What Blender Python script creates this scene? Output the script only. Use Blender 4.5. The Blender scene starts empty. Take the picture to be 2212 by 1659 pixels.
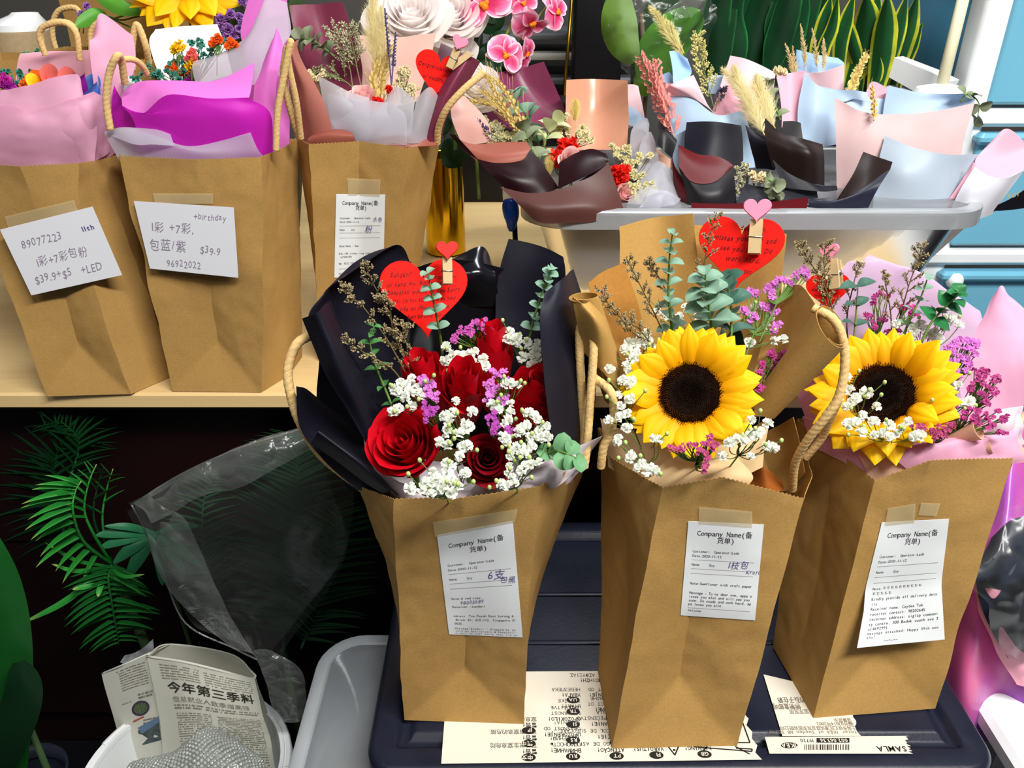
import bpy, math, random
from math import sin, cos, pi, radians, atan2, sqrt
from mathutils import Vector, Matrix, noise
from mathutils.bvhtree import BVHTree

# ------------------------------------------------------------------ camera, world, lights, exposure
SC = bpy.context.scene
COL = SC.collection
FPX = 1720.0; CX = 1106.0; CY = 829.5
PITCH = radians(28.0)
CAM = Vector((0, 0, 1.16))
cd = bpy.data.cameras.new('camera'); cam = bpy.data.objects.new('camera', cd); COL.objects.link(cam)
cam.location = CAM; cam.rotation_euler = (radians(90) - PITCH, 0, 0)
cd.sensor_width = 36.0; cd.lens = FPX / 2212.0 * 36.0; cd.clip_start = 0.02; cd.clip_end = 30
SC.camera = cam
SC.view_settings.view_transform = 'Standard'
SC.view_settings.look = 'None'
SC.view_settings.gamma = 1.0
SC.view_settings.exposure = 0.0
SC.view_settings.use_curve_mapping = False
w = bpy.data.worlds.new('world'); SC.world = w; w.use_nodes = True
w.node_tree.nodes['Background'].inputs[0].default_value = (0.80, 0.86, 1.0, 1)
w.node_tree.nodes['Background'].inputs[1].default_value = 0.10
def area(name, loc, target, sx, sy, power, color):
    l = bpy.data.lights.new(name, 'AREA'); l.shape = 'RECTANGLE'; l.size = sx; l.size_y = sy
    l.energy = power; l.color = color
    o = bpy.data.objects.new(name, l); COL.objects.link(o); o.location = loc
    o.rotation_euler = (Vector(target) - Vector(loc)).to_track_quat('-Z', 'Y').to_euler()
    return o
area('tube_or_fill_light', (0.75, -0.30, 2.45), (0.30, 0.62, 0.7), 1.3, 0.16, 70, (1.0, 0.975, 0.93))
area('tube_or_fill_light', (0.5, 1.45, 2.55), (0.4, 1.35, 0.8), 1.3, 0.2, 24, (0.95, 0.98, 1.0))
area('tube_or_fill_light', (-0.8, -0.8, 2.5), (0.1, 0.8, 0.6), 1.2, 0.3, 9, (1.0, 0.93, 0.82))  # added warm fill lamp, not one of the ceiling tubes

# ------------------------------------------------------------------ helpers
def V(*a): return Vector(a)
RGT = V(1, 0, 0); FWD = V(0, cos(PITCH), -sin(PITCH)); UPV = V(0, sin(PITCH), cos(PITCH))
def R(px, py): return FWD + RGT * ((px - CX) / FPX) + UPV * ((CY - py) / FPX)
def P(px, py, Y): r = R(px, py); return CAM + r * (Y / r.y)          # point at world depth Y
def G(px, py, z): r = R(px, py); return CAM + r * ((z - CAM.z) / r.z)  # point on a horizontal plane
def msz(p): return (p - CAM).dot(FWD) / FPX                            # metres per photo pixel there
def srgb(r, g, b):
    f = lambda c: (c / 255 / 12.92) if c / 255 <= 0.04045 else ((c / 255 + 0.055) / 1.055) ** 2.4
    return (f(r), f(g), f(b), 1)
ORG = {}
def thing(name, loc, label, cat, group=None, kind=None):
    o = bpy.data.objects.new(name, None); COL.objects.link(o); o.location = loc; o.empty_display_size = 0.02
    o['label'] = label; o['category'] = cat
    if group: o['group'] = group
    if kind: o['kind'] = kind
    ORG[o] = Vector(loc); return o
def mkmesh(verts, faces, mats, smooth=True, uvs=None, sharp=None, fmat=None):
    me = bpy.data.meshes.new('m'); me.from_pydata([tuple(v) for v in verts], [], faces)
    for m in (mats if isinstance(mats, (list, tuple)) else [mats]): me.materials.append(m)
    if fmat: me.polygons.foreach_set('material_index', fmat)
    if uvs:
        ul = me.uv_layers.new(name='UVMap')
        li = [l.vertex_index for l in me.loops]
        flat = []
        for i in li: flat += [uvs[i][0], uvs[i][1]]
        ul.data.foreach_set('uv', flat)
    if smooth:
        me.polygons.foreach_set('use_smooth', [True] * len(me.polygons))
        if sharp: me.set_sharp_from_angle(angle=radians(sharp))
    me.update(); return me
def put(name, me, parent=None, mat4=None, **pr):
    o = bpy.data.objects.new(name, me); COL.objects.link(o)
    m = mat4 if mat4 is not None else Matrix.Identity(4)
    if parent is not None:
        o.parent = parent; org = ORG.get(parent, V(0, 0, 0))
        o.matrix_local = Matrix.Translation(-org) @ m
        ORG[o] = V(0, 0, 0) if org is None else V(0, 0, 0)
        ORG[o] = org if mat4 is None else None
        if mat4 is None:
            # keep the part's origin at its thing's origin; verts stay world
            o.matrix_local = Matrix.Identity(4)
            if me: me.transform(Matrix.Translation(-org))
    else:
        o.matrix_local = m; ORG[o] = V(0, 0, 0)
    for k, v in pr.items(): o[k] = v
    return o
def part(name, verts, faces, mats, parent, thick=0, uvs=None, sharp=None, smooth=True, inner=0, fmat=None, **pr):
    me = mkmesh(verts, faces, mats, smooth, uvs, sharp, fmat)
    o = put(name, me, parent, **pr)
    if thick:
        cnt = {}
        for p_ in me.polygons:
            for ek in p_.edge_keys: cnt[ek] = cnt.get(ek, 0) + 1
        for e_ in me.edges:
            if cnt.get(tuple(sorted(e_.vertices)), 0) == 1: e_.use_edge_sharp = True
        s = o.modifiers.new('thickness', 'SOLIDIFY'); s.thickness = thick; s.offset = 0
        if inner: s.material_offset = inner; s.material_offset_rim = 0
    return o
def structure(name, verts, faces, mat, label=None, cat=None, smooth=False, **k):
    o = part(name, verts, faces, mat, None, smooth=smooth, **k); o['kind'] = 'structure'
    if label: o['label'] = label; o['category'] = cat or name.split('_')[0]
    return o
class MB:
    def __init__(s): s.v = []; s.f = []; s.uv = []; s.fm = []
    def add(s, vs, fs, uv=None, m=0):
        n = len(s.v); s.v += [Vector(v) for v in vs]; s.f += [[i + n for i in f] for f in fs]
        s.uv += uv if uv else [(0.5, 0.5)] * len(vs); s.fm += [m] * len(fs)
    def box(s, a, b, bev=0, m=0):
        x0, y0, z0 = a; x1, y1, z1 = b
        if not bev:
            s.add([(x0,y0,z0),(x1,y0,z0),(x1,y1,z0),(x0,y1,z0),(x0,y0,z1),(x1,y0,z1),(x1,y1,z1),(x0,y1,z1)],
                  [(0,3,2,1),(4,5,6,7),(0,1,5,4),(1,2,6,5),(2,3,7,6),(3,0,4,7)], m=m); return
        c = V((x0+x1)/2, (y0+y1)/2, (z0+z1)/2); h = V(abs(x1-x0)/2, abs(y1-y0)/2, abs(z1-z0)/2)
        prof = [(-h.z, bev), (-h.z + bev, 0), (h.z - bev, 0), (h.z, bev)]
        rings = []
        for z, ins in prof: rings.append([c + V(q[0], q[1], z) for q in rrect(h.x - ins, h.y - ins, max(bev*1.2 - ins*0.5, 1e-4), 3)])
        s.loft(rings, True, True, True, m=m)
    def loft(s, rings, closed=True, cap0=False, cap1=False, m=0):
        n = len(rings[0]); k = len(rings)
        vs = [p for r in rings for p in r]; fs = []
        for i in range(k - 1):
            for j in range(n if closed else n - 1):
                a = i*n + j; b = i*n + (j+1) % n
                fs.append((a, b, b + n, a + n))
        if cap0: fs.append(tuple(range(n - 1, -1, -1)))
        if cap1: fs.append(tuple((k-1)*n + j for j in range(n)))
        s.add(vs, fs, [(j / max(1, n-1), i / max(1, k-1)) for i in range(k) for j in range(n)], m)
    def tube(s, pts, rad, n=6, m=0, twist=0, cap=True):
        pts = [Vector(p) for p in pts]; k = len(pts)
        if k < 2: return
        if not hasattr(rad, '__len__'): rad = [rad] * k
        rings = []; up = None; L = 0
        for i, p in enumerate(pts):
            t = (pts[min(i+1, k-1)] - pts[max(i-1, 0)])
            if t.length < 1e-9: t = V(0, 0, 1)
            t.normalize()
            if up is None: up = t.orthogonal().normalized()
            else:
                up = up - t * up.dot(t); up = up.normalized() if up.length > 1e-6 else t.orthogonal().normalized()
            sd = t.cross(up)
            if i: L += (p - pts[i-1]).length
            r = []
            for j in range(n):
                a = 2*pi*j/n; rr = rad[i]
                if twist: rr *= 1 + 0.11*abs(cos(a - twist*L)) ** 0.6 - 0.06
                r.append(p + (up*cos(a) + sd*sin(a)) * rr)
            rings.append(r)
        s.loft(rings, True, cap, cap, m)
    def ball(s, c, r, n=8, k=5, m=0, sq=(1,1,1)):
        rings = []
        for i in range(1, k):
            a = pi*i/k
            rings.append([V(c[0] + r*sq[0]*sin(a)*cos(2*pi*j/n), c[1] + r*sq[1]*sin(a)*sin(2*pi*j/n), c[2] - r*sq[2]*cos(a)) for j in range(n)])
        s.loft(rings, True, True, True, m)
    def disc(s, c, r, n=20, z=0, m=0):
        s.add([V(c[0]+r*cos(2*pi*j/n), c[1]+r*sin(2*pi*j/n), c[2]) for j in range(n)], [tuple(range(n))], m=m)
    def mesh(s, mats, smooth=True, sharp=None): return mkmesh(s.v, s.f, mats, smooth, s.uv, sharp, s.fm)
    def part(s, name, mats, parent, smooth=True, sharp=None, **k):
        return part(name, s.v, s.f, mats, parent, uvs=s.uv, smooth=smooth, sharp=sharp, fmat=s.fm, **k)
def rrect(hx, hy, r, n=4):
    o = []
    for cx, cy, a0 in ((hx-r, hy-r, 0), (-hx+r, hy-r, pi/2), (-hx+r, -hy+r, pi), (hx-r, -hy+r, 1.5*pi)):
        for i in range(n + 1):
            a = a0 + pi/2*i/n; o.append((cx + r*cos(a), cy + r*sin(a)))
    return o
def cr1(a, b, c, d, t):
    return 0.5*((2*b) + (c - a)*t + (2*a - 5*b + 4*c - d)*t*t + (3*b - a - 3*c + d)*t*t*t)
def crv(pts, n):
    k = len(pts); out = []
    if k == 2: return [pts[0].lerp(pts[1], i/n) for i in range(n + 1)]
    for i in range(n + 1):
        t = i/n*(k - 1); s = min(int(t), k - 2); u = t - s
        a = pts[s-1] if s > 0 else pts[0]*2 - pts[1]; d = pts[s+2] if s + 2 < k else pts[-1]*2 - pts[-2]
        out.append(cr1(a, pts[s], pts[s+1], d, u))
    return out
def crgrid(ctrl, nu, nv):
    rows = [crv(r, nu) for r in ctrl]
    cols = [crv([rows[i][j] for i in range(len(rows))], nv) for j in range(nu + 1)]
    return [[cols[j][i] for j in range(nu + 1)] for i in range(nv + 1)]
def gridmesh(g):
    nr, nc = len(g), len(g[0]); vs = [p for r in g for p in r]
    fs = [(i*nc+j, i*nc+j+1, (i+1)*nc+j+1, (i+1)*nc+j) for i in range(nr-1) for j in range(nc-1)]
    uv = [(j/(nc-1), i/(nr-1)) for i in range(nr) for j in range(nc)]
    return vs, fs, uv
def nz(p, s, seed=0): return noise.noise(Vector(p)*s + V(seed, seed*1.7, 0))
def sheet(name, rows, mats, parent, thick=0.0005, nu=28, nv=28, wr=0.0012, ws=30, crumple=0, seed=0, inner=None, **pr):
    """paper sheet through control rows of (px,py,Y); inner None->auto when two materials"""
    ctrl = [[P(*q) if not isinstance(q, Vector) else q for q in r] for r in rows]
    g = crgrid(ctrl, nu, nv)
    for r in g:
        for p in r:
            q = p.copy(); p += V(nz(q, ws, seed), nz(q, ws, seed+9), nz(q, ws, seed+5)) * wr
            if crumple:
                a = abs(nz(q, 22, seed+3)); b = abs(nz(q, 55, seed+8))
                p += V(0.5, -0.6, 0.6) * (a + 0.5*b) * crumple
    vs, fs, uv = gridmesh(g)
    if inner is None: inner = 1 if isinstance(mats, (list, tuple)) and len(mats) > 1 else 0
    return part(name, vs, fs, mats, parent, thick=thick, uvs=uv, inner=inner, **pr)

# ------------------------------------------------------------------ materials
MT = {}
def mat(name, col, rough=0.6, metal=0, bump=0, bscale=200, vary=0, vscale=20, spec=0.28, sheen=0, trans=0, alpha=1, emit=0,
        coat=0, col2=None, grad=None, stretch=None, ior=1.45, transm=0, vdark=0.6):
    if name in MT: return MT[name]
    m = bpy.data.materials.new(name); m.use_nodes = True; nt = m.node_tree; N = nt.nodes; L = nt.links
    b = N['Principled BSDF']; out = N['Material Output']
    b.inputs['Base Color'].default_value = col; b.inputs['Roughness'].default_value = rough; b.inputs['Metallic'].default_value = metal
    b.inputs['Specular IOR Level'].default_value = spec; b.inputs['IOR'].default_value = ior
    if sheen: b.inputs['Sheen Weight'].default_value = sheen
    if coat: b.inputs['Coat Weight'].default_value = coat; b.inputs['Coat Roughness'].default_value = 0.1
    if transm: b.inputs['Transmission Weight'].default_value = transm
    b.inputs['Alpha'].default_value = alpha
    tc = N.new('ShaderNodeTexCoord'); src = tc.outputs['Object']
    if stretch:
        mp = N.new('ShaderNodeMapping'); mp.inputs['Scale'].default_value = stretch; L.new(src, mp.inputs[0]); src = mp.outputs[0]
    csock = None
    if grad:   # colour along UV: list of (pos, col), axis 'v' or 'e' (edge distance in u) or 'r'
        axis, stops = grad
        sp = N.new('ShaderNodeSeparateXYZ'); L.new(tc.outputs['UV'], sp.inputs[0])
        if axis == 'v': s0 = sp.outputs[1]
        else:
            a = N.new('ShaderNodeMath'); a.operation = 'SUBTRACT'; a.inputs[1].default_value = 0.5; L.new(sp.outputs[0], a.inputs[0])
            c = N.new('ShaderNodeMath'); c.operation = 'ABSOLUTE'; L.new(a.outputs[0], c.inputs[0]); s0 = c.outputs[0]
            if axis == 'r':
                d = N.new('ShaderNodeMath'); d.operation = 'MULTIPLY'; d.inputs[1].default_value = 2; L.new(c.outputs[0], d.inputs[0])
                e = N.new('ShaderNodeMath'); e.operation = 'MAXIMUM'; L.new(d.outputs[0], e.inputs[0]); L.new(sp.outputs[1], e.inputs[1]); s0 = e.outputs[0]
        rp = N.new('ShaderNodeValToRGB'); L.new(s0, rp.inputs[0]); cr = rp.color_ramp
        cr.elements[0].position = stops[0][0]; cr.elements[0].color = stops[0][1]
        cr.elements[1].position = stops[-1][0]; cr.elements[1].color = stops[-1][1]
        for p_, c_ in stops[1:-1]: e = cr.elements.new(p_); e.color = c_
        csock = rp.outputs[0]
    if vary:
        nn = N.new('ShaderNodeTexNoise'); nn.inputs['Scale'].default_value = vscale; nn.inputs['Detail'].default_value = 6; L.new(src, nn.inputs[0])
        mx = N.new('ShaderNodeMix'); mx.data_type = 'RGBA'; mx.blend_type = 'MIX'
        mr = N.new('ShaderNodeMapRange'); mr.inputs[1].default_value = 0.35; mr.inputs[2].default_value = 0.65; mr.inputs[4].default_value = vary
        L.new(nn.outputs[0], mr.inputs[0]); L.new(mr.outputs[0], mx.inputs[0])
        if csock: L.new(csock, mx.inputs[6])
        else: mx.inputs[6].default_value = col
        mx.inputs[7].default_value = col2 or (col[0]*vdark, col[1]*vdark, col[2]*vdark, 1)
        csock = mx.outputs[2]
    if csock: L.new(csock, b.inputs['Base Color'])
    if bump:
        n2 = N.new('ShaderNodeTexNoise'); n2.inputs['Scale'].default_value = bscale; n2.inputs['Detail'].default_value = 4; L.new(src, n2.inputs[0])
        bp = N.new('ShaderNodeBump'); bp.inputs['Strength'].default_value = bump; bp.inputs['Distance'].default_value = 0.001
        L.new(n2.outputs[0], bp.inputs['Height']); L.new(bp.outputs[0], b.inputs['Normal'])
    last = b.outputs[0]
    if trans:
        t = N.new('ShaderNodeBsdfTranslucent'); t.inputs[0].default_value = col
        if csock: L.new(csock, t.inputs[0])
        ms = N.new('ShaderNodeMixShader'); ms.inputs[0].default_value = trans
        L.new(last, ms.inputs[1]); L.new(t.outputs[0], ms.inputs[2]); last = ms.outputs[0]
        L.new(last, out.inputs[0])
    if emit: b.inputs['Emission Color'].default_value = col; b.inputs['Emission Strength'].default_value = emit
    MT[name] = m; return m
def film(name, tint=(1,1,1,1), gloss=0.12, rough=0.08, haze=0.03, hcol=(0.8,0.85,0.85,1), bump=0.6, bs=25):
    """clear plastic: transparent + glossy by facing, with a little milky haze"""
    m = bpy.data.materials.new(name); m.use_nodes = True; nt = m.node_tree; N = nt.nodes; L = nt.links
    N.remove(N['Principled BSDF']); out = N['Material Output']
    tr = N.new('ShaderNodeBsdfTransparent'); tr.inputs[0].default_value = tint
    gl = N.new('ShaderNodeBsdfGlossy'); gl.inputs['Roughness'].default_value = rough
    df = N.new('ShaderNodeBsdfDiffuse'); df.inputs[0].default_value = hcol
    tc = N.new('ShaderNodeTexCoord'); nn = N.new('ShaderNodeTexNoise'); nn.inputs['Scale'].default_value = bs; nn.inputs['Detail'].default_value = 4
    nn.inputs['Distortion'].default_value = 0.8
    L.new(tc.outputs['Object'], nn.inputs[0])
    bp = N.new('ShaderNodeBump'); bp.inputs['Strength'].default_value = bump; bp.inputs['Distance'].default_value = 0.01
    L.new(nn.outputs[0], bp.inputs['Height']); L.new(bp.outputs[0], gl.inputs['Normal'])
    fr = N.new('ShaderNodeFresnel'); fr.inputs[0].default_value = 1.45; L.new(bp.outputs[0], fr.inputs['Normal'])
    ad = N.new('ShaderNodeMath'); ad.operation = 'ADD'; ad.inputs[1].default_value = gloss; ad.use_clamp = True; L.new(fr.outputs[0], ad.inputs[0])
    m1 = N.new('ShaderNodeMixShader'); m1.inputs[0].default_value = haze; L.new(tr.outputs[0], m1.inputs[1]); L.new(df.outputs[0], m1.inputs[2])
    m2 = N.new('ShaderNodeMixShader'); L.new(ad.outputs[0], m2.inputs[0]); L.new(m1.outputs[0], m2.inputs[1]); L.new(gl.outputs[0], m2.inputs[2])
    L.new(m2.outputs[0], out.inputs[0]); MT[name] = m; return m

KRAFT = mat('kraft_paper', srgb(180,141,80), 0.78, bump=0.25, bscale=900, vary=0.45, vscale=420, vdark=0.78, trans=0.08)
KRAFTW = mat('kraft_wrapping', srgb(196,154,86), 0.62, bump=0.2, bscale=700, vary=0.35, vscale=300, vdark=0.8, trans=0.15)
ROPE = mat('paper_cord', srgb(226,190,128), 0.7, bump=0.6, bscale=500, vary=0.3, vscale=300)
RECEIPT = mat('receipt_paper', srgb(226,230,232), 0.5)
NOTE = mat('note_paper', srgb(214,216,222), 0.6)
INK = mat('black_ink', srgb(40,40,44), 0.6)
PEN = mat('purple_pen', srgb(96,84,140), 0.6)
PENCIL = mat('grey_pen', srgb(142,130,150), 0.6)
TAPE = mat('clear_tape', srgb(222,205,160), 0.25, alpha=0.28)
BLK = mat('black_matte_wrap', srgb(20,20,32), 0.5, spec=0.3, bump=0.05, bscale=500)
BLKS = mat('black_gloss_wrap', srgb(16,16,22), 0.16, spec=0.6)
TISW = mat('white_tissue', srgb(248,240,246), 0.7, trans=0.45)
TISP = mat('pink_tissue', srgb(246,196,222), 0.7, trans=0.45)
TISC = mat('cream_tissue', srgb(242,216,168), 0.7, trans=0.4)
PEACH = mat('peach_tissue', srgb(246,206,180), 0.7, trans=0.4)
LILAC = mat('lilac_tissue', srgb(232,206,232), 0.7, trans=0.45)
MAG = mat('magenta_wrap', srgb(216,40,200), 0.5, trans=0.35)
MAGL = mat('orchid_wrap', srgb(244,140,228), 0.5, trans=0.35)
FROST = mat('frosted_wrap', srgb(236,236,244), 0.4, trans=0.4, alpha=0.32)
PINKW = mat('pink_wrap', srgb(248,190,208), 0.5, trans=0.3)
PALEP = mat('pale_pink_wrap', srgb(246,214,222), 0.45, trans=0.25)
PALEB = mat('pale_blue_wrap', srgb(184,208,232), 0.4, trans=0.2)
MAROON = mat('maroon_wrap', srgb(112,44,66), 0.38, bump=0.05, bscale=400)
DUSTY = mat('dusty_rose_wrap', srgb(150,84,70), 0.4, bump=0.05, bscale=400)
MAUVE = mat('mauve_brown_wrap', srgb(84,50,46), 0.42)
WINE = mat('wine_dark_wrap', srgb(32,9,15), 0.36)
REDIN = mat('dark_red_wrap', srgb(88,9,15), 0.4)
PEACHW = mat('rose_gold_wrap', srgb(204,146,118), 0.28, spec=0.5)
CARD = mat('red_card', srgb(240,22,10), 0.6, spec=0.15)
CARDINK = mat('dark_red_ink', srgb(120,8,10), 0.6)
PEG = mat('peg_wood', srgb(206,178,132), 0.6, vary=0.3, vscale=60, stretch=(1,1,0.2))
STEEL = mat('steel_wire', srgb(190,190,190), 0.25, metal=1)
REDH = mat('red_heart_paint', srgb(240,26,20), 0.35)
PINKH = mat('pink_heart_paint', srgb(244,140,170), 0.4)
ROSE = mat('rose_petal', srgb(214,10,32), 0.45, trans=0.15, bump=0.1, bscale=120, vary=0.35, vscale=60, vdark=0.55)
ROSED = mat('dark_rose_petal', srgb(150,8,26), 0.5, trans=0.12, vary=0.3, vscale=60, vdark=0.5)
DROP = mat('water_drop', (1,1,1,1), 0.02, transm=1.0, ior=1.33)
YEL = mat('sunflower_petal', srgb(255,205,0), 0.5, trans=0.25, grad=('v', [(0, srgb(238,140,0)), (0.2, srgb(250,172,0)), (0.6, srgb(255,196,0)), (1, srgb(255,206,4))]), bump=0.2, bscale=150)
YELF = mat('artificial_sunflower_petal', srgb(255,196,0), 0.5, trans=0.2, grad=('v', [(0, srgb(236,120,0)), (0.4, srgb(255,186,0)), (1, srgb(255,206,0))]))
DISC = mat('sunflower_disc', srgb(30,18,12), 0.9, spec=0.05, vary=0.6, vscale=200)
DISCO = mat('sunflower_disc_fringe', srgb(84,42,12), 0.9, spec=0.05, vary=0.6, vscale=300)
WHT = mat('white_blossom', srgb(244,247,238), 0.6, trans=0.35)
STEM = mat('green_stem', srgb(96,128,58), 0.5)
STEMD = mat('dark_stem', srgb(54,76,44), 0.5)
BUD = mat('green_bud', srgb(176,196,120), 0.5)
STATL = mat('lilac_statice', srgb(226,134,220), 0.6, trans=0.3, vary=0.4, vscale=400, vdark=0.75)
STATM = mat('magenta_statice', srgb(198,72,148), 0.6, trans=0.3, vary=0.4, vscale=400)
STATD = mat('plum_statice', srgb(122,40,80), 0.6, trans=0.2, vary=0.5, vscale=400)
EUC = mat('eucalyptus_leaf', srgb(132,168,146), 0.5, trans=0.15, vary=0.35, vscale=60, vdark=0.75)
EUCG = mat('bright_eucalyptus_leaf', srgb(78,138,76), 0.45, trans=0.2, vary=0.3, vscale=60)
EUCD = mat('deep_eucalyptus_leaf', srgb(64,102,88), 0.5, vary=0.4, vscale=60)
DRYG = mat('dried_eucalyptus_leaf', srgb(132,142,112), 0.6, vary=0.4, vscale=80)
CASP = mat('caspia_bud', srgb(176,160,122), 0.8, vary=0.5, vscale=500)
CASPS = mat('caspia_stem', srgb(110,96,58), 0.7)
WHEAT = mat('dried_wheat', srgb(232,208,132), 0.7, trans=0.25, vary=0.3, vscale=200)
PAMP = mat('pampas_plume', srgb(242,232,184), 0.8, trans=0.4)
PINKG = mat('pink_grass', srgb(250,186,176), 0.7, trans=0.3, vary=0.7, vscale=90, col2=srgb(224,112,112))
LAV = mat('dried_lavender', srgb(92,82,118), 0.7)
CREAMF = mat('cream_blossom', srgb(240,228,188), 0.7, trans=0.25)
REDF = mat('scarlet_blossom', srgb(236,46,34), 0.5, trans=0.25)
PINKF = mat('soft_pink_bloom', srgb(250,206,202), 0.5, trans=0.35)
PEON = mat('white_peony_petal', srgb(255,250,248), 0.5, trans=0.6)
PALM = mat('palm_leaf', srgb(36,132,44), 0.45, grad=('v', [(0, srgb(22,104,34)), (0.8, srgb(50,146,56)), (1, srgb(150,170,90))]))
PALMD = mat('shaded_palm_leaf', srgb(16,52,26), 0.5)  # shade under the table put into a darker palm green
BLEAF = mat('broad_green_leaf', srgb(24,92,34), 0.4, vary=0.5, vscale=14, bump=0.3, bscale=30)
FIG = mat('olive_green_leaf', srgb(98,136,44), 0.4, vary=0.4, vscale=12, vdark=0.6)
LGRN = mat('fresh_green_leaf', srgb(96,172,60), 0.4, trans=0.2, vary=0.3, vscale=30)
SNAKE = mat('snake_plant_leaf', srgb(20,66,34), 0.4, grad=('e', [(0, srgb(16,60,30)), (0.30, srgb(24,84,38)), (0.34, srgb(30,90,40)), (0.38, srgb(196,200,40)), (0.5, srgb(216,214,70))]), vary=0.5, vscale=30)
SNAKED = mat('dark_snake_plant_leaf', srgb(14,50,28), 0.45, grad=('e', [(0, srgb(14,54,30)), (0.42, srgb(16,66,34)), (0.48, srgb(34,110,54)), (0.5, srgb(40,120,60))]), vary=0.7, vscale=22, stretch=(1,1,0.6))
ORC = mat('orchid_petal', srgb(228,30,100), 0.5, trans=0.25, grad=('r', [(0, srgb(214,10,70)), (0.45, srgb(228,40,110)), (0.78, srgb(246,140,186)), (0.92, srgb(252,226,236)), (1, srgb(255,244,248))]), vary=0.35, vscale=90, col2=srgb(244,120,170))
ORCL = mat('orchid_lip', srgb(246,150,20), 0.5, vary=0.5, vscale=40, col2=srgb(226,40,30))
WOOD = mat('pale_wood', srgb(226,196,140), 0.35, vary=0.25, vscale=7, stretch=(0.6,14,14), col2=srgb(202,166,108), bump=0.06, bscale=20)
CAB = mat('dark_cabinet', srgb(28,11,12), 0.4, vary=0.5, vscale=4)
FLOORM = mat('dark_floor', srgb(18,18,24), 0.5, vary=0.4, vscale=8)
WALLM = mat('back_wall_paint', srgb(84,82,78), 0.8)
LID = mat('black_plastic_lid', srgb(24,28,44), 0.36, bump=0.12, bscale=260, vary=0.5, vscale=25, col2=srgb(40,42,56))
LABELM = mat('sticker_paper', srgb(226,220,204), 0.55, vary=0.35, vscale=14, vdark=0.82)
LABINK = mat('sticker_ink', srgb(36,32,30), 0.6)
WPL = mat('white_plastic', srgb(236,240,242), 0.35)
BPL = mat('blue_drawer_plastic', srgb(118,188,216), 0.25, coat=0.3, vary=0.2, vscale=5)
BPLD = mat('blue_drawer_side', srgb(84,150,186), 0.25, coat=0.3)
CLR = film('clear_box_plastic', (0.88,0.90,0.92,1), 0.02, 0.25, 0.34, (0.42,0.44,0.48,1), 0.1, 6)
CLRR = film('clear_box_rim', (0.92,0.94,0.96,1), 0.05, 0.2, 0.50, (0.52,0.55,0.58,1), 0.1, 6)
TRANS2 = film('frosty_box_plastic', (0.9,0.93,0.95,1), 0.05, 0.15, 0.62, (0.50,0.54,0.58,1), 0.1, 8)
CELLO = film('cellophane', (0.985,0.99,0.985,1), 0.0, 0.26, 0.022, (0.62,0.72,0.64,1), 0.5, 10)
CELLOC = film('cellophane_fold', (0.97,0.98,0.97,1), 0.10, 0.26, 0.12, (0.66,0.74,0.68,1), 0.9, 20)
BUBB = film('bubble_wrap_film', (0.95,0.97,0.95,1), 0.10, 0.10, 0.28, (0.85,0.90,0.85,1), 0.5, 60)
NEWS = mat('newsprint', srgb(222,222,208), 0.7, vary=0.2, vscale=14, vdark=0.88)
NEWSI = mat('newsprint_ink', srgb(78,76,64), 0.7)
NEWSH = mat('newsprint_headline', srgb(58,56,48), 0.7)
GOLD = mat('gold_metal', srgb(236,190,40), 0.14, metal=1)
GOLDD = mat('gold_trim', srgb(150,116,36), 0.3, metal=1)
SATIN = mat('satin_pink', srgb(214,92,140), 0.3, vary=0.9, vscale=4, stretch=(2.6,0.6,1.4), col2=srgb(126,74,190), spec=0.5)
BLUEP = mat('blue_plastic', srgb(10,64,170), 0.25)
NAVY = mat('black_post', srgb(12,12,18), 0.5)
GREYS = mat('grey_shelf', srgb(96,98,104), 0.4)
ROLLK = mat('brown_paper_roll', srgb(168,146,112), 0.7, vary=0.3, vscale=200)
DARKPOT = mat('dark_pot', srgb(30,26,26), 0.5)
RAINB = [mat('dyed_floret_%s' % n, c, 0.6, trans=0.3) for n, c in (('orange', srgb(250,120,40)), ('yellow', srgb(252,214,30)), ('coral', srgb(250,128,120)), ('violet', srgb(176,40,170)), ('blue', srgb(96,150,232)), ('magenta', srgb(222,60,180)))]
TEAL = mat('dyed_teal_blossom', srgb(62,134,116), 0.7, vary=0.4, vscale=200)
BERRY = mat('purple_berry', srgb(172,120,196), 0.7, vary=0.4, vscale=200)

# ------------------------------------------------------------------ writing
GC = {}
def glyph(ch, bold=False):
    k = (ch, bold)
    if k in GC: return GC[k]
    c = bpy.data.curves.new('glyph', 'FONT'); c.body = ch; c.resolution_u = 1 if ord(ch) > 0x2000 else 2; c.fill_mode = 'FRONT'
    c.offset = 0.018 if bold else 0.0
    o = bpy.data.objects.new('glyph', c); COL.objects.link(o)
    dg = bpy.context.evaluated_depsgraph_get(); e = o.evaluated_get(dg); m = e.to_mesh()
    vs = [(v.co.x, v.co.y) for v in m.vertices]; fs = [tuple(p.vertices) for p in m.polygons]
    e.to_mesh_clear(); bpy.data.objects.remove(o); bpy.data.curves.remove(c)
    x0 = min([v[0] for v in vs] or [0]); x1 = max([v[0] for v in vs] or [0.3])
    GC[k] = (vs, fs, x0, x1); return GC[k]
def wide(ch): return ord(ch) > 0x2e80
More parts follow.
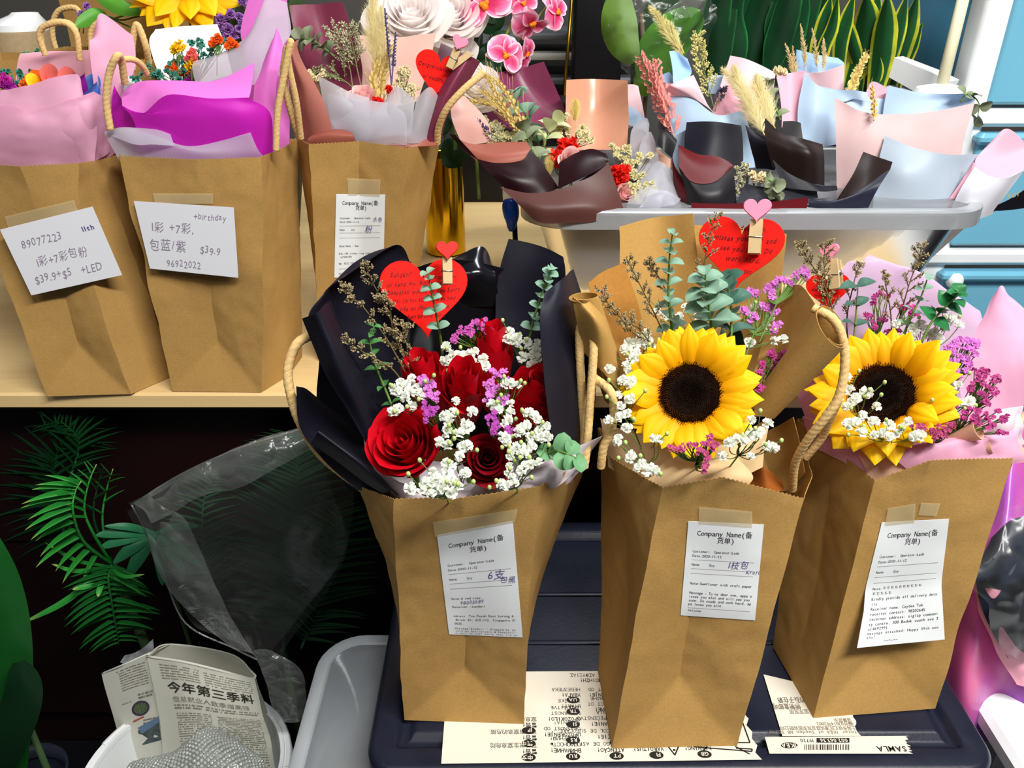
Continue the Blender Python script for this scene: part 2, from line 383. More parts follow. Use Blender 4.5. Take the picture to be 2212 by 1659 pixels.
def text(mb, s, x, y, h, fn, adv=None, bold=False, slant=0, jit=0, rnd=None, stretch=1.0, m=0):
    """lay characters from x on the baseline y, height h (cap size) through fn(x, y)->Vector; adv = monospace cell"""
    k = h / 0.70
    for ch in s:
        cw = (adv if adv else 0) * (2 if wide(ch) else 1)
        if ch == ' ':
            x += cw or h*0.55; continue
        vs, fs, x0, x1 = glyph(ch, bold)
        wch = (x1 - x0) * k * stretch
        sx = stretch * k
        if adv and wch > cw*0.92: sx *= cw*0.92 / wch; wch = cw*0.92
        ox = x + ((cw - wch)/2 if adv else 0); dy = (rnd.random() - 0.5)*jit*h if jit else 0
        pts = []
        for a, b in vs:
            yy = b*k; xx = (a - x0)*sx + yy*slant
            pts.append(fn(ox + xx, y + yy + dy))
        mb.add(pts, fs, m=m)
        x += cw if adv else wch + h*0.16
    return x
# ------------------------------------------------------------------ setting
LZ = 0.55      # top of the black lid
TZ = 0.71      # table top
def boxs(a, b): m = MB(); m.box(a, b); return m
def struct_box(name, a, b, mt, label=None, cat=None):
    m = boxs(a, b); return structure(name, m.v, m.f, mt, label, cat)
struct_box('floor', (-2.6, -0.6, -0.05), (2.6, 2.6, 0.0), FLOORM)
struct_box('wall_back', (-2.6, 2.35, 0.0), (2.6, 2.45, 2.7), WALLM)
# table with dark cabinet below
TY = 0.822
t = thing('wooden_table', (-0.4, 1.3, 0), 'pale wooden table top over a dark cabinet, carrying the back row of bags', 'table')
m = MB(); m.box((-1.35, TY, TZ-0.021), (0.575, 1.95, TZ), 0.003); m.part('table_top', WOOD, t, sharp=40)
m = MB(); m.box((-1.3, TY+0.05, 0.45), (0.56, TY+0.07, TZ-0.03)); m.part('drawer_front', CAB, t, smooth=False)
m = MB(); m.box((-1.3, TY+0.055, 0.10), (0.56, TY+0.075, 0.445)); m.part('door', CAB, t, smooth=False)
m = MB(); m.box((-1.3, TY+0.08, 0.0), (0.56, 1.9, TZ-0.022)); m.part('cabinet_body', CAB, t, smooth=False)
m = MB(); m.box((-1.34, TY+0.02, TZ-0.034), (0.57, TY+0.05, TZ-0.022)); m.part('edge_rail', CAB, t, smooth=False)

# ------------------------------------------------------------------ black lid and boxes under it
def ring_box(mb, hx, hy, r, prof, c):
    rings = [[c + V(q[0], q[1], z) for q in rrect(hx + o, hy + o, max(r + o, 0.002), 8)] for o, z in prof]
    mb.loft(rings, True, False, True)
LC = V(0.0, 0, 0)
cFL = G(768, 1690, LZ); cFR = G(2195, 1690, LZ)
LX0, LX1 = cFL.x + 0.004, cFR.x - 0.002
LY0, LY1 = G(1450, 1668, LZ).y, 0.79
lc = V((LX0+LX1)/2, (LY0+LY1)/2, LZ); hx = (LX1-LX0)/2; hy = (LY1-LY0)/2
lid = thing('box_lid', (lc.x, lc.y, LZ-0.03), 'black plastic storage box lid with stickers, under the three front bags', 'lid')
m = MB()
ring_box(m, hx, hy, 0.03, [(-0.004,-0.030),(0.0,-0.028),(0.0,-0.006),(-0.004,-0.001),(-0.008,0.0),(-0.022,0.0),(-0.025,-0.001),(-0.027,-0.006),(-0.031,-0.0075),(-0.036,-0.006),(-0.039,-0.001),(-0.043,0.0)], lc)
m.part('lid_panel', LID, lid, sharp=50)
m = MB()
for yy in (LY0 + (LY1-LY0)*0.42, LY0 + (LY1-LY0)*0.62):
    m.box((LX0+0.05, yy-0.003, LZ), (LX1-0.05, yy+0.003, LZ+0.0016), 0.0007)
m.part('ridge', LID, lid)
m = MB()
rings = [[lc + V(q[0], q[1], z - LZ) for q in rrect(hx - 0.012 - o, hy - 0.012 - o, 0.03, 6)] for o, z in ((0.0, LZ-0.03), (0.03, LZ-0.06), (0.05, LZ-0.40), (0.055, LZ-0.548))]
m.loft(rings, True, False, True)
bb = thing('storage_box', (lc.x, lc.y, 0), 'dark storage box standing on the floor below the black lid', 'box')
m.part('box_body', mat('dark_box', srgb(22,24,34), 0.4), bb)

# stickers on the lid: text upside down
def sticker(name, quad, parent, nx=1, edge=None, z=LZ+0.0019):
    A, B, C, D = [G(x, y, z) for x, y in quad]   # near-left, near-right, far-right, far-left
    m = MB(); pts = [A]; n = 14
    base = [(A, B), (B, C), (C, D), (D, A)]
    out = []
    rnd = random.Random(len(name))
    for k, (p, q) in enumerate(base):
        for i in range(n):
            t_ = i/n; pt = p.lerp(q, t_)
            if edge and k in edge and i: pt = pt + (q-p).cross(V(0,0,1)).normalized()*(-rnd.random()*0.004)
            out.append(pt)
    top = [p + V(0,0,0.0002) for p in out]
    m.add(out + top, [tuple(range(len(out), 2*len(out)))] + [(i, (i+1) % len(out), len(out)+(i+1) % len(out), len(out)+i) for i in range(len(out))])
    o = m.part(name, LABELM, parent, smooth=False)
    def fn(u, v):  # u from right to left, v from near to far, text upside down; u,v in metres from B side
        ex = (A - B); W = ex.length; ex = ex/W; ey = (C - B).normalized()
        dy = (C - B)
        return B + ex*u + V(0, -1, 0)*0 + dy*( -v/ dy.length) + V(0,0,0.0004)
    return o, A, B, C, D
ls, A, B, C, D = sticker('warning_sticker', [(953,1650),(1646,1641),(1583,1448),(968,1452)], lid, edge=(1,))
def upfn(px, py, sz, zz=LZ+0.0023):
    """text frame on the lid starting at photo point (px,py), running towards -x, upright away from... (upside down)"""
    o = G(px, py, zz)
    return (lambda x, y: o + V(-x, -y, 0))
tm = MB()
def block(px, py, code, lines, cw=0.0029):
    o = G(px, py, LZ+0.0023)
    pill = MB()
    pill.add([o + V(0.010*cos(a)*0.62, 0.0062*sin(a)*0.62, 0.00005) for a in [2*pi*i/20 for i in range(20)]], [tuple(range(20))], m=0)
    mm = MB(); fn = (lambda x, y: o + V(0.004 - x, 0.002 - y, 0.0001))
    text(pill, code, 0.0005, 0, 0.0036, fn, m=1, bold=True)
    pill.part('country_code', [LABINK, LABELM], lid, smooth=False)

    for i, ln in enumerate(lines):
        fo = o + V(0.0075, 0.0078 + i*0.0062, 0)
        text(tm, ln, 0, 0, 0.0038, (lambda x, y, fo=fo: fo + V(-x, -y, 0)), adv=0.0030 if not wide(ln[0]) else 0.0026, bold=(i == 0))
W = [('RU', ['ВНИМАНИЕ!','ОПАСНОСТЬ','УДУШЕНИЯ!']), ('RS', ['UPOZORENJE!','OPASNOST OD','GUŠENJA!']), ('SI', ['OPOZORILO!','NEVARNOST','ZADUŠITVE']), ('TR', ['UYARI!','TEHLİKE']), ('UA', ['УВАГА!','НЕБЕЗПЕКА'])]
W2 = [('PT', ['ATENÇÃO!','PERIGO DE ASFIXIA']), ('RO', ['ATENŢIE!','PERICOL DE SUFOCARE']), ('SK', ['VAROVANIE!','NEBEZPEČENSTVO','UDUSENIA']), ('BG', ['ВНИМАНИЕ!','ОПАСНОСТ ОТ','ЗАДУШАВАНЕ']), ('HR', ['UPOZORENJE!','OPASNOST OD','GUŠENJA']), ('GR', ['ΠΡΟΕΙΔΟΠΟΙΗΣΗ!','ΚΙΝΔΥΝΟΣ ΑΣΦΥΞΙΑΣ'])]
W3 = [('FI', ['VAROITUS!','TUKEHTUMISVAARA']), ('NO', ['ADVARSEL!','KVELNINGSRISIKO']), ('CZ', ['UPOZORNĚNÍ!','NEBEZPEČÍ DUŠENÍ']), ('IT', ['AVVERTENZA!','RISCHIO DI','SOFFOCAMENTO']), ('HU', ['FIGYELEM!','VESZÉLY!']), ('PL', ['UWAGA!','NIEBEZPIECZEŃSTWO','UDUSZENIA SIĘ'])]
W0 = [('中文', ['警告!','可能发生窒息危险']), ('繁中', ['警告!','可能有窒息的危險']), ('JP', ['警告!','窒息の危険があります'])]
for (px, pys, ws_) in ((1142, (1636, 1606, 1578), W0), (1238, (1634, 1599, 1565, 1537, 1512), W), (1332, (1633, 1604, 1576, 1544, 1512, 1480), W2), (1418, (1631, 1604, 1576, 1544, 1512, 1480), W3)):
    for py, (c_, ln) in zip(pys, ws_): block(px, py, c_, ln)
block(1522, 1629, 'GB', ['WARNING!'])
# warning triangle, cot drawing
def stroke(pts, wd=0.0006):
    for a, b in zip(pts[:-1], pts[1:]):
        a = G(a[0], a[1], LZ+0.0024); b = G(b[0], b[1], LZ+0.0024); n = (b-a).cross(V(0,0,1)).normalized()*wd
        tm.add([a-n, a+n, b+n, b-n], [(0,1,2,3)])
stroke([(1443,1612),(1458,1631),(1466,1612),(1443,1612)]); stroke([(1456,1618),(1457,1622)], 0.001)
stroke([(1510,1632),(1528,1612)]); stroke([(1498,1613),(1624,1623),(1625,1618),(1590,1616)]); stroke([(1585,1604),(1620,1604),(1604,1560),(1596,1556)]); stroke([(1588,1612),(1620,1629)])
tm.part('printed_warnings', LABINK, lid, smooth=False)
sticker('care_sticker', [(1690,1590),(1860,1590),(1830,1500),(1649,1457)], lid, edge=(1,))
tm = MB()
def rowtext(px, py, s, h, adv, b=False):
    o = G(px, py, LZ+0.0024); text(tm, s, 0, 0, h, (lambda x, y: o + V(-x, -y, 0)), adv=adv, bold=b)
rowtext(1738, 1507, '的孩子在箱', 0.005, 0.0026, True); rowtext(1728, 1521, '储物盒即可', 0.005, 0.0026, True); rowtext(1745, 1533, '宜家家居', 0.004, 0.0022)
rowtext(1838, 1552, '温馨提示', 0.0036, 0.002); rowtext(1842, 1560, '编号03014号2002', 0.0034, 0.0022)
rowtext(1848, 1569, '上海市徐汇区漕溪路宜家家居有限公司', 0.0034, 0.002); rowtext(1850, 1578, 'Inter IKEA of Sweden AB SE343', 0.0036, 0.0027)
tm.part('printed_lines', mat('faded_ink', srgb(120,112,98), 0.6), lid, smooth=False)
sticker('barcode_sticker', [(1662,1628),(1972,1628),(1962,1590),(1652,1592)], lid, edge=(1,), z=LZ+0.0021)
tm = MB()
def rect(x0, y0, x1, y1, mb, z=LZ+0.0026): mb.add([G(x0,y1,z), G(x1,y1,z), G(x1,y0,z), G(x0,y0,z)], [(0,1,2,3)])
rr = random.Random(4); x = 1738
while x < 1836:
    wv = rr.choice((1.3, 1.8, 3.0)); rect(x, 1608, x+wv, 1620, tm); x += wv + rr.choice((1.8, 2.4, 3.6))
rect(1764, 1594, 1835, 1604, tm)
z0 = G(1935, 1613, LZ+0.0026)
text(tm, 'SAMLA', -0.002, 0, 0.0052, (lambda x, y: G(1950, 1612, LZ+0.0026) + V(-x, -y, 0)), bold=True)
text(tm, '19720', 0, 0, 0.0034, (lambda x, y: G(1755, 1596, LZ+0.0026) + V(-x, -y, 0)))
tm.add([G(1705 + 18*cos(a), 1610 + 6.5*sin(a), LZ+0.0026) for a in [-2*pi*i/24 for i in range(24)]], [tuple(range(24))])
tm.part('barcode', LABINK, lid, smooth=False)
tm = MB()
text(tm, '002.063.36', 0, 0, 0.0034, (lambda x, y: G(1829, 1595.5, LZ+0.0028) + V(-x, -y, 0)), bold=True)
text(tm, 'IKEA', 0, 0, 0.0040, (lambda x, y: G(1718, 1606, LZ+0.0028) + V(-x, -y, 0)), bold=True)
tm.part('reversed_numbers', LABELM, lid, smooth=False)

# translucent box to the left, lower
def tub(name, label, cat, quadfn, cx, cy, hx, hy, r, ztop, zbot, taper, mt, rim_mt, cat2=None, rimh=0.02, rimo=0.012):
    t = thing(name, (cx, cy, zbot), label, cat); c = V(cx, cy, 0)
    m = MB(); th = 0.002
    out = [(0, ztop), (-taper*0.5, (ztop+zbot)/2), (-taper, zbot+0.01), (-taper-0.01, zbot)]
    inn = [(-taper-0.012, zbot+th), (-taper-th, zbot+0.012), (-taper*0.5-th, (ztop+zbot)/2), (-th, ztop)]
    rings = [[c + V(q[0], q[1], z) for q in rrect(hx+o, hy+o, max(r+o*0.5, 0.01), 8)] for o, z in out + inn]
    m.loft(rings, True, False, True); m.part('tub_wall', mt, t)
    m = MB()
    prof = [(0, ztop-0.002), (rimo, ztop-0.002), (rimo+0.001, ztop-rimh), (rimo+0.003, ztop-rimh), (rimo+0.003, ztop), (rimo, ztop+0.002), (0, ztop+0.002), (-0.002, ztop), (0, ztop-0.002)]
    m.loft([[c + V(q[0], q[1], z) for q in rrect(hx+o, hy+o, r+o, 8)] for o, z in prof]); m.part('rim', rim_mt, t, sharp=40)
    return t
a_ = G(668, 1640, 0.47)
tub('clear_storage_box', 'frosted clear storage box low beside the black lid, left of it', 'box', None, LX0 - 0.024, 0.50, 0.052, 0.165, 0.036, 0.47, 0.0, 0.012, TRANS2, TRANS2, rimh=0.016, rimo=0.010)

# ------------------------------------------------------------------ clear box with the dried bouquets on the table
fl = P(1128, 470, 0.93); fr_ = P(2172, 452, 0.93)
BZ = (fl.z + fr_.z)/2
bcx = (fl.x + fr_.x)/2; bhx = (fr_.x - fl.x)/2
tub('clear_storage_box', 'large clear plastic storage box on the table holding the dried flower bouquets', 'box', None, bcx, 0.93+0.19, bhx-0.014, 0.175, 0.05, BZ, TZ+0.001, 0.055, CLR, CLRR, rimh=0.020, rimo=0.012)
print('BOX', BZ, bcx, bhx)

# ------------------------------------------------------------------ drawer tower, right
dt = thing('drawer_tower', (1.1, 1.35, 0.0), 'white framed plastic drawer tower with translucent blue drawers, far right', 'drawers')
DY = 1.28
def vb(px, py): return P(px, py, DY)
xL = vb(2068, 260).x; xR = xL + 0.42
zs = [vb(2140, y).z for y in (700, 560, 250)]
# posts
m = MB(); m.box((xL, DY, 0.0), (xL+0.045, DY+0.05, 1.45), 0.008); m.part('corner_post', WPL, dt, sharp=40)
m = MB(); m.box((xL, DY+0.36, 0.0), (xL+0.045, DY+0.41, 1.45), 0.008); m.part('corner_post', WPL, dt, sharp=40)
m = MB(); m.box((xR-0.04, DY, 0.0), (xR, DY+0.05, 1.45), 0.008); m.part('corner_post', WPL, dt, sharp=40)
levels = [vb(2150, 252).z, vb(2150, 552).z]
gap = levels[0] - levels[1]
tops = [levels[0] + gap*1.0, levels[0], levels[1], levels[1]-gap, levels[1]-2*gap]
for i, zt in enumerate(tops):
    m = MB(); m.box((xL-0.012, DY-0.012, zt-0.014), (xR+0.01, DY+0.42, zt+0.012), 0.006); m.part('shelf_frame', WPL, dt, sharp=40)
for i, (zh, zl) in enumerate(zip(tops[:-1], tops[1:])):
    if zl < 0.02: continue
    m = MB(); m.box((xL+0.038, DY-0.006, zl+0.018), (xR-0.03, DY+0.012, zh-0.024), 0.005)
    d = m.part('drawer', BPL, dt, sharp=40)
    m = MB(); m.box((xL+0.030, DY-0.022, zh-0.040), (xR-0.02, DY+0.004, zh-0.022), 0.006)
    m.part('drawer_lip', BPL, d, sharp=40)
    m = MB(); m.box((xL+0.006, DY+0.055, zl+0.02), (xL+0.012, DY+0.355, zh-0.02), 0.002); m.part('drawer_side', BPLD, dt)
c = P(2062, 606, 1.262); m = MB(); m.ball(c, 0.014, 14, 8); m.tube([c, c+V(0,0.02,0)], 0.008, 8); m.part('round_knob', WPL, dt)
# white stand with a beige pole
st = thing('pole_stand', G(2035, 200, 0.75), 'white round stand holding a beige pole beside the drawer tower', 'stand')
c = P(2036, 200, 1.22)
m = MB(); rings = [[c + V(r*cos(a), r*sin(a), z) for a in [2*pi*i/32 for i in range(32)]] for r, z in ((0.055,-0.16),(0.05,-0.03),(0.046,-0.01),(0.036,0.006),(0.010,0.012))]
m.loft(rings, True, True, True); m.part('hub', WPL, st, sharp=45)
m = MB(); m.tube([P(2032, 196, 1.22), P(2058, 90, 1.245), P(2090, -40, 1.28)], 0.0085, 12); m.part('pole', mat('beige_tube', srgb(206,200,168), 0.5), st)
m = MB(); m.tube([c - V(0,0,0.15), V(c.x, c.y, 0.02)], [0.03, 0.05], 16); m.part('base', WPL, st)
br = thing('white_bracket', P(1975, 160, 1.3), 'white angled plastic bracket behind the round pole stand', 'bracket')
m = MB(); a0, a1 = P(1968, 160, 1.32), P(2050, 196, 1.27)
for q0, q1, r_ in ((a0, a1, 0.022),): m.tube([q0 + V(-0.02,0.02,0.01), q0.lerp(q1, 0.5), q1], [0.020, 0.024, 0.022], 4)
m.tube([a0 + V(-0.02,0.02,-0.02), a0 + V(-0.02, 0.02, -1.0)], 0.012, 6)
m.part('bracket_arm', WPL, br, smooth=False)

# back shelving & posts
sh = thing('grey_shelf_unit', (0.2, 2.1, 0.0), 'dim grey metal shelf unit far behind the orchid', 'shelf')
for py in (75, 118, 170):
    z = P(1180, py, 2.1).z
    m = MB(); m.box((-0.05, 2.05, z-0.008), (0.33, 2.3, z+0.008), 0.002); m.part('shelf_board', GREYS if py != 118 else mat('light_shelf_edge', srgb(170,168,162), 0.5), sh)
m = MB(); m.box((-0.07, 2.08, 0), (-0.05, 2.3, 1.6)); m.part('side_panel', GREYS, sh, smooth=False)
gp = thing('brass_rod', P(1225, 250, 1.75), 'thin brass rod standing left of the black post', 'rod')
m = MB(); m.tube([P(1237, -30, 1.75), P(1215, 260, 1.75)], 0.0035, 10); q = P(1215, 260, 1.75); m.tube([q, V(q.x, q.y, TZ)], 0.0035, 10); m.part('rod_shaft', GOLDD, gp)
bp_ = thing('black_post', P(1280, 200, 1.85), 'broad black post behind the rose gold wrapped bouquet', 'post')
m = MB(); x0 = P(1240, 100, 1.85).x; x1 = P(1345, 100, 1.85).x; m.box((x0, 1.85, TZ), (x1, 1.93, 1.5), 0.004); m.part('post_shaft', NAVY, bp_)
# second back row dark box on table between vase and clear box
db = thing('dark_crate', P(1040, 400, 1.6), 'black crate in shadow at the back of the table', 'crate')
m = MB(); x0 = P(985, 430, 1.66).x; x1 = P(1150, 430, 1.66).x; m.box((x0, 1.66, TZ), (x1, 1.9, P(1040, 285, 1.66).z), 0.005); m.part('crate_body', NAVY, db)

# ------------------------------------------------------------------ paper bags
BAGS = {}
def bag(key, label, cols, parentloc, seed=0, nper=26, nv=60, fold=True, mid=None, wrk=0.0012):
    """cols: list of (bottom, top[, middle offset]) around the rim, counter-clockwise from front-left; ends joined"""
    t = thing('paper_bag', parentloc, label, 'bag', 'kraft paper gift bags')
    k = len(cols); vs = []; segs = []
    per = []
    for i in range(k):
        b0, t0, o0 = cols[i]; b1, t1, o1 = cols[(i+1) % k]
        L = (t1 - t0).length; n = max(6, int(L/0.0019)//2*2)
        for j in range(n): per.append((i, j/n))
    n = len(per)
    rows = []
    for r in range(nv + 1):
        v = r/nv; row = []
        for jj, (i, s) in enumerate(per):
            b0, t0, o0 = cols[i]; b1, t1, o1 = cols[(i+1) % k]
            B = b0.lerp(b1, s); T = t0.lerp(t1, s); O = o0.lerp(o1, s)
            p = B.lerp(T, v) + O * (4*v*(1 - v))
            # bottom triangular folds on the front face (segments 0,1)
            if fold and i in (0, 1) and v < 0.95:
                sf = (i + s)/2
                ln = 0.21*min(sf, 1 - sf)/0.5
                p += V(0, 0.013, 0)*(ln/0.21)*((v/max(ln, 1e-4)) if v < ln else max(0, 1 - (v - ln)/0.7))
            sn = min(1, v*6)
            p += V(nz(p, 18, seed), nz(p, 18, seed+4), 0)*wrk*sn*1.3 + V(0.5, 1, 0)*abs(nz(p, 12, seed+7))*0.004*sn + V(1,1,0)*nz(p, 70, seed+2)*0.0006*sn
            if r == nv: p += V(0, 0, 0.0007 if jj % 2 else -0.0005)
            row.append(p)
        rows.append(row)
    vs = [p for row in rows for p in row]; fs = []
    for r in range(nv):
        for j in range(n):
            fs.append((r*n + j, r*n + (j+1) % n, (r+1)*n + (j+1) % n, (r+1)*n + j))
    fs.append(tuple(range(n - 1, -1, -1)))
    bvh = BVHTree.FromPolygons(vs, fs[:-1])
    part('bag_body', vs, fs, KRAFT, t, thick=0.0005, sharp=22)
    BAGS[key] = (t, bvh)
    return t
Z3 = V(0, 0, 0)
def C(b, tt, o=Z3): return (b, tt, o)
def stick(key, quad, nu=10, nv=16, off=0.0012, curl=None, flat=False):
    """surface function on a bag face for a photo quad TL,TR,BR,BL (px)"""
    t, bvh = BAGS[key]; TL, TR, BR, BL = [Vector(q).to_2d() if len(q) == 2 else Vector(q) for q in quad]
    g = []
    for r in range(nv + 1):
        v = r/nv; row = []
        for c in range(nu + 1):
            u = c/nu; q = TL.lerp(TR, u).lerp(BL.lerp(BR, u), v)
            d = R(q.x, q.y).normalized(); h = bvh.ray_cast(CAM, d)
            row.append(h[0] - d*off if h[0] is not None else None)
        g.append(row)
    # fill misses
    for r in range(nv+1):
        for c in range(nu+1):
            if g[r][c] is None:
                cand = [(abs(rr-r)+abs(cc-c), g[rr][cc]) for rr in range(nv+1) for cc in range(nu+1) if g[rr][cc] is not None]
                g[r][c] = min(cand, key=lambda a: a[0])[1].copy() if cand else P(TL.x, TL.y, 0.6)
    if curl:
        for r in range(nv+1):
            for c in range(nu+1): g[r][c] = g[r][c] + curl(c/nu, r/nv)
    if flat:
        allp = [p for row in g for p in row]; ce_ = sum(allp, V(0,0,0))/len(allp)
        n_ = (g[0][-1] - g[0][0] + g[-1][-1] - g[-1][0]).cross(g[0][0] - g[-1][0] + g[0][-1] - g[-1][-1]).normalized()
        if n_.dot(CAM - ce_) < 0: n_ = -n_
        n_ = (n_ + V(0, -1, 0.15)*1.0).normalized()
        dd_ = sorted((p - ce_).dot(n_) for p in allp)[-1]; p0 = ce_ + n_*(dd_ + 0.003)
        for r in range(nv+1):
            for c in range(nu+1):
                d = g[r][c] - CAM; q = CAM + d*((p0 - CAM).dot(n_)/d.dot(n_)); g[r][c] = q + (g[r][c] - q)*0.0
    # smooth
    for _ in range(0 if flat else 3):
        h = [[p.copy() for p in row] for row in g]
        for r in range(1, nv):
            for c in range(1, nu): g[r][c] = (h[r-1][c] + h[r+1][c] + h[r][c-1] + h[r][c+1])/4*0.6 + h[r][c]*0.4 - R(1106, 829).normalized()*0.0001
    def fn(u, v, lift=0.0):
        u = min(max(u, 0), 1)*nu; v = min(max(v, 0), 1)*nv; i = min(int(v), nv-1); j = min(int(u), nu-1); a = u - j; b = v - i
        p = g[i][j].lerp(g[i][j+1], a).lerp(g[i+1][j].lerp(g[i+1][j+1], a), b)
        return p + (CAM - p).normalized()*lift
    return g, fn
def receipt(key, quad, lines, name='receipt', mt=None, curl=None, hand=(), cellw=0.042, jag=True, flat=False):
    g, fn = stick(key, quad, curl=curl, flat=flat); t = BAGS[key][0]
    gg = g[::-1]
    if jag:
        fine = []
        for i in (0, len(g)-1): pass
    vs, fs, uv = gridmesh(gg)
    o = part(name, vs, fs, mt or RECEIPT, t, thick=0.0003, uvs=uv)
    mb = MB()
    H = 1.0
    asp = ((g[0][0]-g[0][-1]).length + (g[-1][0]-g[-1][-1]).length) / ((g[0][0]-g[-1][0]).length + (g[0][-1]-g[-1][-1]).length)   # w/h
    f = lambda x, y: fn(x, 1 - y/1.0, 0.0005)
    for (x, y, h, s, kw) in lines:
        if s == '---':
            xx = 0.09
            while xx < 0.92: mb.add([f(xx, 1-y), f(xx+0.010, 1-y), f(xx+0.010, 1-y+0.0035), f(xx, 1-y+0.0035)], [(0,1,2,3)]); xx += 0.016
        else:
            # x in width units, y in height units; scale so glyphs keep their aspect
            text(mb, s, x/1.0, 0, h, (lambda xx, yy, y=y: f(xx, (1 - y) + yy*asp)), adv=kw.get('adv'), bold=kw.get('bold', False))
    mb.part('printed_text', INK, o, smooth=False)
    if hand:
        mb = MB(); rnd = random.Random(7)
        for (x, y, h, s, kw) in hand:
            sl = kw.get('rot', 0)
            text(mb, s, x, 0, h, (lambda xx, yy, y=y, sl=sl, x0=x: f(xx, (1 - y) + (yy + (xx-x0)*sl)*asp)), slant=0.18, jit=0.3, rnd=rnd, stretch=0.8)
        for kwl in kw.get('lines', []): pass
        mb.part('handwriting', kw.get('mt', PENCIL), o, smooth=False)
    return o, f
def handle(t, pts, r=0.0024, name='handle'):
    m = MB(); pp = crv([P(*q) for q in pts], 26*max(1, (len(pts)-1)//1)); m.tube(pp, r, 14, twist=620); return m.part(name, ROPE, t)

# front-left bag (roses)
def gz(x, y, z=LZ+0.002): return G(x, y, z)
bFL, bFR = gz(874,1555), gz(1132,1564); dep = V(0, 0.085, 0)
bag('rose', 'kraft paper bag full of red roses on the left of the black lid', [
    C(bFL, P(850,1078,0.487), V(-0.002,0,0)), C((bFL+bFR)/2, P(1000,1076,0.480), V(0,0.006,0)), C(bFR, P(1165,1052,0.490), V(-0.004,0,0)),
    C(bFR + dep*0.5, P(1236,1010,0.528), V(-0.008,0,0)), C(bFR + dep, P(1279,975,0.585), V(-0.006,0,0)),
    C((bFL+bFR)/2 + dep, P(1040,965,0.60)), C(bFL + dep, P(815,990,0.585)), C(bFL + dep*0.5, P(773,1050,0.535), V(0.006,0,0))], (bFL+bFR)/2, 1)
# middle bag
mFL, mFR = gz(1322,1617), gz(1592,1611)
mBL = V(mFL.x - 0.004, mFL.y + 0.085, mFL.z); mBR = V(mFR.x+0.002, mFR.y+0.085, mFR.z)
bag('sun', 'kraft paper bag with an open sunflower bouquet, middle of the three front bags', [
    C(mFL, P(1428,1056,0.497)), C((mFL+mFR)/2, P(1560,1030,0.490), V(0.0,0.012,0)), C(mFR, P(1737,1077,0.505)),
    C(mFR*0.5 + mBR*0.5, P(1752,1030,0.55)), C(mBR, P(1742,985,0.60)),
    C((mBL+mBR)/2, P(1540,950,0.61)), C(mBL, P(1292,925,0.60), V(0.004,0,0)), C((mFL+mBL)/2, P(1318,988,0.548), V(0.018,0,0))], (mFL+mFR)/2, 3)
# right bag
rFL, rFR = gz(1757,1551), gz(2020,1530)
rBL = V(rFL.x - 0.012, rFL.y + 0.085, rFL.z); rBR = V(rFR.x+0.004, rFR.y+0.085, rFR.z)
bag('pink', 'kraft paper bag with pink tissue and a sunflower, right end of the front row', [
    C(rFL, P(1890,1037,0.540)), C((rFL+rFR)/2, P(2008,995,0.530), V(0,0.008,0)), C(rFR, P(2188,992,0.545)),
    C((rFR+rBR)/2, P(2207,950,0.59)), C(rBR, P(2200,915,0.63)),
    C((rBL+rBR)/2, P(2000,890,0.65)), C(rBL, P(1722,905,0.64)), C((rFL+rBL)/2, P(1800,970,0.59), V(0.006,0,0))], (rFL+rFR)/2, 5)
# back-left bag A
def gt(x, y): return G(x, y, TZ+0.001)
aFL, aFR = gt(102,856), gt(262,851)
bag('a', 'crumpled kraft paper bag with pink tissue bouquet at the left end of the table', [
    C(aFL, P(-88,352,0.845)), C((aFL+aFR)/2, P(40,360,0.83), V(0,0.006,0)), C(aFR + V(0.012,0,0), P(165,353,0.845), V(-0.012,0,0)),
    C(aFR + V(0.045,0.05,0), P(212,346,0.885), V(0.0,0,0)), C(aFR + V(0.035,0.10,0), P(262,332,0.93), V(0.0,0,0)),
    C((aFL+aFR)/2 + V(0,0.1,0), P(80,322,0.94)), C(aFL + V(0,0.1,0), P(-60,325,0.93)), C(aFL + V(0,0.05,0), P(-84,340,0.89))], (aFL+aFR)/2, 7, wrk=0.002)
c2FL, c2FR = gt(372,845), gt(564,847)
bag('b', 'kraft paper bag with magenta wrapped bouquet standing on the table', [
    C(c2FL, P(257,338,0.845)), C((c2FL+c2FR)/2, P(420,346,0.835), V(0,0.006,0)), C(c2FR, P(562,340,0.845), V(0.002,0,0)),
    C(c2FR + V(0.022,0.045,0), P(598,328,0.89), V(-0.004,0,0)), C(c2FR + V(0.026,0.095,0), P(640,300,0.94)),
    C((c2FL+c2FR)/2 + V(0,0.09,0), P(450,306,0.94)), C(c2FL + V(0,0.09,0), P(268,312,0.93)), C(c2FL + V(0,0.045,0), P(262,326,0.89))], (c2FL+c2FR)/2, 9, wrk=0.0022)
c3FL, c3FR = gt(688,778), gt(838,778)
bag('c', 'kraft paper bag with maroon wrapped bouquet and heart card on the table', [
    C(c3FL, P(668,312,0.905)), C((c3FL+c3FR)/2, P(775,305,0.918), V(0,0.004,0)), C(c3FR, P(880,320,0.905)),
    C(c3FR + V(0.012,0.045,0), P(918,312,0.945)), C(c3FR + V(0.018,0.09,0), P(949,298,0.99)),
    C((c3FL+c3FR)/2 + V(0,0.09,0), P(780,272,0.99)), C(c3FL + V(0,0.09,0), P(650,284,0.98)), C(c3FL + V(0,0.045,0), P(638,298,0.945))], (c3FL+c3FR)/2, 11)
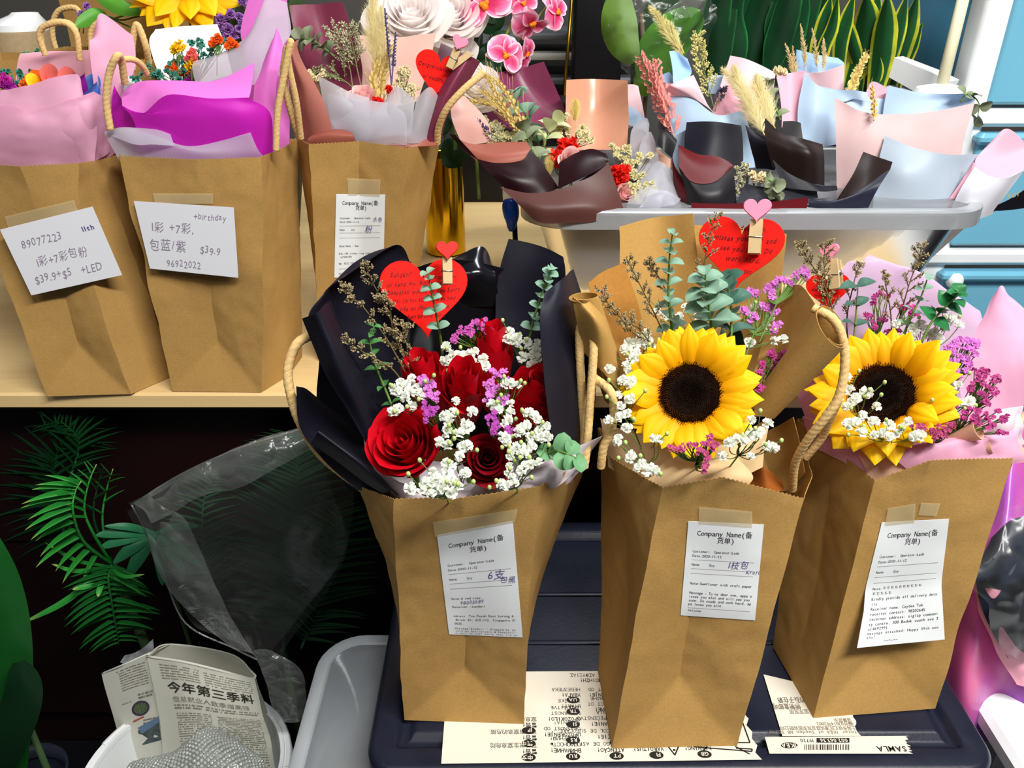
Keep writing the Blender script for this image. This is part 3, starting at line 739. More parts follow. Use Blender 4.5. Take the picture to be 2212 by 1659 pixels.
# handles
hA = handle
hA(BAGS['rose'][0], [(672,724,0.56),(640,745,0.545),(622,800,0.535),(630,860,0.53),(652,920,0.53),(700,990,0.54),(790,1060,0.545)], 0.0036)
hA(BAGS['rose'][0], [(1254,1010,0.545),(1258,900,0.55),(1252,720,0.56),(1268,712,0.56),(1282,740,0.55),(1276,850,0.54),(1268,960,0.53),(1262,1010,0.525)], 0.0033)
hA(BAGS['sun'][0], [(1282,815,0.55),(1318,845,0.53),(1326,885,0.53),(1320,930,0.53),(1304,965,0.53),(1298,1010,0.53)], 0.0033)
hA(BAGS['sun'][0], [(1756,665,0.56),(1800,690,0.55),(1822,740,0.545),(1824,800,0.54),(1810,860,0.535),(1780,905,0.535),(1745,950,0.54),(1718,1000,0.55),(1712,1060,0.56)], 0.0034)
hA(BAGS['sun'][0], [(1815,860,0.555),(1795,900,0.56),(1776,945,0.57),(1740,990,0.575)], 0.0031)
hA(BAGS['pink'][0], [(2230,880,0.62),(2204,912,0.61),(2196,950,0.61),(2190,990,0.61)], 0.0031)
hA(BAGS['a'][0], [(98,120,0.97),(85,75,0.97),(100,55,0.97),(140,50,0.97),(165,75,0.97),(172,130,0.97)], 0.0031)
hA(BAGS['b'][0], [(238,280,0.86),(230,220,0.86),(236,160,0.86),(252,122,0.86),(262,130,0.87),(270,180,0.88)], 0.0036)
hA(BAGS['b'][0], [(252,130,0.87),(285,128,0.88),(305,140,0.89),(318,160,0.90)], 0.0031)
hA(BAGS['b'][0], [(596,325,0.87),(600,240,0.87),(614,160,0.87),(628,90,0.87),(622,130,0.875),(640,220,0.885),(650,300,0.90)], 0.0034)
hA(BAGS['c'][0], [(620,100,0.88),(613,150,0.88),(618,200,0.885),(634,260,0.895),(648,300,0.905)], 0.0036)
hA(BAGS['c'][0], [(1046,156,0.93),(1000,195,0.92),(965,235,0.92),(948,275,0.93),(944,310,0.94)], 0.0038)
# receipts -------------------------------------------------
head = [(0.13,0.145,0.082,'Company Name(备',{'adv':0.049}), (0.40,0.215,0.082,'货单)',{'adv':0.046})]
def common(y0=0.30):
    return [(0.09,0.325,0.040,'Customer:  Operator:Lads',{'adv':0.026}), (0.09,0.372,0.040,'Date:2020-11-12',{'adv':0.026}), (0,0.405,0,'---',{}), (0.09,0.465,0.040,'Name     Qty',{'adv':0.026}), (0,0.50,0,'---',{}), (0,0.55,0,'---',{})]
receipt('rose', [(944,1156),(1108,1125),(1129,1377),(970,1370)], head + common() + [
    (0.09,0.655,0.040,'Note:6 red rose',{'adv':0.026}), (0.09,0.735,0.040,'Receiver :sundari',{'adv':0.026}),
    (0.09,0.825,0.038,'Adress :Toa Payoh East Lorong 6,',{'adv':0.0262}), (0.09,0.862,0.038,' Block 25, #10-112, Singapore 31',{'adv':0.0262}), (0.09,0.899,0.038,'0025.',{'adv':0.0262}),
    (0.09,0.945,0.032,'Message:Sundari " Dropped by to',{'adv':0.0265}), (0.09,0.968,0.030,'send my Anniversary & Deepavali',{'adv':0.0265}), (0.09,0.990,0.028,"wishes to you! Sorry that I'm no",{'adv':0.0262})],
    hand=[(0.60,0.475,0.13,'6支',{}), (0.76,0.52,0.09,'包黑',{}), (0.20,0.705,0.062,'98005689',{'rot':0.10,'mt':PEN})])
receipt('sun', [(1487,1126),(1650,1133),(1631,1340),(1470,1329)], head + common() + [
    (0.09,0.665,0.042,'Note:Sunflower with craft paper',{'adv':0.0268}), (0.09,0.765,0.042,'Message : To my dear son, appa m',{'adv':0.0262}), (0.09,0.805,0.042,'isses you alot and will see you',{'adv':0.0262}),
    (0.09,0.845,0.042,'soon. Do study and work hard, ap',{'adv':0.0262}), (0.09,0.885,0.042,'pa loves you alot.',{'adv':0.0262}), (0,0.915,0,'---',{}), (0.09,0.950,0.036,'Welcome',{'adv':0.026})],
    hand=[(0.58,0.47,0.10,'1枝包',{}), (0.82,0.52,0.065,'Kraft',{'mt':PEN})])
cf = lambda u, v: V(-0.012*max(0, v-0.75)*4*(1-u)*0.3, -0.016*max(0, v-0.6)/0.4, 0)
receipt('pink', [(1905,1128),(2050,1121),(2022,1352),(1845,1370)], head + common() + [
    (0.09,0.605,0.036,'Note:ちちちちちちちちちち',{'adv':0.026}), (0.09,0.645,0.036,'ちちちちち',{'adv':0.026}), (0.09,0.682,0.036,'Kindly provide all delivery deta',{'adv':0.0265}), (0.09,0.717,0.036,'ils',{'adv':0.0265}),
    (0.09,0.752,0.036,'Receiver name: Caydee Toh',{'adv':0.0265}), (0.09,0.787,0.036,'receiver contact: 98202645',{'adv':0.0265}), (0.09,0.822,0.036,'receiver address: siglap communi',{'adv':0.0265}),
    (0.09,0.857,0.036,'ty centre, 300 Bedok south ave 3',{'adv':0.0265}), (0.09,0.888,0.034,'s(469299)',{'adv':0.0265}), (0.09,0.918,0.032,'message attached: Happy 39th mon',{'adv':0.0265}), (0.09,0.945,0.030,'ths!',{'adv':0.0265})],
    hand=[(0.30,0.975,0.035,'~~~~~~',{'mt':PEN})], curl=cf)
receipt('c', [(726,419),(832,420),(828,596),(722,600)], [(0.13,0.13,0.082,'Company Name(备',{'adv':0.049}), (0.40,0.19,0.082,'货单)',{'adv':0.046}),
    (0.09,0.30,0.040,'Customer:  Operator:Lads',{'adv':0.026}), (0.09,0.345,0.040,'Date:2020-11-12',{'adv':0.026}), (0,0.385,0,'---',{}), (0.09,0.44,0.040,'Name     Qty',{'adv':0.026}), (0,0.47,0,'---',{}), (0,0.53,0,'---',{}),
    (0.09,0.635,0.040,'Note:Name : Sue',{'adv':0.026}), (0.09,0.725,0.038,'Blk 139 yishun ring road #06',{'adv':0.0265}), (0.09,0.765,0.038,' s(760139)',{'adv':0.0265}), (0.09,0.845,0.040,'Hp: 9272 7590',{'adv':0.026}), (0,0.90,0,'---',{}), (0.09,0.965,0.040,'Welcome',{'adv':0.026})],
    hand=[(0.76,0.33,0.08,'永色',{}), (0.60,0.47,0.13,'粉',{'mt':PEN})])
receipt('a', [(0,496),(200,446),(264,594),(68,638)], [], name='handwritten_note', mt=NOTE, flat=True, hand=[(0.13,0.33,0.085,'89077223',{}), (0.20,0.62,0.085,'1彩+7彩包粉',{'mt':PENCIL}), (0.10,0.86,0.085,'$39.9+$5  +LED',{'mt':PENCIL})])
receipt('b', [(289,434),(505,448),(515,600),(324,580)], [], name='handwritten_note', mt=NOTE, flat=True, hand=[(0.12,0.42,0.09,'1彩 +7彩,',{}), (0.58,0.20,0.066,'+birthday',{}), (0.05,0.70,0.10,'包蓝/紫',{}), (0.60,0.70,0.08,'$39.9',{}), (0.20,0.93,0.075,'96922022',{'mt':PENCIL})])
# "th" scribble in thicker purple pen on note a
g_, f_ = stick('a', [(0,496),(200,446),(264,594),(68,638)], flat=True); mb = MB()
text(mb, '11th', 0.80, 0, 0.09, (lambda x, y: f_(x, 0.30 - y*0.75, 0.0008)), bold=True, stretch=0.6)
mb.part('pen_scribble', PEN, BAGS['a'][0], smooth=False)
def tape(key, quad):
    g, fn = stick(key, quad, 6, 3, off=0.0020); vs, fs, uv = gridmesh(g[::-1]); part('tape_strip', vs, fs, TAPE, BAGS[key][0], thick=0.0001, uvs=uv)
tape('rose', [(935,1128),(1118,1100),(1112,1128),(940,1160)]); tape('sun', [(1510,1095),(1625,1105),(1625,1140),(1510,1132)])
tape('pink', [(1918,1098),(1978,1088),(1975,1130),(1912,1136)]); tape('pink', [(1990,1086),(2032,1088),(2022,1115),(1984,1113)])
tape('a', [(10,468),(160,432),(170,460),(20,500)]); tape('b', [(330,418),(460,418),(460,440),(335,440)]); tape('c', [(750,385),(822,388),(820,425),(752,422)])
# ------------------------------------------------------------------ plant builders
def K6(x, y): return (600 + .3616*x, 500 + .3616*y)
def K7(x, y): return (1200 + .392*x, 430 + .392*y)
def K8(x, y): return (1700 + .3917*x, 430 + .3917*y)
TS = .2893
def T1(x, y): return (TS*x, TS*y)
def T2(x, y): return (600 + TS*x, TS*y)
def T3(x, y): return (1200 + TS*x, TS*y)
def T4(x, y): return (1640 + TS*x, TS*y)
RN = random.Random(11)
def MX(p, d, s=1, roll=0, sc=None):
    m = Matrix.Translation(p) @ Vector(d).to_track_quat('Z', 'Y').to_matrix().to_4x4() @ Matrix.Rotation(roll, 4, 'Z')
    q = sc or (s, s, s); return m @ Matrix.Diagonal((q[0], q[1], q[2], 1))
def MY(p, along, normal, s):
    """matrix with local +Y along 'along', local Z close to normal; s=(sx,sy,sz)"""
    y = Vector(along).normalized(); z = Vector(normal); z = (z - y*z.dot(y)); z = z.normalized() if z.length > 1e-6 else y.orthogonal().normalized(); x = y.cross(z)
    m = Matrix(((x.x, y.x, z.x, p.x), (x.y, y.y, z.y, p.y), (x.z, y.z, z.z, p.z), (0, 0, 0, 1)))
    return m @ Matrix.Diagonal((s[0], s[1], s[2], 1))
TOCAM = lambda p: (CAM - p).normalized()

def petal_mesh(matl, fn, nu=8, nv=7, thick=0):
    g = [[fn(-1 + 2*j/nu, i/nv) for j in range(nu + 1)] for i in range(nv + 1)]
    vs, fs, uv = gridmesh(g); return mkmesh(vs, fs, matl, True, uv)
ROSET = {}
def rose_template(matl, n=24, opn=1.0, seed=0, flare=1.0):
    n = int(n*.78)
    k = (matl.name, n, opn, seed)
    if k in ROSET: return ROSET[k]
    rnd = random.Random(seed); out = []
    for i in range(n):
        t = i/(n - 1); phi = i*2.399 + rnd.uniform(-.25, .25); half = 2.0*(1-t) + 1.15*t
        Rm = (.09 + .80*t**.9)*opn; rb = .04 + .30*t; H = .80 + .20*sin(pi*min(1, t*1.25)) - .30*t**3 + rnd.uniform(-.03, .03); zb = -.95 + .25*(1-t)
        tip = rnd.uniform(0.0, 0.10)*t; fl = flare*rnd.uniform(.16, .36)*t
        def fn(u, v, phi=phi, half=half, Rm=Rm, rb=rb, H=H, zb=zb, t=t, tip=tip, fl=fl):
            a = phi + u*half*(1 - .35*v**4)
            c = max(0, (v - .68)/.32)
            r = rb + (Rm - rb)*sin(v*pi/2)**.75 + fl*c*c*(1 - .45*abs(u)) - (1-t)*.05*v**4 + .025*u + .02*t*abs(u)
            z = zb + (H - zb)*v - (.16 + .16*t)*u*u*v*v - fl*.45*c**2.2*(1 - .3*abs(u)) + tip*max(0, 1 - abs(u)*4)*c
            return V(r*cos(a), r*sin(a), z)
        out.append(petal_mesh(matl, fn, 12, 10))
    ROSET[k] = out; return out
def rose(px, py, Y, rpx, label, d=None, matl=None, n=24, opn=1.0, seed=0, zs=1.0, roll=0, group='red roses in the black wrapped bouquet', name='red_rose', cat='rose', stem_to=None, drops=0, flare=1.0):
    p = P(px, py, Y); s = rpx*msz(p); dd = Vector(d) if d else TOCAM(p)
    t = thing(name, p, label, cat, group)
    for me in rose_template(matl or ROSE, n, opn, seed, flare):
        put('petal', me, t, MX(p - dd.normalized()*s*0.35, dd, 1, roll, (s, s, s*zs)))
    m = MB(); b = p - dd.normalized()*s*1.2; e = stem_to or V(p.x*0.6 + 0.4*p.x, p.y + 0.03, p.z - 0.16)
    m.tube(crv([b, b.lerp(e, .5) + V(0, 0.005, 0), e], 8), s*0.09, 7); m.part('stem', STEM, t)
    if drops:
        rnd = random.Random(seed + 5); m = MB(); mtx = MX(p - dd.normalized()*s*0.35, dd, 1, roll, (s, s, s*zs)); meshes = rose_template(matl or ROSE, n, opn, seed, flare)
        for i in range(drops):
            me = meshes[rnd.randrange(len(meshes)*2//3, len(meshes))]; po = rnd.choice(me.polygons); c = mtx @ po.center; nn = (mtx.to_3x3() @ po.normal).normalized()
            if nn.dot(TOCAM(c)) < 0: nn = -nn
            r = rnd.uniform(.0005, .0010); m.ball(c + nn*r*.3, r, 7, 5)
        m.part('water_drops', DROP, t, kind='stuff')
    return t
# petals for the sunflower: variants
def sun_petal(matl, seed, wid=.16, curl=.12):
    rnd = random.Random(seed); b1 = rnd.uniform(-.5, .5); tw = rnd.uniform(-.35, .35)
    def fn(u, v):
        hw = wid*(sin(pi*min(1, v**.80*.98 + .03))**.9)*1.12 + .003
        x = u*hw; z = -abs(u)**1.5*hw*.30 + curl*.7*sin(v*pi*.8) - .14*v*v*curl*4*rnd0 + .012*cos(u*9)*sin(pi*v)
        z += u*tw*hw*v
        return V(x + b1*.08*v*v, v, z)
    rnd0 = rnd.uniform(.3, 1.4)
    return petal_mesh(matl, fn, 8, 9)
SP = {}
def sunflower(px, py, Y, rpx, label, d, matl=None, disc=.44, n=36, name='sunflower', group='fresh sunflowers in the front row', squash=1.0, seed=0, up=0.25, holes=()):
    matl = matl or YEL
    if matl.name not in SP: SP[matl.name] = [sun_petal(matl, i, .145 + .025*(i % 3)) for i in range(6)]
    p = P(px, py, Y); s = rpx*msz(p); dd = Vector(d).normalized(); t = thing(name, p, label, 'sunflower', group); rnd = random.Random(seed)
    q = dd.to_track_quat('Z', 'Y').to_matrix()
    for i in range(n):
        lay = i % 3; a = 2*pi*i/n*1.0 + rnd.uniform(-.09, .09); L = (1 - disc*.80)*rnd.uniform(.90, 1.15)
        rad = q @ V(cos(a), sin(a), 0); el = up + lay*.14 - .2 + rnd.uniform(-.12, .12)
        al = rad*cos(el) + dd*sin(el)
        base = p + rad*s*disc*.82 + dd*s*(lay*.022 - .05)
        put('petal', rnd.choice(SP[matl.name]), t, MY(base, al, dd*cos(el) - rad*sin(el), (s*1.15*rnd.uniform(.85, 1.15), s*L, s)))
    m = MB(); prof = [(disc*.98, -.09), (disc*1.0, 0.0), (disc*.86, .06), (disc*.6, .075), (disc*.3, .05), (.02, .04)]
    m.loft([[p + q @ V(r*s*cos(b), r*s*sin(b), z*s) for b in [2*pi*k/40 for k in range(40)]] for r, z in prof], True, True, True)
    dm = m.part('disc', DISC, t)
    for nm, r0, r1, cnt, h, w_, mm in (('disc_floret', 0, .70, 420, .035, .016, DISC), ('fringe_floret', .70, 1.04, 520, .085, .014, DISCO)):
        m = MB(); k0 = 0
        for k in range(cnt):
            fr = r0 + (r1 - r0)*sqrt((k + .5)/cnt) if r0 == 0 else sqrt(r0*r0 + (r1*r1 - r0*r0)*(k+.5)/cnt)
            a = k*2.39996; rr = fr*disc; zz = .075 - .06*max(0, (fr - .6)/.4)**2 - .03*max(0, .4 - fr)
            c = p + q @ V(rr*cos(a)*s, rr*sin(a)*s, (zz - .01)*s); ax = (q @ V(cos(a)*fr*.35, sin(a)*fr*.35, 1)).normalized(); b1 = ax.orthogonal().normalized()*w_*s; b2 = ax.cross(b1).normalized()*w_*s
            tipp = c + ax*h*s*rnd.uniform(.6, 1.3)
            m.add([c + b1, c - b1*.5 + b2*.87, c - b1*.5 - b2*.87, tipp], [(0,1,3),(1,2,3),(2,0,3)])
        m.part(nm, mm, dm, smooth=False, kind='stuff')
    m = MB(); b = p - dd*s*.08; e = V(p.x, p.y + .04, p.z - .17)
    m.tube(crv([b, b - dd*s*.4 + V(0, 0, -s*.2), e], 8), s*.06, 8); m.part('stem', STEM, t)
    m = MB(); m.loft([[p + q @ V(r*s*cos(b_), r*s*sin(b_), z*s) for b_ in [2*pi*k/20 for k in range(20)]] for r, z in ((disc*1.05, -.07), (disc*.8, -.16), (.1, -.3))], True, False, True); m.part('calyx', STEMD, t)
    return t
def make_floret(matl, seed, n=18, cup=.35, wid=.42, flat=False):
    rnd = random.Random(seed); m = MB()
    for i in range(n):
        a = rnd.uniform(0, 2*pi); el = rnd.uniform(-.2, 1.5) if not flat else rnd.uniform(.1, .7)
        d = V(cos(a)*cos(el), sin(a)*cos(el), sin(el)); sd = d.cross(V(0,0,1)); sd = sd.normalized() if sd.length > .05 else V(1,0,0); nn = sd.cross(d)
        sd = (sd*cos(rnd.uniform(-1, 1)) + nn*sin(rnd.uniform(-1, 1))).normalized(); nn = d.cross(sd)
        r1 = rnd.uniform(.8, 1.0); W = wid*rnd.uniform(.7, 1.1)
        rows = []
        for v, wv in ((.12, .25), (.65, .9), (1.0, .75)):
            rows.append([d*v*r1 + sd*u*W*wv + nn*(cup*.4*abs(u)*v + rnd.uniform(-.05, .05)) for u in (-1, -.35, .35, 1)])
        vs, fs, uv = gridmesh(rows); m.add(vs, fs, uv)
    return m.mesh(matl, True)
FL = {}
def florets(matl, **k):
    if matl.name not in FL: FL[matl.name] = [make_floret(matl, 30 + i, **k) for i in range(4)]
    return FL[matl.name]
def sprig(name, label, cat, group, pts, base, matl, rpx=9, jit=0, per=1, stem=STEM, spread=0, budn=0, fname='blossom', sr=.0004, fk={}, up=None, conv=.6):
    """flower heads at pts [(px,py,Y)], stems run to one base point"""
    rnd = random.Random(hash(label) % 1 + len(label)*7 + int(pts[0][0])); B = P(*base) if not isinstance(base, Vector) else base
    t = thing(name, B, label, cat, group); m = MB(); bd = MB()
    C0 = sum([P(*q) for q in pts], V(0,0,0))/len(pts); N0 = B.lerp(C0, conv)
    m.tube([B, N0], sr*1.6, 5)
    for q in pts:
        p0 = P(*q); k = msz(p0)
        for j in range(per):
            p = p0 + RGT*rnd.uniform(-1, 1)*jit*k + UPV*rnd.uniform(-1, 1)*jit*k - FWD*rnd.uniform(0, 1)*jit*k*.8
            d = (TOCAM(p) + V(0, 0, .5) + V(rnd.uniform(-.6, .6), rnd.uniform(-.4, .4), rnd.uniform(-.3, .6))).normalized()
            s = rpx*k*rnd.uniform(.8, 1.15)
            put(fname, rnd.choice(florets(matl, **fk)), t, MX(p, d, s, rnd.uniform(0, 6)))
            m.tube(crv([N0, N0.lerp(p, .5) + V(rnd.uniform(-.004, .004), 0, -.003), p - d*s*.1], 5), sr, 4)
            if j == 0 and budn and rnd.random() < budn:
                e = p + V(rnd.uniform(-.012, .012), rnd.uniform(-.006, .004), rnd.uniform(-.006, .014)); m.tube([p.lerp(N0, .35), e], sr*.8, 4); bd.ball(e, .0016, 7, 5, sq=(1,1,1.25))
    m.part('stem', stem, t)
    if bd.v: bd.part('flower_buds', BUD, t, kind='stuff')
    return t
BB = 'sprigs of baby\'s breath'
def breath(label, pts, base, rpx=9, **k): return sprig('baby_breath_sprig', label, 'flower', 'white baby\'s breath sprigs', pts, base, WHT, rpx=rpx*1.38, stem=STEM, budn=.5, **k)
def leaf_mesh(matl, shape='round', fold=.15, nu=6, nv=8):
    def fn(u, v):
        if shape == 'round': hw = sqrt(max(0, 1 - (2*v - 1)**2))*.5*(1 if 0 < v < 1 else 0) + .003
        elif shape == 'oval': hw = sin(pi*v**.85)**.8*.30 + .003
        elif shape == 'blade': hw = .5*(sin(pi*min(1, v**.55*.99 + .005))**.8) + .002
        elif shape == 'frond': hw = .5*min(1, v*8 + .2)*(1 - v**2.2) + .002
        return V(u*hw, v, abs(u)*hw*fold*2 + .10*sin(v*pi) - .15*v*v)
    return petal_mesh(matl, fn, nu, nv)
LM = {}
def lm(matl, shape, fold=.15, **k):
    q = (matl.name, shape, fold)
    if q not in LM: LM[q] = leaf_mesh(matl, shape, fold, **k)
    return LM[q]
def euc(label, stem, n, s0, s1, matl=None, group='eucalyptus stems', flat=.5, shape='round', start=.25, asp=1.0, name='eucalyptus_stem', seed=1, stemmat=None, cat='eucalyptus', spiral=1.57):
    """stem: [(px,py,Y)] bottom->top, n leaf pairs, leaf size px from s0 (low) to s1 (tip)"""
    matl = matl or EUC; rnd = random.Random(seed); sp = crv([P(*q) for q in stem], 24); t = thing(name, sp[0], label, cat, group)
    m = MB(); m.tube(sp, [.0013*(1 - .6*i/24) for i in range(25)], 6); m.part('stem', stemmat or STEM, t)
    for i in range(n):
        f = start + (1 - start)*i/(n - 1 + 1e-6) if n > 1 else 1; k = min(23, int(f*24)); p = sp[k].lerp(sp[k+1], min(1, f*24 - k)); ax = (sp[k+1] - sp[k]).normalized(); s = (s0 + (s1 - s0)*i/max(1, n-1))*msz(p)*rnd.uniform(.85, 1.1)
        a0 = i*spiral + rnd.uniform(-.4, .4)
        e1 = (RGT - ax*RGT.dot(ax)).normalized(); e2 = ax.cross(e1)
        for sg in (0, pi):
            a = a0 + sg; out = (e1*cos(a) + e2*sin(a)*.8); al = (out + ax*rnd.uniform(.1, .5)).normalized()
            nrm = (ax*(.4 + flat) + TOCAM(p)*.7 + V(0,0,.4) + V(rnd.uniform(-.3,.3), 0, rnd.uniform(-.3,.3))).normalized()
            put('leaf', lm(matl, shape), t, MY(p, al, nrm, (s*asp, s, s)))
    return t
def caspia(label, stem, nb, blen, group='brown caspia sprigs', matl=None, seed=1, bud=1.0, name='caspia_sprig', stemmat=None, cat='dried flower', dens=10, tipn=9, start=.25, tsp=.5):
    rnd = random.Random(seed); sp = crv([P(*q) for q in stem], 24); t = thing(name, sp[0], label, cat, group); m = MB(); b = MB()
    k0 = msz(sp[12]); m.tube(sp, [.0008*(1 - .6*i/24) for i in range(25)], 5)
    def buds(a, c, n, w):
        ax = (c - a).normalized()
        for i in range(n):
            q = a.lerp(c, .2 + .8*i/n); o = V(rnd.uniform(-1,1), rnd.uniform(-1,1), rnd.uniform(-1,1)).normalized(); d = (ax*.9 + o*.7).normalized(); L = .0017*bud*rnd.uniform(.8, 1.3)
            pr = q + o*.0009; nb_ = d.orthogonal().normalized(); b2 = d.cross(nb_); w_ = L*.42
            b.add([pr, pr + d*L*.5 + nb_*w_, pr + d*L*.5 - nb_*w_*.5 + b2*w_*.87, pr + d*L*.5 - nb_*w_*.5 - b2*w_*.87, pr + d*L], [(0,2,1),(0,3,2),(0,1,3),(1,2,4),(2,3,4),(3,1,4)])
    for i in range(nb):
        f = start + (1 - start)*i/nb; k = min(23, int(f*24)); p = sp[k]; ax = (sp[min(24, k+1)] - sp[k]).normalized()
        sd = RGT*(1 if i % 2 else -1)*rnd.uniform(.5, 1) + V(0, rnd.uniform(-.7, .4), 0); d = (ax*.9 + sd*.75).normalized(); L = blen*k0*(1.15 - .6*f)*rnd.uniform(.7, 1.2)
        e = p + d*L + V(0,0,-.001); m.tube([p, p.lerp(e, .5) + V(0,0,.001), e], .0004, 4); buds(p, e, dens, 1)
        for j in range(2):
            q = p.lerp(e, .4 + .25*j); e2 = q + (d + V(rnd.uniform(-.8,.8), rnd.uniform(-.5,.3), rnd.uniform(0,.7))).normalized()*L*.45; m.tube([q, e2], .0003, 3); buds(q, e2, int(dens*.6), 1)
    buds(sp[17], sp[24], tipn*2, 1)
    m.part('stem', stemmat or CASPS, t); b.part('bud_clusters', matl or CASP, t, smooth=False, kind='stuff'); return t
def statice(label, pts, base, matl=None, rpx=6, jit=8, per=5, name='statice_sprig', group='pink and purple statice sprigs', stem=STEM): 
    return sprig(name, label, 'flower', group, pts, base, matl or STATL, rpx=rpx, jit=jit, per=per, stem=stem, fname='floret', fk=dict(n=9, cup=.7, wid=.5, flat=True))
# heart card and peg
def heart(n=44):
    o = []
    for i in range(n):
        a = 2*pi*i/n; o.append((16*sin(a)**3/16.5, (13*cos(a) - 5*cos(2*a) - 2*cos(3*a) - cos(4*a) + 2.2)/16.5))
    return o
def frame(p, nrm, rot):
    n = Vector(nrm).normalized(); x = (RGT - n*RGT.dot(n)).normalized(); y = n.cross(x); c, s = cos(radians(rot)), sin(radians(rot))
    ex = x*c + y*s; ey = -x*s + y*c
    return (lambda a, b, h=0: p + ex*a + ey*b + n*h)
def slab(m, f, pts, h0, h1, bev=0):
    n = len(pts); cx = sum(a for a, b in pts)/n; cy = sum(b for a, b in pts)/n
    def ring(k, h): return [f(cx + (a-cx)*k, cy + (b-cy)*k, h) for a, b in pts]
    e = 1 - bev
    m.loft([ring(e, h0), ring(1, h0 + (h1-h0)*.25), ring(1, h0 + (h1-h0)*.75), ring(e, h1)], True, True, True)
def heart_card(label, px, py, Y, wpx, rot, lines, nrm=None, hx=1.0, ink=None):
    p = P(px, py, Y); s = wpx/2*msz(p); nrm = nrm or TOCAM(p); f = frame(p, nrm, rot); t = thing('heart_card', p, label, 'card', 'red heart message cards')
    m = MB(); slab(m, f, [(a*s*hx, b*s) for a, b in heart(56)][::-1], -.0012, .0010, .012); m.part('card_sheet', CARD, t, sharp=50)
    mb = MB(); rnd = random.Random(int(px))
    for (x, y, h, s_) in lines:
        hw = min(max([abs(a) for a, b in heart(120) if abs(b - q) < .07] or [.1]) for q in (y, y + h))*.90
        x0 = max(x, -hw); end = text(MB(), s_, 0, 0, h*s, lambda a, b: V(a, b, 0), stretch=.85, bold=True)/s; st = .85*min(1, (hw - x0)/max(end + h*.2, 1e-3))
        if st < .35: continue
        cp = []; tmp = MB(); text(tmp, s_, 0, 0, h*s, lambda a, b: V(a, b, 0), slant=.2, jit=.25, rnd=rnd, stretch=.85, bold=True)
        kx = st/.85; mb.add([f(x0*s + v.x*kx, y*s + v.y, .0016) for v in tmp.v], tmp.f)
    if mb.v: mb.part('handwriting', ink or CARDINK, t, smooth=False)
    return f, s
def peg(label, px, py, Y, hpx, rot, hmat, nrm=None, hscale=1.0, jaw2=(0, 0)):
    p = P(px, py, Y); s = hpx*msz(p); nrm = nrm or TOCAM(p); f = frame(p, nrm, rot); t = thing('heart_peg', p, label, 'peg', 'mini clothes pegs with wooden hearts')
    w = s*.17
    m = MB()
    slab(m, f, [(-w, -s*.5), (w*.9, -s*.5), (w, -s*.06), (-w, -s*.06)], .0015, .0045, .04); slab(m, f, [(-w, -s*.06), (w, -s*.06), (w, s*.42), (-w, s*.42)], .0018, .0045, .04); m.part('front_jaw', PEG, t, sharp=35)
    m = MB(); slab(m, f, [(-w + jaw2[0]*0, -s*.5), (w, -s*.5), (w + jaw2[0]*w, s*.40 + jaw2[1]*s), (-w + jaw2[0]*w, s*.40 + jaw2[1]*s)], -.0065, -.0035, .04); m.part('back_jaw', PEG, t, sharp=35)
    m = MB(); m.tube([f(-w*1.15, -s*.03, -.0055), f(-w*1.2, -s*.03, .0035), f(-w, -s*.05, .0050), f(w, -s*.07, .0050), f(w*1.2, -s*.03, .0035), f(w*1.15, -s*.03, -.0055)], .00045, 6)
    m.tube([f(-w*1.1, 0, -.0008), f(w*1.1, 0, -.0008)], .0022, 8); m.part('spring', STEEL, t)
    m = MB(); hs = s*.40*hscale; slab(m, f, [(a*hs, b*hs*.95 + s*.62) for a, b in heart(40)][::-1], .0045, .0085, .06); m.part('painted_heart', hmat, t, sharp=45)
    return t
def wrap(name, label, loc, group='flower wrapping papers', cat='wrapping paper'): return thing(name, P(*loc), label, cat, group)
def roll(name, parent, mats, a, b, ra, rb, turns=1.3, a0=0, n=44, thick=.0005, rows=14, cut=0):
    """rolled paper cone from point a to b (world), radii ra, rb; cut slants the mouth at a"""
    ax = (b - a).normalized(); e1 = ax.orthogonal().normalized(); e1 = (RGT - ax*RGT.dot(ax)).normalized(); e2 = ax.cross(e1); g = []
    for i in range(rows + 1):
        v = i/rows; row = []
        for j in range(n + 1):
            u = j/n; th = a0 + u*turns*2*pi; r = (ra + (rb - ra)*v)*(1 - .22*u)
            row.append(a.lerp(b, v) + (e1*cos(th) + e2*sin(th))*r - ax*cut*ra*(1 - v)*cos(th - a0))
        g.append(row)
    vs, fs, uv = gridmesh(g); return part(name, vs, fs, mats, parent, thick=thick, uvs=uv, inner=1 if isinstance(mats, (list, tuple)) else 0)

# ------------------------------------------------------------------ ROSE BOUQUET
wp = wrap('wrapping_paper', 'black matte wrapping paper standing around the red rose bouquet', (960, 1000, .56))
sheet('paper_sheet', [[(815,1000,.56),(830,960,.57),(870,960,.60)],[(740,860,.545),(790,850,.575),(880,820,.625)],[(664,700,.54),(735,690,.60),(880,680,.65)],[(700,632,.575),(790,560,.62),(885,578,.66)],[(742,598,.58),(852,530,.64),(886,580,.665)]], BLK, wp, seed=1, ws=16, wr=.003)
sheet('paper_fold', [[(790,955,.52),(812,950,.525),(835,930,.55)],[(700,800,.52),(742,800,.515),(775,790,.555)],[(655,688,.53),(690,672,.52),(712,650,.57)]], BLK, wp, seed=2)
sheet('paper_sheet', [[(770,1060,.535),(820,1070,.525),(868,1095,.51)],[(700,990,.525),(760,985,.535),(800,1000,.54)],[(648,920,.52),(700,900,.55),(780,950,.56)],[(642,830,.52),(670,845,.56),(745,905,.58)]], BLK, wp, seed=3, ws=14, wr=.004)
sheet('paper_fold', [[(850,1082,.503),(845,1060,.497),(868,1076,.52)],[(760,1020,.505),(775,995,.49),(800,1010,.53)],[(672,955,.51),(690,930,.50),(700,945,.54)]], BLK, wp, seed=4)
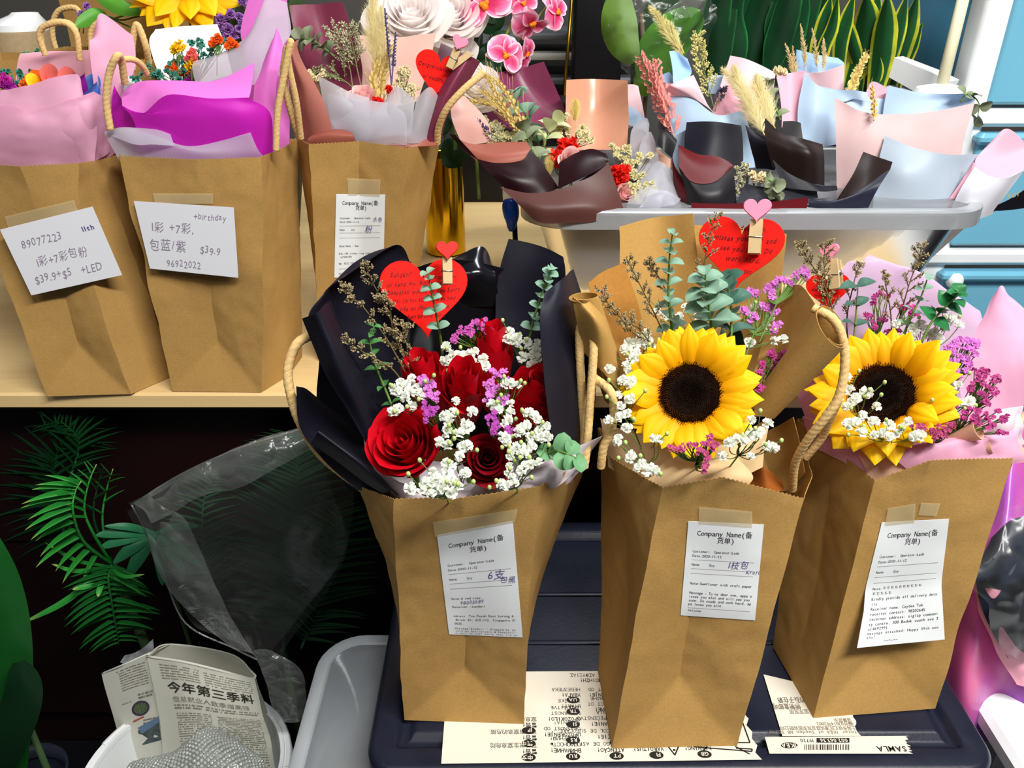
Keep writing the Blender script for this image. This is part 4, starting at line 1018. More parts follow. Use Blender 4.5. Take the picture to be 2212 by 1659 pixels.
sheet('paper_sheet', [[(750,1060,.58),(860,1080,.60),(980,1080,.62)],[(690,900,.60),(830,920,.62),(960,940,.65)],[(690,770,.61),(790,790,.64),(930,760,.67)]], BLK, wp, seed=5)
sheet('paper_sheet', [[(850,950,.655),(980,950,.69),(1150,950,.70)],[(870,760,.66),(980,740,.70),(1160,740,.71)],[(872,596,.665),(985,568,.70),(1110,590,.71)]], BLKS, wp, seed=6, ws=10, wr=.006)
sheet('paper_sheet', [[(950,650,.70),(1000,660,.705),(1075,660,.705)],[(965,588,.70),(1020,592,.695),(1066,592,.705)],[(974,561,.72),(1036,534,.73),(1060,570,.735)]], BLKS, wp, seed=7, ws=12, wr=.003)
sheet('paper_sheet', [[(1080,930,.66),(1150,940,.67),(1200,940,.66)],[(1068,720,.69),(1150,740,.69),(1225,740,.67)],[(1077,592,.71),(1150,600,.70),(1222,600,.68)],[(1099,517,.72),(1165,531,.71),(1216,556,.69)]], BLK, wp, seed=8)
sheet('paper_sheet', [[(1198,1010,.520),(1240,1000,.545),(1276,975,.59)],[(1185,930,.505),(1230,930,.535),(1284,900,.59)],[(1170,800,.525),(1225,790,.55),(1284,760,.60)],[(1164,690,.55),(1215,660,.575),(1272,690,.62)],[(1172,632,.58),(1215,600,.60),(1240,585,.65)]], BLK, wp, seed=9, ws=14, wr=.004)
tw = wrap('tissue_paper', 'white and pale pink tissue around the base of the red roses', (960, 1060, .52), 'tissue papers', 'tissue paper')
sheet('tissue_sheet', [[(815,1110,.535),(900,1120,.512),(1050,1115,.508),(1160,1085,.515),(1262,1010,.55)],[(800,1030,.54),(880,1085,.508),(1020,1078,.502),(1150,1062,.508),(1262,990,.55)],[(780,950,.55),(840,1030,.515),(960,1062,.512),(1110,1040,.51),(1292,948,.545)]], TISW, tw, crumple=.012, seed=3, nu=60)
sheet('tissue_sheet', [[(985,1090,.505),(1060,1080,.502),(1180,1060,.509),(1240,1020,.535)],[(1010,1062,.502),(1090,1040,.497),(1180,1030,.503),(1250,990,.535)],[(1035,1030,.508),(1110,1045,.51),(1175,995,.515),(1292,945,.54)]], TISW, tw, crumple=.014, seed=8, nu=50)
sheet('tissue_sheet', [[(800,1040,.56),(1000,1070,.56),(1250,1030,.58)],[(790,970,.57),(1000,1000,.58),(1270,960,.60)]], TISW, tw, crumple=.01, seed=9)
def up(p, a=.9, b=.55, x=0): return (TOCAM(P(*p))*a + V(x, 0, b)).normalized()
rose(872, 958, .505, 84, 'large open red rose at the lower left of the rose bouquet', d=up((868,955,.5), .8, .35, -.25), seed=3, n=26, roll=.6, drops=40)
rose(1053, 988, .497, 60, 'dark crimson rose with a tight spiral, bottom centre of the rose bouquet', d=up((1052,990,.5), 1, .1, .05), matl=ROSED, seed=5, n=24, opn=.95, roll=1.9, zs=1.1)
rose(1003, 842, .54, 60, 'half open red rose standing in the middle of the rose bouquet', d=up((1005,835,.5), .5, .75), seed=7, n=22, opn=.9, zs=1.9, roll=3.1, drops=30, flare=.6)
rose(1146, 862, .55, 72, 'red rose with dewy outer petals, right of the rose bouquet', d=up((1148,862,.5), .35, .8, .35), seed=9, n=22, opn=.95, zs=1.5, roll=.3, drops=50, flare=.6)
rose(1064, 775, .59, 58, 'tall red rose with one upright dewy petal, top of the rose bouquet', d=up((1060,760,.5), .15, 1, 0), seed=12, n=20, opn=.9, zs=2.0, roll=1.1, drops=40, flare=.5)
rose(918, 812, .575, 60, 'red rose half hidden by white blossoms, upper left of the rose bouquet', d=up((915,800,.5), .3, .9, -.3), seed=14, n=20, opn=.95, zs=1.4, roll=2.2, flare=.7)
rose(1163, 815, .545, 24, 'small tight red rosebud tucked against the black paper at the right', d=up((915,800,.5), .6, .7, -.3), seed=15, n=14, opn=.8, zs=1.3, roll=2.2)
def yl(pts, Y, dy=0): return [(a, b, Y + dy*(1050 - b)/400) for a, b in pts]
q6 = lambda L, Y, s=.12: [(*K6(a, b), Y + s*(1000 - K6(a, b)[1])/400) for a, b in L]
breath("baby's breath cluster above the middle rose", q6([(1010,690),(1045,735),(1090,770),(1150,730),(1160,780),(1040,790),(1000,770),(1225,765),(1210,815),(1060,830),(1180,715),(1235,800),(1110,745),(1075,740)], .485), (1015,880,.58), 9.5)
breath("baby's breath cluster at the upper right by the black paper", q6([(1385,600),(1410,650),(1440,670),(1490,660),(1500,690),(1460,750),(1520,740),(1560,720),(1520,800),(1550,670),(1380,640),(1560,760),(1430,640),(1540,710)], .50), (1110,860,.59), 9.5)
breath("baby's breath cluster left of the purple statice", q6([(800,880),(770,920),(830,930),(720,960),(760,990),(700,1070),(800,1040),(860,990),(740,910),(700,945),(790,960),(845,960),(680,1075),(725,1055)], .475), (930,930,.56), 10)
breath("baby's breath drift across the front of the middle rose", q6([(1065,1015),(1160,1075),(1000,1100),(1010,1130),(1050,1080),(1015,1180),(1140,1170),(1080,1210),(1030,1120),(1120,1145),(1010,1200)], .462), (1030,1010,.53), 10)
breath("baby's breath between the two front roses", q6([(960,1260),(1010,1280),(1105,1290),(1085,1345),(1010,1390),(1040,1400),(985,1265),(1130,1280)], .46), (1000,1050,.52), 10)
breath("baby's breath beside the upper right statice", q6([(1360,910),(1430,920),(1300,1045),(1390,1080),(1370,1130),(1350,1150),(1390,910),(1280,1035),(1320,1060),(1390,1030)], .475), (1110,980,.54), 9.5)
breath("baby's breath mass right of the dark crimson rose", q6([(1360,1240),(1400,1310),(1440,1200),(1500,1090),(1480,1160),(1550,1120),(1600,1165),(1510,1230),(1490,1290),(1450,1330),(1560,1200),(1345,1225),(1370,1260),(1530,1095),(1460,1180),(1570,1230),(1430,1290),(1610,1225),(1390,1340),(1520,1280),(1475,1330)], .465), (1130,1060,.52), 10)
breath("baby's breath at the right end of the white tissue", q6([(1380,1440),(1385,1400),(1340,1500),(1370,1520),(1420,1500),(1480,1400),(1520,1390),(1560,1380),(1455,1430),(1330,1510),(1400,1470)], .455), (1120,1090,.52), 9)
breath("baby's breath pile at the bottom of the rose bouquet", q6([(930,1440),(980,1500),(1030,1480),(1080,1530),(920,1500),(860,1540),(800,1545),(970,1540),(1110,1450),(920,1570),(1010,1440),(955,1480),(1000,1550),(880,1500),(1040,1560),(790,1530),(1125,1440),(1060,1500)], .453), (980,1110,.51), 10)
statice('lilac statice left of the middle rose', q6([(890,880),(920,920),(900,960),(930,990),(870,900)], .475), (950,950,.55), STATL, 7, 9, 6)
statice('magenta statice under the lilac statice, left of the middle rose', q6([(890,1040),(910,1080),(930,1060),(900,1110)], .47), (950,960,.55), mat('deep_lilac_statice', srgb(196,84,190), .6, trans=.3, vary=.4, vscale=400), 7, 9, 5)
statice('lilac statice between the middle and right roses', q6([(1300,850),(1340,840),(1370,880),(1300,910),(1260,920),(1280,960),(1340,1010),(1260,990),(1370,1000)], .485), (1080,980,.55), STATL, 7, 9, 5)
statice('deep lilac statice above the dark crimson rose', q6([(1270,1090),(1300,1150),(1310,1190),(1390,1180),(1280,1130)], .47), (1090,1000,.54), MT['deep_lilac_statice'], 7, 9, 5)
statice('pink statice behind the heart card foot, top of the rose bouquet', q6([(1150,580),(1200,540),(1240,590),(1170,610),(1130,590),(1210,570),(1260,600),(1075,590),(1060,640),(1040,650),(1180,540),(1240,540),(1150,600)], .50), (1050,800,.60), mat('orchid_pink_statice', srgb(214,100,190), .6, trans=.3, vary=.4, vscale=400), 6, 7, 4)
cpx = [('grey brown caspia sprig rising to the top of the left black paper', [(905,850,.58),(870,760,.585),(835,670,.58),(800,600,.575),(786,562,.57)], 14, 36),
 ('caspia sprig leaning to the upper left over the black paper', [(900,850,.57),(840,740,.565),(790,670,.555),(758,640,.55),(748,618,.55)], 12, 34),
 ('low caspia sprig pointing left in the rose bouquet', [(890,860,.56),(850,800,.55),(800,770,.545),(760,745,.54),(738,728,.54)], 11, 32),
 ('caspia sprig beside the left edge of the heart card', [(900,840,.585),(880,790,.585),(850,720,.58),(840,650,.575),(818,640,.575)], 12, 34),
 ('short caspia sprig under the heart card', [(900,860,.575),(890,800,.575),(880,750,.57),(870,715,.57),(882,700,.57)], 10, 34)]
for i, (l, s, n, b) in enumerate(cpx): caspia(l, s, n, b, seed=i + 3)
euc('eucalyptus stem with bright narrow leaves over the left black paper', [(868,930,.54),(840,860,.55),(812,790,.555),(800,740,.555),(808,705,.555)], 7, 30, 22, EUCG, flat=1.2, shape='oval', seed=4, start=.2)
euc('pale round eucalyptus stem in front of the heart card', [(956,770,.595),(950,720,.585),(938,660,.575),(930,620,.57),(925,590,.57)], 6, 26, 22, EUC, flat=.9, seed=5, start=.3, spiral=.25, asp=.8)
euc('eucalyptus stem with round leaves at the top right of the rose bouquet', [(1140,750,.60),(1150,700,.60),(1165,650,.60),(1180,610,.60),(1192,580,.60)], 8, 25, 20, EUC, seed=6, start=.2)
euc('large round green eucalyptus leaves at the right rim of the rose bag', [(1140,1000,.50),(1170,985,.495),(1200,975,.49),(1225,980,.485),(1245,990,.485)], 4, 44, 40, mat('fresh_round_leaf', srgb(112,164,116), .5, trans=.2, vary=.4, vscale=40, vdark=.8), flat=.1, seed=8, start=.35)
euc('small pale eucalyptus tip at the bottom rim of the rose bag', [(985,1090,.505),(965,1070,.497),(945,1060,.493),(935,1055,.49)], 3, 22, 16, EUC, seed=9, start=.3, shape='oval')
nrm = (TOCAM(P(918,650,.61)) + V(.05, 0, .1)).normalized()
heart_card('red heart card with long handwriting above the red roses', 918, 645, .612, 196, 4, [
    (-.72,.50,.10,'Sundari"'), (.10,.42,.09,'Dropped by'), (-.82,.30,.095,'to send my Anniversary'), (-.88,.12,.095,'Deepavali wishes to you Sorry'), (-.80,-.06,.095,"that I'm not able to be by your"), (-.72,-.24,.095,'side on this occasions.'),
    (-.58,-.42,.095,'Every bad comes with a'), (-.38,-.60,.095,'good thing but one'), (-.22,-.77,.09,'thing for'), (-.08,-.93,.08,'sure')], nrm=nrm)
peg('mini peg with glossy red heart clipping the card above the roses', 966, 583, .606, 62, 2, REDH, nrm=nrm, hscale=1.0)

# ------------------------------------------------------------------ MIDDLE SUNFLOWER BOUQUET
wk = wrap('wrapping_paper', 'brown kraft wrapping around the middle sunflower bouquet', (1500, 980, .57))
sheet('paper_sheet', [[(1352,900,.66),(1430,900,.665),(1520,900,.66)],[(1345,700,.675),(1430,700,.69),(1520,690,.68)],[(1337,489,.70),(1420,470,.715),(1497,459,.70)]], KRAFTW, wk, seed=1)
sheet('paper_sheet', [[(1500,900,.665),(1580,900,.67),(1650,900,.66)],[(1500,700,.70),(1600,700,.705),(1680,690,.69)],[(1500,486,.72),(1600,492,.725),(1700,505,.71)]], KRAFTW, wk, seed=2)
sheet('paper_sheet', [[(1330,850,.60),(1370,860,.64),(1400,860,.66)],[(1290,720,.62),(1340,720,.66),(1390,710,.68)],[(1270,612,.64),(1300,590,.67),(1350,566,.69)]], mat('kraft_inner', srgb(172,120,54), .6, vary=.3, vscale=300), wk, seed=3)
roll('paper_roll', wk, KRAFTW, P(1262,640,.565), P(1335,850,.60), .0115, .013, 1.2, a0=2.0, cut=.5)
sheet('paper_sheet', [[(1262,760,.56),(1300,800,.555),(1340,850,.57)],[(1245,690,.555),(1290,700,.54),(1330,760,.57)],[(1238,640,.56),(1262,655,.55),(1290,640,.57)]], KRAFTW, wk, seed=4)
sheet('paper_sheet', [[(1610,880,.61),(1640,880,.60),(1680,850,.58)],[(1640,760,.66),(1690,760,.635),(1740,740,.60)],[(1672,650,.69),(1722,616,.66),(1770,668,.61)]], KRAFTW, wk, seed=5)
roll('paper_roll', wk, KRAFTW, P(1798,704,.545), P(1650,880,.565), .0175, .0125, 1.15, a0=1.0, cut=-.35)
sheet('paper_sheet', [[(1640,1060,.60),(1700,1060,.585),(1740,1020,.57)],[(1640,940,.61),(1680,920,.60),(1715,900,.58)]], KRAFTW, wk, seed=6)
sheet('paper_fold', [[(1612,1050,.565),(1660,1062,.55),(1692,1060,.56)],[(1612,1010,.585),(1650,1008,.56),(1690,1040,.57)]], mat('copper_wrap', srgb(150,84,34), .4), wk, seed=7)
tc_ = wrap('tissue_paper', 'cream tissue paper under the middle sunflower', (1480, 1010, .53), 'tissue papers', 'tissue paper')
sheet('tissue_sheet', [[(1310,1010,.555),(1370,1040,.535),(1450,1045,.53),(1550,1050,.53),(1640,1010,.55)],[(1298,940,.56),(1360,990,.54),(1450,1010,.53),(1560,1000,.53),(1650,960,.56)],[(1292,905,.57),(1340,930,.56),(1440,960,.55),(1560,960,.55),(1660,900,.57)]], TISC, tc_, crumple=.006, seed=4)
sheet('tissue_sheet', [[(1395,1062,.515),(1500,1058,.505),(1600,1058,.515)],[(1404,1025,.518),(1500,1012,.512),(1625,1030,.52)],[(1450,985,.53),(1520,985,.53),(1590,985,.535)]], TISC, tc_, crumple=.002, seed=6)
sunflower(1490, 850, .535, 142, 'big open sunflower in the brown kraft bouquet, middle bag', (TOCAM(P(1490,850,.53))*1 + V(-.03,0,.12)), disc=.47, n=54, seed=2)
q7 = lambda L, Y, s=.12: [(*K7(a, b), Y + s*(950 - K7(a, b)[1])/400) for a, b in L]
breath("baby's breath cluster at the upper left of the middle sunflower", q7([(500,740),(470,770),(400,790),(440,800),(510,780),(560,820),(390,830),(440,850),(500,800),(420,880),(460,880),(390,920),(430,940),(480,910),(400,960),(440,920)], .50, .16), (1400,930,.57), 10)
breath("baby's breath cluster left beside the sunflower petals", q7([(370,1000),(420,1000),(400,1020),(300,935),(350,1080),(360,1140),(410,1100),(360,1200),(290,1220),(395,1180)], .50), (1400,1010,.55), 9.5)
breath("baby's breath along the left rim of the middle bag", q7([(345,1320),(395,1260),(420,1410),(340,1340),(480,1460),(520,1480),(550,1500),(500,1500),(450,1480),(540,1320),(570,1325),(410,1430)], .485), (1420,1040,.53), 9.5)
breath("baby's breath at the lower right of the middle sunflower", q7([(960,1340),(1030,1330),(1090,1290),(1080,1220),(1130,1280),(1110,1310),(1170,1240),(1165,1360),(1200,1370),(1075,1420),(920,1415),(1000,1320),(1065,1305)], .48), (1560,1030,.54), 9.5)
breath("scattered baby's breath between eucalyptus and pink statice", q7([(560,620),(600,650),(650,755),(680,650),(1090,600),(1080,640),(1160,700),(1180,650),(1210,780),(1255,775),(1070,790),(1040,800),(715,600),(790,650)], .52, .2), (1500,850,.60), 9)
statice('lilac statice arching to the upper right of the middle bouquet', q7([(1380,420),(1340,410),(1310,430),(1260,460),(1230,440),(1190,470),(1170,500),(1200,530),(1290,470),(1370,390)], .50, .2), (1640,740,.60), STATL, 8, 7, 4)
statice('lilac statice right of the round eucalyptus, middle bouquet', q7([(1100,520),(1060,520),(1040,620),(1090,660),(1150,600),(1210,630),(1220,680),(1200,720),(1180,600)], .51, .2), (1600,800,.60), STATL, 8, 7, 4)
statice('magenta statice right of the sunflower near the kraft roll', q7([(1180,850),(1130,920),(1120,960),(1200,860),(1090,1020),(1130,1040)], .51), (1600,900,.58), STATM, 7, 7, 4)
statice('dark plum statice behind the sunflower beside the kraft roll', q7([(1180,920),(1230,880),(1250,930),(1210,960),(1180,990),(1160,1030),(1260,860),(1230,900)], .535), (1620,900,.60), STATD, 6, 9, 6)
statice('magenta statice hanging below the middle sunflower', q7([(640,1370),(680,1380),(720,1360),(780,1360),(820,1350),(860,1370),(800,1390),(830,1410),(820,1450),(810,1490),(880,1340),(850,1320)], .478), (1500,1030,.53), mat('rose_statice', srgb(196,84,132), .6, trans=.25, vary=.5, vscale=400), 6, 7, 5)
for i, (l, s, n, b) in enumerate([
 ('tall caspia sprig in front of the heart card, middle bouquet', [(1520,760,.62),(1515,680,.625),(1518,600,.625),(1530,520,.625),(1548,458,.625)], 14, 40),
 ('caspia sprig leaning far left over the kraft roll', [(1420,760,.60),(1370,720,.59),(1335,680,.585),(1310,650,.58),(1300,630,.58)], 13, 34),
 ('caspia sprig rising left of the narrow eucalyptus', [(1450,760,.61),(1420,690,.61),(1395,640,.61),(1370,590,.61),(1352,556,.61)], 12, 34),
 ('caspia sprig between the two eucalyptus stems', [(1470,740,.63),(1450,660,.63),(1430,610,.63),(1410,580,.63),(1400,565,.63)], 10, 32),
 ('low caspia sprig left of the sunflower', [(1440,780,.58),(1405,740,.58),(1380,710,.575),(1365,700,.575),(1350,690,.575)], 10, 34)]): caspia(l, s, n, b, seed=i + 23, bud=1.05)
euc('upright eucalyptus stem with small paired leaves, left of centre in the middle bouquet', [(1455,740,.61),(1448,680,.61),(1444,620,.61),(1446,560,.61),(1452,508,.61)], 10, 40, 26, EUC, seed=14, flat=1.4, start=.12, asp=.75)
euc('broad eucalyptus stem with large round leaves above the sunflower', [(1540,730,.57),(1535,690,.575),(1530,650,.575),(1526,620,.575),(1523,592,.575)], 8, 60, 40, EUC, seed=15, flat=1.1, start=.1, asp=.85)
euc('grey blue eucalyptus stem behind the broad one', [(1580,740,.59),(1580,690,.60),(1578,650,.60),(1572,620,.60),(1565,605,.60)], 6, 60, 46, EUCD, seed=16, flat=.9, start=.1, asp=.85)
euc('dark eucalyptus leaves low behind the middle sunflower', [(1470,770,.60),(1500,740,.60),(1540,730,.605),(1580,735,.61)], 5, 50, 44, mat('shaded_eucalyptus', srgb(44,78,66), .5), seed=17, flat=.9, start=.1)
nrm = (TOCAM(P(1598,560,.67)) + V(-.05, 0, .1)).normalized()
heart_card('red heart card with handwriting above the middle sunflower', 1597, 548, .672, 180, -6, [(-.05,.55,.11,'dear son,'), (-.62,.30,.12,'misses you alot and'), (-.45,.06,.12,'see you soon. Do'), (-.30,-.18,.12,'work hard,'), (-.05,-.46,.12,'you alot')], nrm=nrm, hx=1.03)
peg('mini peg with pink heart clipping the card of the middle bouquet', 1632, 508, .666, 80, -3, PINKH, nrm=nrm, hscale=.95)

# ------------------------------------------------------------------ RIGHT SUNFLOWER BOUQUET
wr_ = wrap('tissue_paper', 'pink and lilac tissue sheets around the right sunflower bouquet', (2000, 980, .58), 'tissue papers', 'tissue paper')
sheet('tissue_sheet', [[(1800,950,.66),(1950,950,.70),(2150,950,.70)],[(1760,720,.67),(1950,740,.73),(2130,760,.73)],[(1820,575,.70),(1960,590,.74),(2118,680,.75)],[(1850,580,.71),(1940,574,.745),(2112,678,.755)]], LILAC, wr_, seed=1, wr=.003, crumple=.003)
sheet('tissue_sheet', [[(1850,680,.74),(1960,690,.745),(2050,720,.745)],[(1862,575,.735),(1940,590,.74),(2020,640,.745)],[(1877,548,.74),(1930,570,.745),(1948,576,.75)]], LILAC, wr_, seed=2)
sheet('tissue_sheet', [[(2060,950,.60),(2120,940,.60),(2200,930,.60)],[(2080,780,.64),(2150,780,.63),(2215,780,.62)],[(2118,690,.66),(2165,650,.66),(2225,690,.65)],[(2140,640,.67),(2158,621,.67),(2200,665,.665)]], TISP, wr_, seed=3, crumple=.006)
sheet('tissue_sheet', [[(2120,1010,.575),(2160,990,.57),(2202,960,.58)],[(2120,930,.57),(2160,920,.565),(2202,920,.575)],[(2150,885,.58),(2185,880,.575),(2205,878,.58)]], TISW, wr_, seed=13, crumple=.008)
sheet('tissue_sheet', [[(1740,930,.63),(1790,945,.60),(1840,960,.59)],[(1720,840,.66),(1780,850,.63),(1825,860,.60)],[(1735,700,.69),(1780,700,.66),(1822,740,.62)]], TISP, wr_, seed=4, crumple=.006)
sheet('tissue_sheet', [[(1750,960,.61),(1820,1000,.575),(1885,1045,.558),(1900,1040,.555)],[(1730,900,.63),(1800,930,.59),(1860,965,.575),(1950,970,.57)]], TISP, wr_, seed=5, crumple=.008)
sheet('tissue_sheet', [[(1870,1045,.557),(1960,1040,.545),(2080,1020,.548),(2200,1000,.565)],[(1850,990,.565),(1960,985,.553),(2080,985,.555),(2190,960,.57)],[(1850,955,.58),(1960,945,.57),(2080,945,.57),(2180,930,.58)]], PEACH, wr_, seed=6, crumple=.010)
sheet('tissue_sheet', [[(1990,1040,.545),(2080,1030,.543),(2190,1000,.555)],[(1920,985,.548),(2060,965,.546),(2185,950,.56)],[(1960,955,.56),(2080,945,.555),(2190,930,.565)]], TISP, wr_, seed=7, crumple=.010)
roll('tissue_roll', wr_, PEACH, P(2115,928,.548), P(2050,950,.56), .0085, .003, 1.0, a0=1.0)
roll('tissue_roll', wr_, PEACH, P(2142,962,.548), P(2095,968,.555), .006, .003, 1.1, a0=.5)
sunflower(1905, 852, .585, 150, 'sunflower with dewy upper petals half behind the kraft roll, right bag', (TOCAM(P(1905,850,.58))*.8 + V(-.25,0,.45)), disc=.46, n=46, seed=5, group='fresh sunflowers in the front row', up=.35)
q8 = lambda L, Y, s=.12: [(*K8(a, b), Y + s*(930 - K8(a, b)[1])/400) for a, b in L]
breath("baby's breath over the lower left of the right sunflower", q8([(345,1055),(440,1065),(360,1115),(330,1145),(495,1145),(330,980),(380,1100)], .535), (1850,960,.59), 10)
breath("baby's breath row along the bottom of the right sunflower", q8([(420,1195),(480,1230),(560,1250),(670,1225),(640,1260),(340,1240),(480,1300),(560,1310),(700,1310),(410,1290),(600,1290),(380,1230),(530,1290),(730,1305)], .535), (1920,990,.57), 10)
breath("baby's breath near the magenta statice, right bouquet", q8([(805,1155),(905,1175),(940,1030),(850,925),(1010,1115),(830,1215),(960,1120),(1000,1130)], .545), (2010,960,.59), 10)
breath("baby's breath in front of the lilac tissue, top of the right bouquet", q8([(835,680),(910,670),(955,695),(740,700),(810,740),(830,770),(700,720),(690,760),(600,690),(900,655),(780,750)], .57), (1990,830,.64), 10)
statice('lilac statice right of the right sunflower', q8([(940,790),(980,800),(900,830),(850,860),(1010,840),(960,870),(920,900),(890,940),(980,930),(930,970),(1000,890),(870,890),(1030,800)], .55), (1990,930,.61), STATL, 8, 9, 5)
statice('magenta statice at the far right of the right bouquet', q8([(1090,960),(1060,1000),(1110,1040),(1080,1080),(1020,1040),(1140,1000),(1100,1120),(1140,1060),(1050,960)], .55), (2040,960,.60), STATM, 6, 9, 6)
statice('magenta statice spreading to the lower right of the right bouquet', q8([(920,1130),(980,1160),(1040,1180),(1100,1200),(1150,1190),(1190,1210),(1010,1220),(1180,1300),(1120,1260),(1060,1220),(890,1100),(960,1190)], .545), (2010,970,.59), STATM, 6, 9, 5)
statice('rose pink statice at the bottom of the right bouquet', q8([(740,1260),(790,1290),(840,1270),(880,1260),(860,1300),(820,1310),(900,1250),(700,1265)], .538), (1990,990,.57), MT['rose_statice'], 6, 8, 5)
statice('magenta statice behind the right sunflower top', q8([(500,520),(540,540),(480,560),(450,660),(470,700),(440,640),(560,740),(520,650),(600,735)], .59), (1900,780,.66), STATM, 6, 7, 4)
statice('small magenta statice tip in front of lilac tissue', q8([(640,600),(680,610),(700,625),(625,605),(660,590)], .60), (1920,760,.66), mat('bright_magenta_statice', srgb(216,50,150), .6, trans=.3), 6, 6, 4)
for i, (l, s, n, b) in enumerate([
 ('dense caspia sprig in front of the narrow heart card', [(1800,760,.64),(1795,690,.64),(1785,630,.64),(1780,570,.64),(1784,520,.64)], 14, 40),
 ('caspia sprig crossing the narrow heart card to the upper left', [(1810,720,.635),(1790,640,.635),(1765,590,.635),(1740,550,.635),(1728,522,.635)], 13, 34),
 ('tall caspia sprig against the clear box, right bouquet', [(1920,760,.65),(1945,680,.655),(1965,610,.66),(1985,560,.66),(1990,530,.66)], 13, 40),
 ('thin caspia sprig left of the tall one, right bouquet', [(1925,760,.65),(1925,690,.655),(1918,640,.655),(1912,610,.655),(1912,590,.655)], 9, 30),
 ('short caspia sprig right of the narrow heart card', [(1830,740,.65),(1830,680,.65),(1840,630,.65),(1850,590,.65),(1860,570,.65)], 9, 30)]): caspia(l, s, n, b, seed=i + 43, bud=1.05)
euc('eucalyptus stem with narrow opposite leaves beside the narrow heart card', [(1840,770,.63),(1846,720,.635),(1850,670,.64),(1853,620,.64)], 4, 42, 40, EUCD, seed=24, flat=1.6, start=.15, shape='oval', asp=1.2, spiral=.15, stemmat=mat('olive_stem', srgb(120,134,70), .5))
euc('leaning eucalyptus stem with pale leaves against lilac tissue', [(1950,730,.64),(1970,680,.645),(1990,640,.65),(2004,600,.65)], 5, 34, 26, EUC, seed=25, flat=1.4, start=.15, shape='oval', asp=1.3, spiral=.3)
euc('glossy dark green eucalyptus leaves at the upper right of the right bouquet', [(1990,740,.62),(2010,700,.625),(2035,670,.63),(2062,645,.63),(2070,630,.63)], 6, 40, 28, mat('glossy_green_leaf', srgb(40,112,62), .35, vary=.3, vscale=60), seed=26, flat=.2, start=.3, shape='oval', asp=1.6)
heart_card('narrow red heart card seen edge on, left of the right bouquet', 1788, 632, .668, 92, 0, [(-.7,.1,.12,'Happy 39th'), (-.6,-.15,.12,'months!')], nrm=(TOCAM(P(1788,630,.66)) + V(-.1, 0, .1)).normalized(), hx=1.0)
peg('mini peg with pink heart behind caspia, right bouquet', 1803, 590, .662, 70, 6, PINKH, nrm=(TOCAM(P(1788,630,.66)) + V(-.5, 0, .1)).normalized(), hscale=.75)
# ------------------------------------------------------------------ more plant builders
def plume(label, stem, wpx, n=500, matl=None, name='pampas_plume', group='dried grasses', start=.25, L=.016, seed=1, cat='dried flower', ang=.45, w=.00022, taper=True):
    rnd = random.Random(seed); sp = crv([P(*q) for q in stem], 30); t = thing(name, sp[0], label, cat, group); m = MB(); m.tube(sp, [.0009*(1 - .6*i/30) for i in range(31)], 5); m.part('stem', WHEAT, t); b = MB()
    for i in range(n):
        f = start + (1 - start)*rnd.random(); k = min(29, int(f*30)); p = sp[k].lerp(sp[k+1], f*30 - k); ax = (sp[k+1] - sp[k]).normalized()
        pr = (1 - ((f - start)/(1 - start)))**.6*min(1, (f - start)*8 + .3) if taper else 1
        o = V(rnd.gauss(0,1), rnd.gauss(0,1), rnd.gauss(0,1)); o = (o - ax*o.dot(ax)).normalized()
        W = wpx*1.7*msz(p)*pr*rnd.uniform(.3, 1); e = p + o*W + ax*W*rnd.uniform(.8, 1.8)/max(.3, ang*2); md = p.lerp(e, .5) + ax*W*.15; sd = (e - p).cross(TOCAM(p)).normalized()*w
        b.add([p, md + sd, e, md - sd], [(0,1,2,3)])
    b.part('plume', matl or PAMP, t, smooth=False, kind='stuff'); return t
def ear(label, stem, n=26, gpx=8, matl=None, name='wheat_ear', group='dried grasses', start=.45, awn=1.6, seed=1, cat='dried flower', wid=.32):
    """grains in rows up an ear, each grain a part"""
    rnd = random.Random(seed); sp = crv([P(*q) for q in stem], 30); t = thing(name, sp[0], label, cat, group); m = MB(); m.tube(sp, [.0009]*31, 5)
    g = lm(matl or WHEAT, 'oval', .5); big = name == 'pink_grass_plume'
    for i in range(n):
        f = start + (1 - start)*i/n; k = min(29, int(f*30)); p = sp[k]; ax = (sp[k+1] - sp[k]).normalized(); e1 = (RGT - ax*RGT.dot(ax)).normalized(); e2 = ax.cross(e1); a = i*2.1 + rnd.uniform(-.3, .3)
        o = e1*cos(a) + e2*sin(a); s = gpx*msz(p)*rnd.uniform(.8, 1.15)*(1.1 - .45*(f - start)/(1 - start)); d = (ax + o*wid*1.6).normalized()
        put('grain', g, t, MY(p + (o*s*rnd.uniform(0, 1.1) if big else o*0), d, o*.3 + TOCAM(p), (s*.9, s, s)))
        if awn: m.tube([p + d*s*.9, p + d*s*(.9 + awn) + o*s*.1], .00028, 3)
    m.part('stem', matl or WHEAT, t); return t
